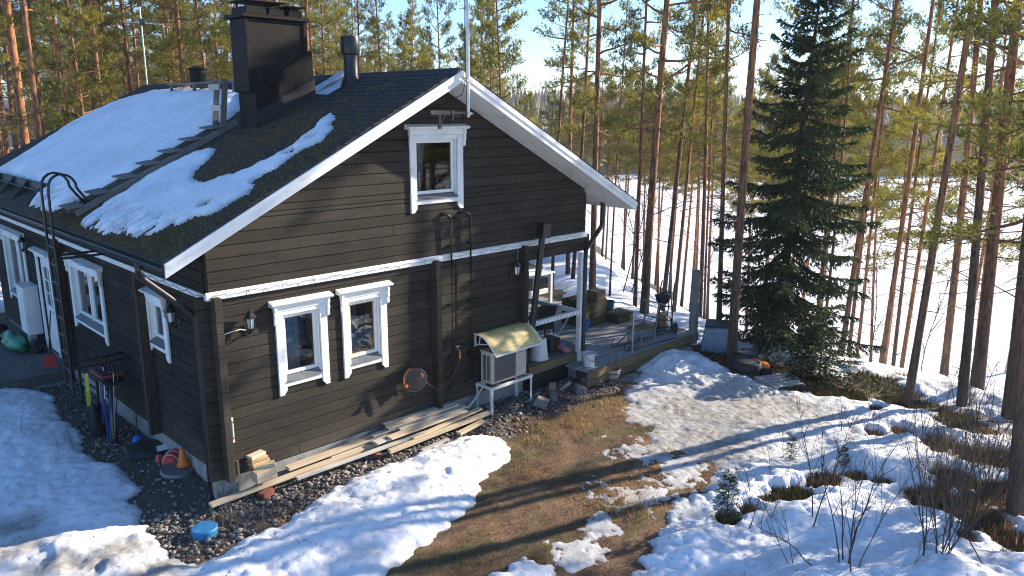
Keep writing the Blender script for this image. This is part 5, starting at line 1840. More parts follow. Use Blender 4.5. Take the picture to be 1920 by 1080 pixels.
lumber(3.0, -.27, .29, 4.55, -.30, .29, .14, .025, 'lumber_grey', 'grey board in the middle with a frayed end')
lumber(2.70, -.42, .255, 4.45, -.40, .26, .17, .028, 'lumber', 'wide yellowish board facing the sun')
lumber(2.45, -.36, .225, 2.95, -.37, .23, .17, .026, 'lumber_grey', 'short grey offcut on the left of the heap')
lumber(3.1, -.55, .165, 4.75, -.45, .20, .10, .03, 'lumber', 'light board in front with a snow dusted end')
lumber(2.55, -.62, .12, 4.85, -.62, .16, .08, .07, 'lumber', 'square beam lying along the gravel edge')
lumber(4.15, -.48, .19, 4.78, -.46, .22, .12, .03, 'lumber', 'short pale board at the right end of the heap')
lumber(3.95, -.78, .06, 4.62, -.72, .09, .11, .05, 'lumber', 'short bright yellow offcut on gravel right of the heap')
lumber(3.05, -.86, .045, 3.68, -.82, .055, .08, .05, 'lumber_grey', 'lone wooden offcut on the gravel before the heap')
# bearers
for (x, y, w, lab) in ((.38, -.33, .22, 'red brick under the long plank near the corner'), (2.35, -.46, .10, 'dark red brick under the middle of the planks')):
    tag(MB().box((x, y - .06, float(H(x, y)) - .02), (x + w, y + .07, float(H(x, y)) + .085), Rz(.3)).build('brick', M['rust'], None, bevel=.006), lab, 'brick')
# block pile at the corner
bp = [(.36, -.22, .20, .34, .17, .17, 0.05, 'lumber', 'large square block at the bottom of the corner pile'),
      (.40, -.17, .375, .32, .13, .06, -.35, 'lumber', 'split wedge lying across the corner pile'),
      (.34, -.15, .44, .30, .15, .06, .12, 'log_cut', 'third block from the bottom of the corner pile'),
      (.36, -.14, .505, .26, .14, .055, -.08, 'log_cut', 'dark block second from top of the corner pile'),
      (.33, -.13, .565, .27, .13, .05, .22, 'lumber', 'topmost block of the corner pile')]
for (x, y, z, sx, sy, sz, rz, mt, lab) in bp:
    tag(MB().box((x, y - sy / 2, z), (x + sx, y + sy / 2, z + sz), Rz(rz)).build('wood_block', M[mt], None, bevel=.006), lab, 'wood block')
tag(MB().lathe([(.02, 0), (.022, .01), (.022, .33), (.018, .34)], (.20, -.06, .22), 10).build('wooden_stake', M['log_cut'], None, smooth=True), 'short round stake leaning behind the block pile', 'stake')

# rubble by the stand
def rubble(px, py, s, mat, label, cat, rz=0.0, tilt=(0, 0), lift=0.0, name='brick'):
    g = at_ground(px, py)
    R = Rz(rz) @ Rx(tilt[0]) @ Ry(tilt[1])
    s = tuple(v * 1.22 for v in s)
    b = MB().box((-s[0] / 2, -s[1] / 2, 0), (s[0] / 2, s[1] / 2, s[2]), R, (0, 0, 0))
    o = b.build(name, M[mat], None, bevel=.007)
    o.location = (g[0], g[1], g[2] + lift)
    return tag(o, label, cat)


rubble(1014, 762, (.34, .20, .09), 'stone', 'grey concrete half block on the gravel by the stand', 'block', .5, (.25, .1), .03, 'concrete_block')
rubble(1038, 752, (.26, .12, .13), 'stone', 'purplish grey block next to the half block', 'block', .8, (0, .1), .0, 'concrete_block')
rubble(1022, 745, (.30, .12, .06), 'rust', 'red brick lying behind the grey blocks', 'brick', .2)
rubble(1036, 733, (.16, .12, .10), 'log_cut', 'short firewood chunk with a pale cut end', 'firewood', .7, (0, 0), .04, 'firewood')
rubble(1054, 734, (.42, .07, .05), 'lumber', 'pale split stick leaning on the porch skirt', 'firewood', -.9, (0, -.75), .02, 'firewood')
rubble(1070, 746, (.42, .09, .05), 'rust', 'long dark red brick lying on the grass', 'brick', -.35)
rubble(1085, 738, (.26, .16, .14), 'stone', 'rough grey stone with a sunlit white face', 'block', .9, (.2, .1), 0, 'concrete_block')
rubble(1050, 745, (.22, .10, .06), 'rust', 'small broken red brick among the rubble', 'brick', 1.1)
rubble(1095, 718, (.16, .10, .09), 'rust', 'brown block at the foot of the porch pillar', 'brick', .2)
rubble(1000, 748, (.5, .05, .03), 'lumber_grey', 'thin grey lath beside the right stand leg', 'lath', .35, (0, 0), .02, 'lath')

# ---------------------------------------------------------- left side of the house
ldk = thing('entrance_deck', 'dark plank deck in front of the side door', 'deck', (0, 0, 0))
x = -2.6
while x < -.10:
    MB().box((x, 7.24, .22), (x + .112, 12.8, .25 + rnd.uniform(-.002, .002))).build('deck_board', M['deck_dark_y'] if 'deck_dark_y' in M else M['deck_dark'], ldk)
    x += .118
MB().box((-2.6, 7.20, .02), (-.05, 7.238, .215)).build('deck_beam', M['deck_dark'], ldk)
for x in (-2.4, -1.2, -.2):
    MB().box((x, 7.26, -.6), (x + .1, 7.36, .215)).build('deck_post', M['timber_z'], ldk)
tag(MB().prism([(-1.0, 7.10, -.12), (-.12, 7.02, -.12), (-.10, 7.16, .04), (-.95, 7.19, .04)], (0, .03, .01)).build('foam_board', M['stone'], None), 'grey stone slab leaning under the entrance deck', 'slab')
wc = thing('meter_cabinet', 'white painted wall cabinet beside the side door', 'cabinet', (0, 0, 0))
MB().box((-.30, 9.22, .62), (-.004, 9.78, 1.72)).build('body', M['white'], wc, bevel=.008)
MB().box((-.318, 9.25, .66), (-.3015, 9.75, 1.66)).build('cabinet_door', M['white'], wc, bevel=.004)
MB().box((-.33, 9.18, 1.722), (-.004, 9.82, 1.76)).build('lid', M['white'], wc, bevel=.004)
MB().box((-.30, 9.22, .26), (-.16, 9.4, .615)).build('leg', M['concrete'], wc)
sack('green_sheet', (-.45, 9.9, .25), (.24, .75, .22), M['green_bag'], 'crumpled green plastic sheet on the entrance deck', 'plastic sheet', 9)
sack('red_bag', (-.62, 10.9, .25), (.2, .3, .26), plain('dark red cloth', (.10, .012, .02), .8, 0, .3), 'dark red bag on the entrance deck at the picture edge', 'bag', 10)
sack('black_bag', (-.22, 9.05, .25), (.12, .22, .20), M['cloth_black'], 'black bag under the white wall cabinet', 'bag', 14)
rsv = thing('red_shovel', 'small red snow shovel with black handle near the side door', 'shovel', (-.32, 7.75, .25))
MB().tube([(.03, .05, .22), (.24, .32, 1.15)], .014, 8).build('handle', M['black'], rsv, smooth=True)
MB().add([(-.12, -.10, .01), (.10, -.16, .01), (.14, .02, .24), (-.06, .08, .24), (-.12, -.085, .01), (.10, -.145, .01), (.14, .035, .24), (-.06, .095, .24)],
         [(0, 3, 2, 1), (4, 5, 6, 7), (0, 1, 5, 4), (1, 2, 6, 5), (2, 3, 7, 6), (3, 0, 4, 7)]).build('blade', M['red_plastic'], rsv)
tag(MB().box((-2.05, 10.8, .25), (-1.93, 10.92, 3.2)).build('canopy_post', M['black_matte'], None, bevel=.006), 'dark post at the far left edge of the entrance', 'post')

# ski rack with skis and poles at the crossing wall
sr = thing('ski_rack', 'dark rack on short rails holding ski poles by the wall', 'ski rack', (0, 0, 0))
MB().bar((-.30, 3.9, .78), (-.28, 5.7, .70), .03, .03).build('rail', M['black_matte'], sr)
MB().bar((-.30, 3.9, .58), (-.28, 5.7, .50), .03, .03).build('rail', M['black_matte'], sr)
for y in (3.92, 5.6):
    MB().box((-.32, y, -.2), (-.28, y + .04, .80)).build('leg', M['black_matte'], sr)
for y in (3.3, 4.05):
    MB().box((-.46, y, -.2), (-.42, y + .04, 1.1)).build('leg', M['black_matte'], sr)
MB().box((-.55, 3.15, 1.06), (-.20, 4.15, 1.10)).build('shelf', M['black_matte'], sr)
q = random.Random(3)
cols = ['black', 'galv', 'blue_dark', 'yellow', 'black', 'white', 'blue_dark', 'black', 'red_plastic', 'galv']
for i in range(10):
    y = 3.2 + i * .095
    t = thing('ski_pole', ['black', 'silver', 'dark blue', 'yellow', 'matt black', 'white', 'navy', 'slim black', 'red', 'grey'][i] + ' ski pole standing in the rack against the wall', 'ski pole', (0, 0, 0), 0, 'ski poles in the rack')
    a, b_ = Vector((-.50 + q.uniform(-.05, .05), y, -.15)), Vector((-.36 + q.uniform(-.05, .08), y + q.uniform(-.1, .1), 1.18 + q.uniform(0, .12)))
    MB().tube([a, b_], .011, 6).build('shaft', M[cols[i]], t, smooth=True)
    MB().tube([b_, b_ + Vector((.0, 0, .13))], .018, 8).build('grip', M['black'], t, smooth=True)
    MB().lathe([(.05, .0), (.02, .02)], tuple(a + Vector((0, 0, .10))), 10).build('basket', M['black'], t)
skl = thing('red_sled', 'red plastic sled lying on top of the ski rack', 'sled', (-.40, 3.6, 1.11))
MB().prism([(-.14, -.30, .0), (.14, -.30, .0), (.17, -.33, .07), (-.17, -.33, .07)], (0, .62, 0)).build('tray', M['black_matte'], skl, bevel=.01)
MB().box((-.19, -.35, .071), (-.12, .31, .088)).box((-.119, -.35, .0715), (.17, -.27, .0875)).build('rim', M['red_plastic'], skl, bevel=.006)
yj = thing('yellow_strap', 'neon yellow strap hanging from the ski rack', 'strap', (-.58, 4.12, .75))
MB().bar((0, 0, .32), (-.02, -.05, .0), .06, .015).bar((-.02, -.05, .0), (-.02, -.03, -.28), .07, .02).build('webbing', M['yellow'], yj)
sack('harness', (-.55, 3.95, -.14), (.14, .22, .42), M['cloth_black'], 'tangled black harness hanging below the yellow strap', 'harness', 21)
tag(MB().prism([(-.55, 3.46, .0), (-.52, 3.42, .0), (-.52, 3.42, .75), (-.55, 3.46, .75)], (.02, .01, 0)).build('blue_strap', plain('navy webbing', (.01, .025, .09), .7), None), 'dark blue strap hanging between the ski poles', 'strap')
bs = thing('blue_scoop', 'bright blue plastic scoop at the foot of the crossing logs', 'scoop', (-.24, 2.98, -.13))
MB().lathe([(.02, .0), (.06, .02), (.085, .10), (.08, .22), (.05, .26), (.03, .27)], (0, 0, 0), 14, 'z', Ry(.2)).build('cup', M['blue_dark'], bs, smooth=True)
MB().tube([(.03, 0, .26), (.09, .05, .75)], .012, 8).build('handle', M['black'], bs, smooth=True)
# cone and oddments
g = at_ground(350, 884)
tc = thing('traffic_cone', 'small orange traffic cone on a dark disc by the foundation', 'cone', (g[0] - .02, g[1] + .05, g[2] + .10))
MB().lathe([(.105, .0), (.105, .018), (.09, .022), (.035, .27), (.028, .285), (.01, .288)], (0, 0, 0), 22).build('cone_body', M['orange_plastic'], tc, smooth=True)
tag(MB().lathe([(.02, 0), (.24, .0), (.26, .03), (.26, .06), (.24, .085), (.02, .09)], (g[0] - .12, g[1] + .06, g[2] + .0), 28, 'z', Rx(.08)).build('round_lid', M['grey_metal'], None, smooth=True), 'dark round lid lying under the cone', 'lid')
g2 = at_ground(325, 872)
rb = thing('red_bag', 'shiny red and pink rolled bag beside the orange cone', 'bag', (g2[0], g2[1], g2[2] + .12), .9)
M['red_shiny'] = plain('shiny coral red cloth', (.70, .06, .05), .35, 0, .2)
MB().lathe([(.02, -.20), (.10, -.19), (.125, -.1), (.125, .1), (.10, .19), (.02, .20)], (0, 0, 0), 16, 'x').build('roll', M['red_shiny'], rb, smooth=True)
MB().torus((-.13, 0, 0), .12, .014, 'x', 18, 6).torus((.02, 0, 0), .13, .012, 'x', 18, 6).build('strap', M['pink'], rb, smooth=True)
g3 = at_ground(300, 868)
of = thing('orange_funnel', 'little orange funnel lying left of the red bag', 'funnel', (g3[0], g3[1], g3[2] + .06), 1.1)
MB().lathe([(.012, -.20), (.016, -.12), (.06, -.02), (.075, .05), (.07, .055), (.02, .0)], (0, 0, 0), 16, 'x').build('body', M['red_shiny'], of, smooth=True)
g4 = at_ground(308, 850)
tag(MB().prism([(g4[0] - .14, g4[1] - .08, g4[2] + .10), (g4[0] + .10, g4[1] - .10, g4[2] + .09), (g4[0] + .13, g4[1] + .06, g4[2] + .13), (g4[0] - .08, g4[1] + .10, g4[2] + .12)], (0, 0, .006)).build('paper_scrap', M['white'], None), 'white scrap of plate behind the orange funnel', 'scrap')
sack('dark_tarp', (g4[0] - .15, g4[1] + .25, g4[2] - .02), (.42, .40, .09), M['green_dark'] if 'green_dark' in M else plain('very dark green sheet', (.012, .022, .016), .6, 0, .4, .3, 8), 'crumpled very dark green sheet by the foundation', 'sheet', 17)
tag(MB().tube([(g4[0] + .05, g4[1] - .25, g4[2] + .04), (g4[0] + .2, g4[1] - .1, g4[2] + .12), (g4[0] + .28, g4[1] + .1, g4[2] + .06)], .012, 6).build('lime_cord', M['yellow'], None, smooth=True), 'short lime cord lying behind the red bag', 'cord')
# blue well lid
g = at_ground(385, 1006)
wl_ = thing('well_lid', 'round faded blue plastic lid standing on the gravel', 'lid', (g[0], g[1], g[2]))
MB().lathe([(.165, -.05), (.165, .095), (.175, .098), (.175, .135), (.163, .148), (.05, .154), (.01, .154)], (0, 0, 0), 36).build('cover', M['blue'], wl_, smooth=True)


# ------------------------------------------------------------------ trees
def vrot(v, axis, a):
    return Matrix.Rotation(a, 3, axis) @ v


def blades(P, D, n, ln, wd, spread, seed, upb=.15):
    """n needle blades round every point P, pointing about along D"""
    q = np.random.RandomState(seed)
    m = len(P)
    P = np.repeat(P, n, 0); D = np.repeat(D, n, 0)
    d = D + q.normal(0, spread, D.shape)
    d[:, 2] += upb
    d /= np.linalg.norm(d, axis=1, keepdims=True) + 1e-9
    r = q.normal(0, 1, d.shape)
    s = np.cross(d, r); s /= np.linalg.norm(s, axis=1, keepdims=True) + 1e-9
    L = ln * q.uniform(.7, 1.25, (len(d), 1))
    w = wd * q.uniform(.7, 1.3, (len(d), 1))
    V = np.stack([P - s * w * .5, P + s * w * .5, P + d * L], 1).reshape(-1, 3)
    F = np.arange(len(V)).reshape(-1, 3)
    return V, F


def gen_pine(seed, h, r0, cb, R, nb, blade, nblade, twig=1.0, dead=22, sweep=0.0):
    q = random.Random(seed)
    tr = MB()
    pts, rad = [], []
    ph = q.uniform(0, 6.3)
    bend = lambda z: Vector((.012 * h * math.sin(z / h * 3.1 + ph) - .012 * h * math.sin(ph), .012 * h * math.cos(z / h * 2.6 + ph) - .012 * h * math.cos(ph), z))
    for i in range(13):
        t = i / 12
        pts.append(bend(h * t)); rad.append(r0 * ((1 - t) ** .75 * .95 + .05) * (1.22 if i == 0 else 1))
    tr.tube(pts, rad, 9)
    P, D, T = [], [], []
    ga = q.uniform(0, 6)
    for k in range(dead):                     # dead stubs and thin dry branches below the crown
        z = h * q.uniform(.12, cb + .05)
        a = q.uniform(0, 6.3); L = q.uniform(.15, 1.1) * R * .5
        o = bend(z); e = q.uniform(-.3, .35)
        d = Vector((math.cos(a) * math.cos(e), math.sin(a) * math.cos(e), math.sin(e)))
        p1 = o + d * L * .55 + Vector((q.uniform(-.05, .05), q.uniform(-.05, .05), q.uniform(-.02, .08)))
        tr.tube([o, p1, p1 + d * L * .45 + Vector((0, 0, q.uniform(-.15, .1)))], [.014, .009, .004], 4, False)
    for k in range(nb):
        t = (k + q.random()) / nb
        t = t ** .9
        z = h * (cb + (1 - cb) * t * .985)
        ga += 2.4 + q.uniform(-.5, .5)
        prof = (1 - t) ** .62 * (.62 + .38 * math.sin(min(1, t * 3.2) * 1.57))
        L = max(.25, R * prof * q.uniform(.6, 1.15))
        e = math.radians(-14 + 58 * t + q.uniform(-18, 18))
        d = Vector((math.cos(ga) * math.cos(e), math.sin(ga) * math.cos(e), math.sin(e)))
        o = bend(z)
        bp = [o]
        dd = d.copy()
        ns = 5
        for s in range(ns):
            dd = (dd + Vector((q.uniform(-.24, .24), q.uniform(-.24, .24), q.uniform(-.10, .20)))).normalized()
            bp.append(bp[-1] + dd * L / ns)
        br = min(.014 * L + .005, rad[0] * .25)
        tr.tube(bp, [br * (1 - .82 * s / ns) for s in range(ns + 1)], 4, False)
        tint = q.uniform(.25, .75)
        nt_ = int((5 + L * 9.0) * twig)
        for w in range(nt_):
            s = .30 + .70 * (w + q.random()) / nt_
            f = s * ns; i = min(int(f), ns - 1)
            p = bp[i].lerp(bp[i + 1], f - i)
            bd = (bp[i + 1] - bp[i]).normalized()
            side = 1 if w % 2 else -1
            td = vrot(bd, Vector((0, 0, 1)), side * q.uniform(.4, 1.25))
            td = (td + Vector((0, 0, q.uniform(-.05, .5)))).normalized()
            tl = (.20 + .42 * (1 - s) * min(L, 2)) * q.uniform(.6, 1.4)
            if s > .93: td = bd
            for m in range(4):
                u = (m + 1) / 4
                P.append(p + td * tl * u + Vector((q.gauss(0, .06), q.gauss(0, .06), q.gauss(.02, .06)))); D.append(td); T.append(tint + q.uniform(-.2, .2) + .10 * (m - 1.5))
    P = np.array([tuple(p) for p in P]); D = np.array([tuple(p) for p in D])
    V, F = blades(P, D, nblade, blade, blade * .16, .6, seed + 5)
    tint = np.clip(np.repeat(np.array(T), nblade * 3) + np.repeat(np.random.RandomState(seed).normal(0, .08, len(P) * nblade), 3), 0, 1)
    return tr, V, F, tint


def tree_proto(name, trunk, V, F, tint, leafmat, barkmat):
    root = bpy.data.objects.new(name, None)
    tm = trunk.build('trunk', barkmat, root, smooth=True)
    cm = np_mesh('crown', V, F, leafmat, root, {'tint': tint})
    return root, tm, cm


PROTO = {}


def reg(key, name, gen, leaf, bark, h, r0):
    me_t = gen[0]
    t = me_t.build('trunk', bark, None, smooth=True)
    c = np_mesh('crown', gen[1], gen[2], leaf, None, {'tint': gen[3]})
    mt, mc = t.data, c.data
    bpy.data.objects.remove(t); bpy.data.objects.remove(c)
    PROTO[key] = (name, mt, mc, h, r0)


for i in range(4):
    reg('A%d' % i, 'pine_tree', gen_pine(100 + i, 19.0, .155, .44, 2.8, 46, .135, 7, 1.1), M['needle'], M['bark'], 19.0, .155)
for i in range(3):
    reg('L%d' % i, 'pine_tree', gen_pine(500 + i, 18.0, .15, .25, 3.1, 54, .135, 7, 1.1, 14), M['needle'], M['bark'], 18.0, .15)
for i in range(3):
    reg('H%d' % i, 'pine_tree', gen_pine(700 + i, 20.0, .145, .62, 2.5, 40, .135, 7, 1.15, 40), M['needle'], M['bark'], 20.0, .145)
for i in range(3):
    reg('M%d' % i, 'pine_tree', gen_pine(600 + i, 15.0, .10, .56, 2.5, 56, .14, 7, 1.25, 22), M['needle'], M['bark'], 15.0, .10)
for i in range(4):
    reg('B%d' % i, 'pine_tree', gen_pine(200 + i, 15.0, .105, .38, 1.9, 46, .13, 7, 1.15, 26), M['needle'], M['bark'], 15.0, .105)
for i in range(3):
    reg('C%d' % i, 'pine_tree', gen_pine(300 + i, 11.5, .075, .10, 2.0, 64, .14, 7, 1.25, 6), M['needle'], M['bark'], 11.5, .085)
for i in range(2):
    reg('T%d' % i, 'pine_tree', gen_pine(400 + i, 14.0, .055, .52, 1.1, 26, .13, 7, 1.0, 34), M['needle'], M['bark'], 14.0, .055)


def gen_spruce(seed, h, r0, R, step, dens=1.0, z0=.35, blade=.13, rag=0):
    q = random.Random(seed)
    tr = MB()
    tr.tube([(0, 0, h * i / 8) for i in range(9)], [r0 * (1 - .93 * i / 8) for i in range(9)], 8)
    P, D, T = [], [], []
    z = z0
    ga = 0
    while z < h * .985:
        t = z / h
        n = 5 if t < .8 else 4
        for k in range(n):
            ga += 2 * math.pi / n + q.uniform(-.35, .35)
            if rag and q.random() < .08:
                continue
            L = R * (1 - t) ** .82 * (q.uniform(.5, 1.28) if rag else q.uniform(.65, 1.18)) + .06
            e = math.radians(-22 + 55 * t ** 1.5 + q.uniform(-9, 9))
            d = Vector((math.cos(ga) * math.cos(e), math.sin(ga) * math.cos(e), math.sin(e)))
            bp = [Vector((0, 0, z + q.uniform(-step, step) * .4))]
            ns = 6
            for s in range(ns):
                d = (d + Vector((q.uniform(-.06, .06), q.uniform(-.06, .06), -.07 + .05 * s))).normalized()
                bp.append(bp[-1] + d * L / ns)
            tr.tube(bp, [max(.003, .016 * L * (1 - .9 * s / ns)) for s in range(ns + 1)], 4, False)
            m = int(max(5, L * 11 * dens))
            tint = q.uniform(.2, .6)
            for w in range(m):
                s = .03 + .97 * (w + q.random()) / m
                f = s * ns; i = min(int(f), ns - 1)
                p = bp[i].lerp(bp[i + 1], f - i)
                bd = (bp[i + 1] - bp[i]).normalized()
                for side in (-1, 1):
                    td = vrot(bd, Vector((0, 0, 1)), side * q.uniform(.5, 1.1))
                    tl = (.42 * L * (1 - s) * .6 + .10) * q.uniform(.6, 1.2)
                    nn = max(2, int(tl / .09))
                    for u_ in range(nn):
                        u = (u_ + .7) / nn
                        hang = Vector((0, 0, -.55 * u * u * tl))
                        P.append(p + td * tl * u + hang)
                        D.append((td + Vector((0, 0, -.9 * u))).normalized())
                        T.append(tint + .3 * (s - .5) + q.uniform(-.12, .12))
                P.append(p); D.append(bd); T.append(tint)
        z += step * q.uniform(.8, 1.2)
    P = np.array([tuple(p) for p in P]); D = np.array([tuple(p) for p in D])
    nb = 3
    V, F = blades(P, D, nb, blade, blade * .30, .42, seed, -.05)
    return tr, V, F, np.clip(np.repeat(np.array(T), nb * 3), 0, 1)


def place_tree(key, x, y, label, group=None, sc=1.0, sxy=1.0, rz=None, axis=None, cat='tree', z=None, parts=True):
    name, mt, mc, h, r0 = PROTO[key]
    root = bpy.data.objects.new(name, None)
    COL.objects.link(root)
    root.location = (x, y, (float(H(x, y)) if z is None else z) - .06)
    rz = rnd.uniform(0, 6.28) if rz is None else rz
    m = Matrix.Rotation(rz, 4, 'Z')
    if axis is not None:
        m = Vector((0, 0, 1)).rotation_difference(Vector(axis).normalized()).to_matrix().to_4x4() @ m
    root.rotation_euler = m.to_euler()
    root.scale = (sc * sxy, sc * sxy, sc)
    for nm, me in (('trunk', mt), ('crown', mc)):
        o = bpy.data.objects.new(nm, me)
        COL.objects.link(o)
        o.parent = root
    tag(root, label, cat, group)
    return root


def pine_px(key, base, top, dist, w_px, label, group=None, ground=False, h=None, rz=None):
    """a pine whose trunk passes through two picture points at the given distance (metres along the ground)"""
    if ground:
        g = at_ground(*base)
        dist = math.hypot(g[0] - CAM[0], g[1] - CAM[1])
    def at(px):
        d = ray(*px); return CAM + d * (dist / math.hypot(d[0], d[1]))
    a, b = at(base), at(top)
    ax = b - a
    ax = ax / ax[2]
    # step down along the axis to the ground
    p = a.copy()
    if not ground:
        for i in range(30):
            p = p + ax * (float(H(p[0], p[1])) - p[2])
    else:
        p = g
    r = w_px * dist / FPX / 2 * .70
    name, mt, mc, h0, r0 = PROTO[key]
    sc = 1.0 if h is None else h / h0
    sxy = min(1.5, max(.55, r / (r0 * sc * .85)))
    return place_tree(key, p[0], p[1], label, group, sc, sxy, rz, ax, z=float(H(p[0], p[1])))


# --- named trees of the lakeside, front row on the crest
R_ = [
    ('A0', (1573, 697), (1640, 200), 13, 17, 'straight orange pine just right of the spruce at the crest'),
    ('B0', (1588, 700), (1645, 210), 9, 15, 'slim pine close beside the straight orange one'),
    ('B1', (1603, 703), (1643, 377), 8, 14, 'thin pine third from the spruce along the crest'),
    ('T0', (1635, 707), (1682, 100), 7, 13, 'very thin dark tree between two orange pines on the crest'),
    ('H0', (1648, 713), (1688, 403), 11, 19, 'reddish pine in the middle of the crest row'),
    ('B3', (1673, 717), (1717, 380), 9, 15, 'slim pine right of the reddish one on the crest'),
    ('B0', (1685, 717), (1733, 360), 10, 16, 'leaning slim pine before the thicker foreground trunk'),
    ('A1', (1700, 765), (1753, 393), 17, 17, 'dark pine standing nearest on the snowy slope'),
    ('H1', (1765, 738), (1803, 380), 16, 20, 'grey trunked pine apart from the others on the right'),
    ('H2', (1805, 745), (1843, 380), 18, 20, 'pine left of the thickest orange trunk'),
    ('L0', (1830, 742), (1900, 250), 24, 18, 'thickest orange pine near the right edge'),
    ('H0', (1818, 735), (1868, 170), 10, 19, 'slim pine seen between the two thick right trunks'),
    ('L1', (1893, 790), (1935, 480), 27, 18, 'thick grey pine cut by the right edge'),
    ('L2', (1905, 965), (1935, 640), 30, 15, 'close dark trunk at the lower right edge'),
]
DIST = [24, 26, 25, 27, 22.5, 25.5, 24.5, None, 22.6, 17.2, None, 31, None, None]
for (key, b, t, w, h, lab), dd_ in zip(R_, DIST):
    pine_px(key, b, t, dd_, w, lab, 'pines along the lakeside crest', dd_ is None, h)
# birch on the crest
g = at_ground(1880, 725)
bt = thing('birch_tree', 'pale birch trunk between the thick pines at the right edge', 'tree', (g[0], g[1], g[2] - .1), 0, None)
q = random.Random(12)
b = MB()
ptsb = [Vector((.25 * math.sin(i * .55) * .5 + i * .055, -i * .03, i * 1.0)) for i in range(14)]
b.tube(ptsb, [.105 * (1 - i / 15) for i in range(14)], 10)
b.build('trunk', M['birch'], bt, smooth=True)
b = MB()
for k in range(46):
    i = q.randint(5, 13); o = ptsb[i]; a = q.uniform(0, 6.3); L = q.uniform(.6, 1.8)
    d = Vector((math.cos(a), math.sin(a), q.uniform(.2, .9))).normalized()
    p1 = o + d * L * .5; p2 = p1 + (d + Vector((0, 0, -.1))).normalized() * L * .5
    b.tube([o, p1, p2], [.016, .01, .004], 4, False)
    for m in range(5):
        s = p1.lerp(p2, m / 5); e = s + (d + Vector((q.uniform(-.8, .8), q.uniform(-.8, .8), q.uniform(-.4, .4)))) * .4
        b.tube([s, e], [.004, .002], 3, False)
b.build('branches', M['twig'], bt)

# --- the big spruce and the pine in front of it
reg('S0', 'spruce_tree', gen_spruce(31, 10.8, .13, 2.25, .225, 1.6, rag=1), M['spruce'], M['bark_spruce'], 10.6, .15)
g = at_ground(1440, 668)
place_tree('S0', 13.25, -2.15, 'big dark bushy spruce beside the car wheels', None, 1.0, 1.0, 1.0, (.045, -.02, 1.0), z=-.38)
pine_px('A3', (1372, 672), (1408, 200), 17.6, 21, 'thick dark pine trunk rising in front of the big spruce', None, False, 19)
pine_px('B2', (1346, 655), (1368, 230), 20, 12, 'orange pine left of the big spruce behind the tarpaulin', None, False, 17)
pine_px('B3', (1525, 680), (1572, 180), 24, 11, 'tall greenish trunked pine just right of the big spruce', None, False, 18)
pine_px('T1', (1538, 688), (1560, 390), 22, 7, 'thin grey trunk close to the greenish pine', None, False, 13)
# --- behind the deck
D_ = [
    ('L2', (1207, 600), (1250, 60), 22, 19, 20, 'thick brown pine standing behind the middle of the deck'),
    ('L1', (1108, 600), (1130, 100), 24, 15, 20, 'tall reddish pine behind the raised bed and roof edge'),
    ('B1', (1190, 590), (1213, 160), 23, 9, 16, 'slim orange pine left of the thick one behind the deck'),
    ('B2', (1240, 605), (1275, 200), 25, 11, 17, 'orange pine behind the hand sled'),
    ('B0', (1262, 600), (1290, 260), 24, 9, 16, 'greenish orange pine behind the sack truck'),
    ('T0', (1143, 560), (1150, 400), 24, 5, 12, 'thin pole tree behind the wooden crate'),
    ('B3', (1312, 590), (1322, 260), 23, 8, 17, 'slim bright orange pine behind the corner post'),
    ('T1', (1320, 600), (1326, 330), 24, 6, 13, 'thin grey trunk beside the slim bright pine'),
    ('B0', (1063, 560), (1068, 430), 27, 10, 17, 'orange pine seen through the porch opening'),
    ('B1', (1072, 560), (1079, 430), 26, 9, 16, 'second orange pine seen through the porch opening'),
    ('T0', (1035, 540), (1042, 430), 25, 8, 14, 'mossy trunk seen through the porch beside the white table'),
]
for key, b, t, d, w, h, lab in D_:
    pine_px(key, b, t, d, w, lab, 'pines behind the deck', False, h)

# --- left forest, front trunks
L_ = [
    ('A0', (70, 258), (33, 0), 27, 14, 19, 'stout orange pine with a big side branch at upper left'),
    ('A2', (81, 245), (60, 90), 34, 9, 18, 'pine right behind the stout one at upper left'),
    ('A3', (183, 200), (160, 0), 32, 10, 19, 'tall straight orange pine above the far roof corner'),
    ('T0', (131, 227), (115, 50), 30, 5, 15, 'very slim pine between the two stout left ones'),
    ('B2', (170, 205), (152, 60), 36, 7, 16, 'thin pine just left of the tall straight one'),
    ('B1', (214, 182), (196, 20), 36, 7, 17, 'pale barked pine with crooked dry branches'),
    ('B3', (236, 175), (222, 20), 38, 8, 17, 'dark pine left of the television aerial'),
    ('A1', (250, 168), (236, 5), 36, 9, 19, 'orange pine right next to the television aerial'),
    ('B0', (336, 155), (329, 60), 40, 6, 14, 'short pine behind the rear vent pipe'),
    ('B2', (40, 270), (18, 100), 33, 7, 16, 'slender pine near the upper left corner'),
    ('T1', (14, 285), (0, 180), 32, 6, 14, 'thin trunk at the very left edge above the roof'),
    ('A2', (528, 60), (523, 0), 33, 11, 19, 'orange pine hidden behind the chimney cap'),
    ('B3', (716, 125), (711, 20), 38, 6, 15, 'sparse pine between vent pipe and gable peak'),
    ('C0', (820, 130), (817, 40), 32, 6, 14, 'bushy pine just left of the mast'),
    ('C1', (944, 185), (940, 40), 30, 8, 14, 'full green pine right of the mast'),
    ('C2', (918, 170), (915, 60), 36, 6, 13, 'second green pine behind the one right of the mast'),
]
for key, b, t, d, w, h, lab in L_:
    pine_px(key, b, t, d, w, lab, 'pines behind the house', False, h)

# --- the rest of the wood: alike trees share a label within their group
q = random.Random(77)
taken = []
KIND = {'A': 'big pine', 'B': 'slim pine', 'C': 'bushy pine', 'T': 'pole thin pine', 'M': 'broad crowned pine', 'L': 'big pine'}
DEEP = ['front row', 'second row', 'middle rows', 'far rows']


def px_of(x, y, z):
    v = np.array([x, y, z]) - CAM
    return 960 + FPX * (v @ RT) / (v @ FW)


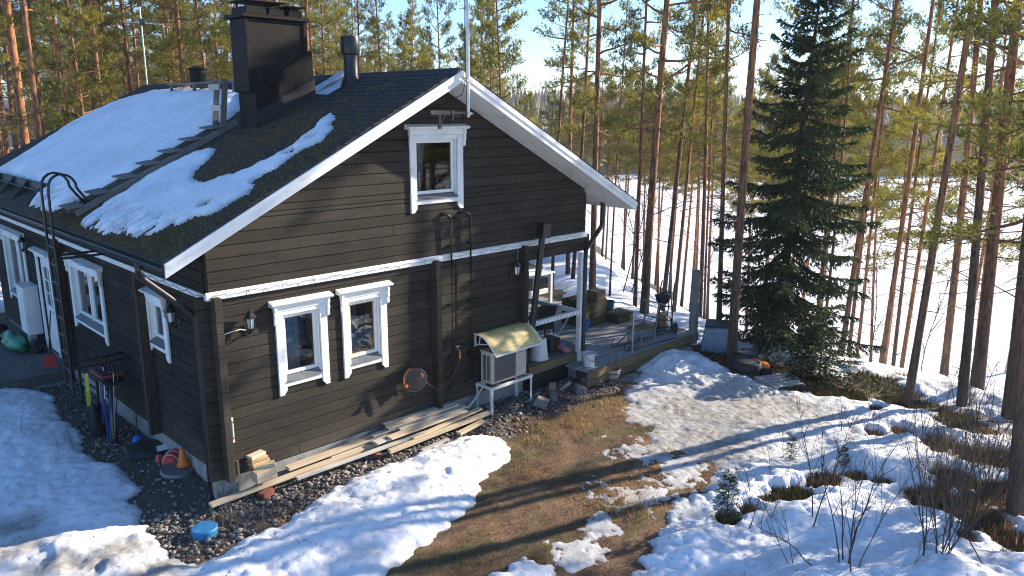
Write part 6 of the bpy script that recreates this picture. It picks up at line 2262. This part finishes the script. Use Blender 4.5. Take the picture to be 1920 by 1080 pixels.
def where(p):
    for lim, s in ((60, 'at the left picture edge'), (150, 'over the left roof edge'), (230, 'left of the television aerial'), (330, 'right of the television aerial'), (440, 'left of the chimney'),
                   (600, 'behind the chimney'), (690, 'behind the vent pipe'), (780, 'right of the vent pipe'), (870, 'left of the mast'), (960, 'right of the mast'), (1050, 'over the right roof slope'),
                   (1120, 'over the porch corner'), (1190, 'left of the deck'), (1260, 'behind the deck'), (1330, 'behind the deck corner post'), (1400, 'left of the big spruce'), (1480, 'behind the big spruce'),
                   (1560, 'right of the big spruce'), (1640, 'left of the crest pines'), (1720, 'behind the crest pines'), (1800, 'near the grey trunked pine'), (1870, 'by the thickest orange pine')):
        if p < lim:
            return s
    return 'at the right picture edge'


def free(x, y, r):
    for a, b_ in taken:
        if (a - x) ** 2 + (b_ - y) ** 2 < r * r:
            return False
    taken.append((x, y)); return True


def az_pt(az, d):
    return CAM[0] + d * math.cos(math.radians(az)), CAM[1] + d * math.sin(math.radians(az))


n = 0
for i in range(900):               # wood behind the house, left part of the picture
    az = q.uniform(56, 82); d = 26 + 75 * q.random() ** .9
    x, y = az_pt(az, d)
    if y < 17 or not free(x, y, 1.9):
        continue
    key = q.choice(['A0', 'A1', 'A2', 'A3', 'B0', 'B1', 'B2', 'B3', 'C0', 'C1', 'C2', 'B0', 'B2'])
    pz = px_of(x, y, 9.0)
    place_tree(key, x, y, '%s, %s of the wood %s' % (KIND[key[0]], DEEP[0 if d < 36 else 1 if d < 52 else 2 if d < 74 else 3], where(pz)), 'pines of the wood behind the house', q.uniform(.8, 1.12))
    n += 1
    if n > 115: break
n = 0
for i in range(500):               # behind the ridge, thinner so that sky shows
    az = q.uniform(46.5, 57); d = 34 + 60 * q.random()
    x, y = az_pt(az, d)
    if not free(x, y, 3.2):
        continue
    key = q.choice(['C0', 'C1', 'C2', 'B0', 'B1', 'B3'])
    pz = px_of(x, y, 9.0)
    place_tree(key, x, y, '%s, %s %s' % (KIND[key[0]], DEEP[0 if d < 46 else 1 if d < 60 else 2 if d < 76 else 3], where(pz)), 'pines behind the roof ridge', q.uniform(.75, 1.05))
    n += 1
    if n > 26: break
n = 0
for i in range(900):               # lakeside slope, crowns about level with the eye
    az = q.uniform(10.5, 46); d = q.uniform(33, 66)
    x, y = az_pt(az, d)
    h0 = float(H(x, y))
    if (26 < az < 44 and d < 47) or h0 > -2.5 or x > 34 + max(0, y) * .8 or h0 < -9.5 or not free(x, y, 2.4) or -3.8 < y + .306 * x < 2.6:
        continue
    key = q.choice(['M0', 'M1', 'M2', 'M0', 'M1', 'M2', 'T1'])
    top = {'M': 15, 'T': 14}[key[0]]
    want = 5.67 + d * q.uniform(.0, .075)
    pz = px_of(x, y, 5.0)
    place_tree(key, x, y, '%s, %s of the slope %s' % (KIND[key[0]], DEEP[0 if d < 32 else 1 if d < 40 else 2 if d < 50 else 3], where(pz)), 'pines of the lake shore slope', min(1.15, max(.6, (want - h0) / top)))
    n += 1
    if n > 46: break
for key, x, y, lab in (('L0', 14.0, -9.9, 'low crowned pine just outside the right edge'), ('L1', 19.0, -11.9, 'second low crowned pine outside the right edge'), ('C1', 11.6, -9.7, 'bushy pine just outside the right edge')):
    taken.append((x, y))
    place_tree(key, x, y, lab, 'pines just right of the view', 1.0)
n = 0
for i in range(300):               # outside the frame on the right: the wood goes on and shades the yard
    x, y = q.uniform(13, 34), q.uniform(-30, -9)
    az = math.degrees(math.atan2(y - CAM[1], x - CAM[0]))
    if az > 9 or not free(x, y, 3.4) or y + .306 * x > -4.2:
        continue
    place_tree(q.choice(['A0', 'A1', 'A2', 'A3', 'B0', 'B1']), x, y, 'pine of the wood beside the right edge of the view', 'pines right of the view', q.uniform(.85, 1.05))
    n += 1
    if n > 6: break

by = {}
for o in list(COL.objects):
    if o.get('group') in ('pines of the wood behind the house', 'pines behind the roof ridge', 'pines of the lake shore slope', 'pines right of the view'):
        by.setdefault((o['group'], o['label']), []).append(o)
for (g_, lb), os_ in by.items():
    if 1 < len(os_):
        os_.sort(key=lambda o: px_of(o.location.x, o.location.y, 6))
        for o, sfx in zip(os_, (['left one', 'right one'] if len(os_) == 2 else ['leftmost', 'second from left', 'third from left', 'fourth from left', 'fifth from left', 'sixth from left', 'seventh from left', 'eighth from left',
                                                                                         'ninth from left', 'tenth from left', 'eleventh from left', 'twelfth from left'])):
            o['label'] = lb + ', ' + sfx

# far shore: one mass of conifers
q = np.random.RandomState(9)
VV, FF, TT = [], [], []
off = 0
for i in range(5200):
    az = math.radians(q.uniform(4, 75)); d = 165 + 300 * q.rand() ** 1.6
    x, y = CAM[0] + d * math.cos(az), CAM[1] + d * math.sin(az)
    z = float(H(x, y))
    if z < LAKE_Z + .15 or d < 150:
        continue
    h = q.uniform(8, 17); R = h * q.uniform(.13, .2); lay = 5
    t0 = q.uniform(.15, .85)
    for k in range(lay):
        zb = z + h * (.18 + .72 * k / lay); zt = z + h * (.18 + .72 * (k + 1.7) / lay)
        rr = R * (1 - k / lay) ** .7
        m = 9
        a = np.arange(m) / m * 6.283 + q.uniform(0, 6)
        rad = rr * q.uniform(.45, 1.1, m)
        ring = np.stack([x + rad * np.cos(a), y + rad * np.sin(a), zb + q.uniform(-.6, .6, m)], 1)
        VV.append(ring); VV.append(np.array([[x, y, min(zt, z + h)]]))
        FF.append(np.array([[off + j, off + (j + 1) % m, off + m] for j in range(m)]))
        TT.append(np.clip(t0 + q.normal(0, .18, m + 1), 0, 1))
        off += m + 1
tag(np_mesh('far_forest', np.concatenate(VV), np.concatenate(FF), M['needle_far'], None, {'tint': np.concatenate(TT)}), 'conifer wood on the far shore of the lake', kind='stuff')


# thin spring haze over the whole place
hm = bpy.data.materials.new('haze')
hm.use_nodes = True
hn = hm.node_tree
hn.nodes.clear()
ho = hn.nodes.new('ShaderNodeOutputMaterial')
hv = hn.nodes.new('ShaderNodeVolumePrincipled')
hv.inputs['Density'].default_value = .00055
hv.inputs['Color'].default_value = (.93, .96, 1.0, 1)
hv.inputs['Anisotropy'].default_value = .3
hn.links.new(hv.outputs[0], ho.inputs['Volume'])
tag(MB().box((-330, -330, -12), (650, 650, 44)).build('haze', hm), 'faint pale spring haze over the lake and woods', kind='stuff')


# ------------------------------------------------------------------ saplings and shrubs
def gen_twigs(seed, h, stems, spread, nb, r=.010):
    q = random.Random(seed)
    b = MB()
    for s in range(stems):
        a = q.uniform(0, 6.3); ln = q.uniform(.05, spread)
        d = Vector((math.cos(a) * ln, math.sin(a) * ln, 1)).normalized()
        L = h * q.uniform(.65, 1.05)
        p = Vector((math.cos(a) * .04 * stems ** .5, math.sin(a) * .04 * stems ** .5, -.1))
        pts = [p]
        ns = 7
        for i in range(ns):
            d = (d + Vector((q.uniform(-.17, .17), q.uniform(-.17, .17), .04))).normalized()
            pts.append(pts[-1] + d * L / ns)
        rr = r * q.uniform(.5, .95)
        b.tube(pts, [rr * (1 - .85 * i / ns) for i in range(ns + 1)], 5, False)
        for k in range(nb):
            f = q.uniform(1.5, ns - .1); i = int(f)
            o = pts[i].lerp(pts[i + 1], f - i)
            a2 = q.uniform(0, 6.3); e = q.uniform(.3, 1.0)
            td = (d + Vector((math.cos(a2), math.sin(a2), .2)) * e).normalized()
            tl = q.uniform(.12, .42) * h * (1.1 - f / ns) + .06
            m1 = o + td * tl * .5; m2 = m1 + (td + Vector((q.uniform(-.2, .2), q.uniform(-.2, .2), .15))).normalized() * tl * .5
            b.tube([o, m1, m2], [rr * .42, rr * .3, rr * .14], 4, False)
            if q.random() < .55:
                e2 = m1 + (td + Vector((q.uniform(-.8, .8), q.uniform(-.8, .8), .2))).normalized() * tl * .4
                b.tube([m1, e2], [rr * .25, rr * .1], 3, False)
    return b


SAP = {}
for nm, args in {'s0': (1, 1.9, 1, .25, 9, .012), 's1': (2, 1.7, 2, .3, 8, .010), 's2': (3, 1.5, 3, .35, 7, .009), 's3': (4, 2.3, 9, .42, 7, .013), 's4': (5, 1.0, 4, .5, 5, .006),
                 's5': (6, 2.6, 1, .2, 14, .016), 's6': (7, .7, 6, .8, 5, .005), 's7': (8, 1.4, 12, .6, 6, .007), 's8': (9, 2.0, 6, .35, 9, .012)}.items():
    o = gen_twigs(*args).build('sapling', M['twig'] if nm not in ('s7',) else M['twig_pale'])
    SAP[nm] = o.data
    bpy.data.objects.remove(o)


def sapling(kind, px, py, label, group, sc=1.0, lean=(0, 0), cat='sapling', name='sapling'):
    g = at_ground(px, py, .06)
    o = bpy.data.objects.new(name, SAP[kind]); COL.objects.link(o)
    o.location = g; o.scale = (sc, sc, sc)
    o.rotation_euler = (lean[0], lean[1], rnd.uniform(0, 6.28))
    return tag(o, label, cat, group)


GS = 'bare saplings in the snow on the lower right'
for k, px, py, sc, le, lab in [
    ('s8', 1592, 1072, 1.15, (0, 0), 'bare sapling clump at the bottom centre of the right snow'),
    ('s5', 1512, 1000, .95, (-.12, -.18), 'tall bare sapling leaning left over the mossy mound'),
    ('s5', 1528, 994, .90, (-.05, -.12), 'straight dark sapling beside the leaning one'),
    ('s3', 1742, 1052, 1.0, (0, 0), 'many stemmed bare bush in a melted hollow at lower right'),
    ('s8', 1772, 1040, .95, (.05, .05), 'bare bush of few stout stems right of the hollow'),
    ('s3', 1800, 990, .9, (.05, .1), 'bare bush by the brown heather patch'),
    ('s2', 1420, 978, 1.0, (0, -.1), 'small bare sapling right of the little spruce'),
    ('s2', 1412, 995, .8, (.1, -.2), 'short twiggy sapling next to the little spruce'),
    ('s0', 1660, 980, .55, (0, 0), 'single short dry stem in open snow'),
    ('s1', 1480, 1075, .9, (-.35, -.4), 'bare twig arching left at the bottom edge'),
    ('s0', 1545, 1078, .95, (-.5, -.6), 'long bare twig bending low over the snow'),
    ('s1', 1700, 1079, .6, (.2, .1), 'low twigs at the bottom edge below the bush'),
    ('s0', 1860, 1078, .9, (.1, .5), 'bare twig leaning right at the bottom right corner'),
    ('s2', 1580, 820, .75, (0, 0), 'thin dry stalks left in the middle of the snow slope'),
    ('s2', 1612, 822, .8, (0, .05), 'thin dry stalks in the middle of the snow slope'),
    ('s1', 1645, 825, .7, (0, .0), 'pair of dark stalks by the grassy hump'),
    ('s4', 1600, 915, .9, (0, 0), 'low grey twiggy shrub in a snow hollow'),
    ('s4', 1655, 915, 1.0, (0, 0), 'rounded grey twiggy shrub right of centre snow'),
    ('s6', 1390, 975, 1.0, (0, 0), 'tuft of fine twigs at the foot of the little spruce'),
    ('s7', 1765, 925, 1.1, (0, 0), 'dense brown shrub before the heather'),
    ('s7', 1820, 900, 1.2, (0, .1), 'dense pale brown shrub in the heather'),
    ('s7', 1860, 860, 1.1, (0, 0), 'pale brown shrub left of the edge trunk'),
    ('s7', 1790, 860, 1.0, (0, 0), 'low brown shrub at the upper heather rim'),
    ('s7', 1740, 880, .9, (0, 0), 'dark low shrub at the left heather rim'),
    ('s3', 1850, 940, .9, (0, .05), 'bare brown bush before the lower right trunk'),
    ('s8', 1720, 830, .8, (0, 0), 'bare shoots on the slope below the nearest pine'),
    ('s8', 1790, 810, .9, (0, 0), 'bare shoots below the grey trunked pine'),
    ('s8', 1840, 800, .9, (0, 0), 'bare shoots below the thickest orange pine'),
    ('s5', 1755, 960, .85, (0, .1), 'dark straight sapling rising from the heather'),
    ('s2', 1475, 860, .7, (0, 0), 'faint thin twigs at the edge of the trodden path'),
    ('s2', 1450, 905, .7, (0, 0), 'faint thin twigs above the little spruce'),
    ('s6', 1620, 850, 1.2, (0, 0), 'low twig tuft on the grassy hump'),
    ('s6', 1690, 815, 1.3, (0, 0), 'low twig tuft behind the grassy hump'),
    ('s4', 1560, 800, .9, (0, 0), 'low twigs on the far snow slope'),
]:
    sapling(k, px, py, lab, GS, sc, le)
GL = 'bare twigs in the shaded snow on the left'
for k, px, py, sc, le, lab in [('s0', 37, 822, .38, (0, 0), 'single bare twig at the left edge of the shaded snow'), ('s1', 115, 848, .38, (-.3, .3), 'forked bare twig leaning in the shaded snow'),
                               ('s0', 142, 843, .40, (0, 0), 'upright bare twig nearest the bare ground on the left'), ('s2', 124, 920, .36, (.2, .1), 'branched bare twig low in the shaded snow'),
                               ('s4', 142, 940, .35, (.8, .4), 'small fallen twig in the shaded snow')]:
    sapling(k, px, py, lab, GL, sc, le)
# pole saplings behind the deck and on the slope
for k, px, py, d, sc, lab in [('s5', 1160, 560, 25, 2.4, 'tall thin bare sapling behind the wooden crate'), ('s5', 1176, 580, 26, 2.2, 'thin bare sapling left of the deck pole'), ('s5', 1228, 590, 27, 2.4, 'thin leaning sapling beside the thick deck pine'),
                              ('s5', 1283, 580, 26, 2.0, 'bare sapling near the corner post'), ('s5', 1618, 690, 24, 2.3, 'thin bare birch sapling among the crest pines'), ('s5', 1726, 720, 22, 1.9, 'thin bare sapling left of the grey trunked pine'),
                              ('s5', 1485, 660, 25, 2.0, 'thin bare sapling behind the big spruce')]:
    dd = ray(px, py)
    p = CAM + dd * (d / math.hypot(dd[0], dd[1]))
    o = bpy.data.objects.new('sapling', SAP[k]); COL.objects.link(o)
    o.location = (p[0], p[1], float(H(p[0], p[1]))); o.scale = (sc * .8, sc * .8, sc)
    o.rotation_euler = (rnd.uniform(-.06, .06), rnd.uniform(-.06, .06), rnd.uniform(0, 6))
    tag(o, lab, 'sapling', 'thin saplings by the lake')

# little spruces
reg('S1', 'spruce_sapling', gen_spruce(44, 1.15, .016, .36, .11, .9, .12, .05), M['spruce'], M['bark_spruce'], 1.15, .018)
g = at_ground(1362, 975, .05); place_tree('S1', g[0], g[1], 'little green spruce sapling standing alone in the snow', None, .66, 1.1, 0.3, z=g[2], cat='sapling')
g = at_ground(1482, 862, .05); place_tree('S1', g[0], g[1], 'tiny spruce sapling above the mossy mound', None, .40, 1.0, 1.3, z=g[2], cat='sapling')
g = at_ground(1580, 880, .05); place_tree('S1', g[0], g[1], 'pale green spruce sapling on the middle hump', None, .38, 1.1, 2.3, z=g[2], cat='sapling')
reg('S2', 'spruce_sapling', gen_spruce(46, 2.2, .03, .85, .14, 1.3, .1, .09), M['spruce'], M['bark_spruce'], 2.2, .03)
g = at_ground(1535, 715, .0); place_tree('S2', g[0], g[1], 'low spreading young spruce right of the pallet boards', None, .75, 1.5, 2.3, z=g[2] - .2, cat='sapling')
g = at_ground(1500, 712, .0); place_tree('S2', g[0], g[1], 'low young spruce at the foot of the big one', None, .65, 1.4, .3, z=g[2] - .2, cat='sapling')


# ------------------------------------------------------------------ ground cover
def norm01(a): return np.clip(a, 0, 1)


def grass(name, x, y, hgt, mat, label, seed, lean=.9, w=.006, per=1, z=None, tint=(.5, .22)):
    q = np.random.RandomState(seed)
    x = np.repeat(x, per); y = np.repeat(y, per); hgt = np.repeat(hgt, per) * q.uniform(.5, 1.3, len(x))
    x = x + q.normal(0, .03, len(x)) * (per > 1); y = y + q.normal(0, .03, len(x)) * (per > 1)
    z = H(x, y) + .05 * (fbm(x * 5, y * 5, 71, 3) - .5) - .004 if z is None else z
    a = q.uniform(0, 6.283, len(x)); l = np.abs(q.normal(0, lean, len(x)))
    b = np.stack([x, y, z], 1)
    d = np.stack([np.cos(a) * np.sin(l), np.sin(a) * np.sin(l), np.abs(np.cos(l)) + .12], 1)
    s = np.stack([-np.sin(a), np.cos(a), 0 * a], 1) * (w * q.uniform(.6, 1.5, (len(x), 1)))
    V = np.stack([b - s, b + s, b + d * hgt[:, None]], 1).reshape(-1, 3)
    t = np.clip(q.normal(tint[0], tint[1], len(x)), 0, 1)
    return tag(np_mesh(name, V, np.arange(len(V)).reshape(-1, 3), mat, None, {'tint': np.repeat(t, 3)}), label, kind='stuff')


q = np.random.RandomState(21)
# gravel strip along the walls
n = 34000
x = q.uniform(-2.3, 8.2, n); y = q.uniform(-2.3, 8.0, n)
dw = np.maximum(np.maximum(-.1 - y, 0), np.maximum(np.maximum(x - 7.0, 0), np.maximum(-x - .1, 0) * .8))
den = sstep(1.45, .7, dw + .6 * (fbm(x * 2, y * 2, 81, 4) - .5)) * ((x < -.02) | (y < .02))
den = den * np.where(y > .3, .35, 1)
kp = (q.rand(n) < den) & (snow_field(x, y) < .02)
x, y = x[kp], y[kp]
n = len(x)
r = q.uniform(.012, .036, n) * np.where(q.rand(n) < .08, 1.5, 1)
ico = bmesh.new(); bmesh.ops.create_icosphere(ico, subdivisions=1, radius=1)
IV = np.array([tuple(v.co) for v in ico.verts]); IF = np.array([[v.index for v in f.verts] for f in ico.faces]); ico.free()
IVn = IV[None] * (1 + q.uniform(-.28, .28, (n, len(IV), 1)))
sc3 = np.stack([r * q.uniform(.8, 1.5, n), r * q.uniform(.7, 1.2, n), r * q.uniform(.45, .8, n)], 1)
an = q.uniform(0, 6.28, n)
V = IVn * sc3[:, None, :]
V = np.stack([V[:, :, 0] * np.cos(an)[:, None] - V[:, :, 1] * np.sin(an)[:, None], V[:, :, 0] * np.sin(an)[:, None] + V[:, :, 1] * np.cos(an)[:, None], V[:, :, 2]], 2)
V += np.stack([x, y, H(x, y) + r * .35 + .05 * (fbm(x * 5, y * 5, 71, 3) - .5)], 1)[:, None, :]
F = (np.arange(n)[:, None, None] * len(IV) + IF[None]).reshape(-1, 3)
tag(np_mesh('gravel', V.reshape(-1, 3), F, M['stones'], None, {'tint': np.repeat(np.clip(q.beta(2, 2.6, n), 0, 1), len(IV))}), 'mixed gravel strip along the house walls', kind='stuff')
# flattened dry grass on the thawed drive
n = 170000
x = q.uniform(-1.5, 12, n); y = q.uniform(-7.5, -.3, n)
den = .22 + 1.0 * sstep(.44, .62, fbm(x * 1.3, y * 1.3, 131, 4))
den *= sstep(.5, 1.2, np.maximum(-.1 - y, 0) + .6 * (fbm(x * 2, y * 2, 81, 4) - .4))
den *= 1 - .75 * np.exp(-((y + .24 * x + 2.4) / .55) ** 2) * sstep(.35, .6, fbm(x * 2, y * 2, 133, 3) + .1)
kp = (q.rand(n) < den) & (snow_field(x, y) < .006)
x, y = x[kp], y[kp]
pt = fbm(x * .9, y * .9, 135, 3)
grass('dry_grass', x, y, np.full(len(x), .045), M['dry_grass'], 'flattened brown grass on the thawed drive', 1, 1.15, .0035, 1, None, (.36, .24))
n = 60000
x = q.uniform(-1.5, 12, n); y = q.uniform(-7.5, -.3, n)
kp = (q.rand(n) < sstep(.5, .64, fbm(x * 1.1, y * 1.1, 141, 4))) & (snow_field(x, y) < .0) & (np.maximum(-.1 - y, 0) > .9)
grass('moss_grass', x[kp], y[kp], np.full(kp.sum(), .025), M['green_grass'], 'greenish moss and short grass on the drive', 2, 1.0, .004, 1, None, (.35, .2))
# straw tufts
tx, ty = [], []
for px, py, k, sp in ((1150, 760, 500, .25), (1170, 950, 900, .30), (1185, 790, 300, .2), (1090, 800, 500, .22), (1160, 712, 350, .2), (1195, 955, 500, .2), (1215, 700, 250, .18), (990, 800, 250, .2), (1120, 770, 600, .4), (700, 1010, 300, .25), (420, 985, 260, .2), (1210, 905, 300, .3), (1330, 870, 300, .2), (1000, 830, 250, .2)):
    g = at_ground(px, py)
    tx.append(q.normal(g[0], sp, k)); ty.append(q.normal(g[1], sp, k))
tx, ty = np.concatenate(tx), np.concatenate(ty)
grass('straw', tx, ty, np.full(len(tx), .085), M['dry_grass'], 'bright straw tufts at the edge of the melting snow', 3, .95, .004, 1, None, (.78, .15))
# heath, lingonberry and heather on the right
HX, HY, HH = [], [], []
for cx, cy, r in HOLE_W:
    k = int(900 * r * r / .1) + 80
    k = min(k, 3500)
    a = q.uniform(0, 6.28, k); rr = r * 1.0 * np.sqrt(q.rand(k))
    HX.append(cx + rr * np.cos(a)); HY.append(cy + rr * np.sin(a))
HX, HY = np.concatenate(HX), np.concatenate(HY)
kp = snow_field(HX, HY) < .03
HX, HY = HX[kp], HY[kp]
sel = fbm(HX * 1.5, HY * 1.5, 151, 3)
gsel = sel > .52
grass('lingonberry', HX[gsel], HY[gsel], np.full(gsel.sum(), .09), M['green_grass'], 'low lingonberry and moss between the snow', 4, .7, .011, 1, None, (.45, .22))
grass('heather', HX[~gsel], HY[~gsel], np.full((~gsel).sum(), .09), M['heather'], 'brown heather and dead stalks between the snow', 5, .6, .004, 2, None, (.62, .25))
bx = []
by = []
for px, py, k, sp in ((1780, 905, 5200, .50), (1850, 880, 5200, .6), (1830, 960, 2600, .45), (1870, 830, 3200, .6), (1760, 945, 2000, .3), (1800, 820, 2600, .6), (1700, 800, 1200, .5), (1640, 815, 900, .4), (1560, 905, 700, .2), (1420, 960, 350, .14), (1905, 930, 2500, .5), (1905, 1010, 1000, .4)):
    g = at_ground(px, py)
    bx.append(q.normal(g[0], sp, k)); by.append(q.normal(g[1], sp, k))
bx, by = np.concatenate(bx), np.concatenate(by)
grass('dead_bracken', bx, by, np.abs(q.normal(.06, .07, len(bx))) + .02, M['dry_grass'], 'dead brown grass and stalks round the heather mound', 6, .65, .0045, 1, None, (.55, .25))
# heath at the crest
n = 40000
x = q.uniform(11, 19, n); y = q.uniform(-12, 4, n)
sf = snow_field(x, y)
kp = (sf < .02) & (q.rand(n) < sstep(.35, .6, fbm(x * 1.2, y * 1.2, 161, 4)))
x, y = x[kp], y[kp]
s2 = fbm(x * .8, y * .8, 163, 3)
grass('crest_heath', x[s2 > .47], y[s2 > .47], np.full((s2 > .47).sum(), .11), M['green_grass'], 'green blueberry heath on the crest under the pines', 7, .7, .014, 1, None, (.5, .25))
grass('crest_grass', x[s2 <= .47], y[s2 <= .47], np.full((s2 <= .47).sum(), .11), M['dry_grass'], 'dry brown grass on the crest under the pines', 8, .7, .007, 2, None, (.35, .22))
# needles and bark crumbs on snow and drive
n = 18000
x = q.uniform(-3, 12, n); y = q.uniform(-9.5, 2, n)
sf = snow_field(x, y)
kp = (sf > .02) & (q.rand(n) < .12 + .5 * sstep(.5, .7, fbm(x, y, 171, 3)))
x, y, sf = x[kp], y[kp], sf[kp]
n = len(x)
sf2 = sf + np.where(sf > 0, .045 * (fbm(x * 3.2, y * 3.2, 91, 4) - .5) * sstep(0, .08, sf), 0)
z = H(x, y) + sf2 + .004
s = q.uniform(.005, .019, n); a = q.uniform(0, 6.28, n)
c = np.stack([x, y, z], 1)
u = np.stack([np.cos(a), np.sin(a), 0 * a], 1) * s[:, None]; v = np.stack([-np.sin(a), np.cos(a), 0 * a], 1) * (s * .45)[:, None]
tp_ = np.stack([0 * a, 0 * a, s * .5], 1)
V = np.stack([c - u, c + v, c + u, c - v, c + tp_], 1).reshape(-1, 3)
F = (np.arange(n)[:, None, None] * 5 + np.array([[0, 3, 4], [3, 2, 4], [2, 1, 4], [1, 0, 4]])[None]).reshape(-1, 3)
tag(np_mesh('needle_litter', V, F, M['debris'], None, {'tint': np.repeat(q.rand(n), 5)}), 'pine needles and bark crumbs scattered on the snow', kind='stuff')
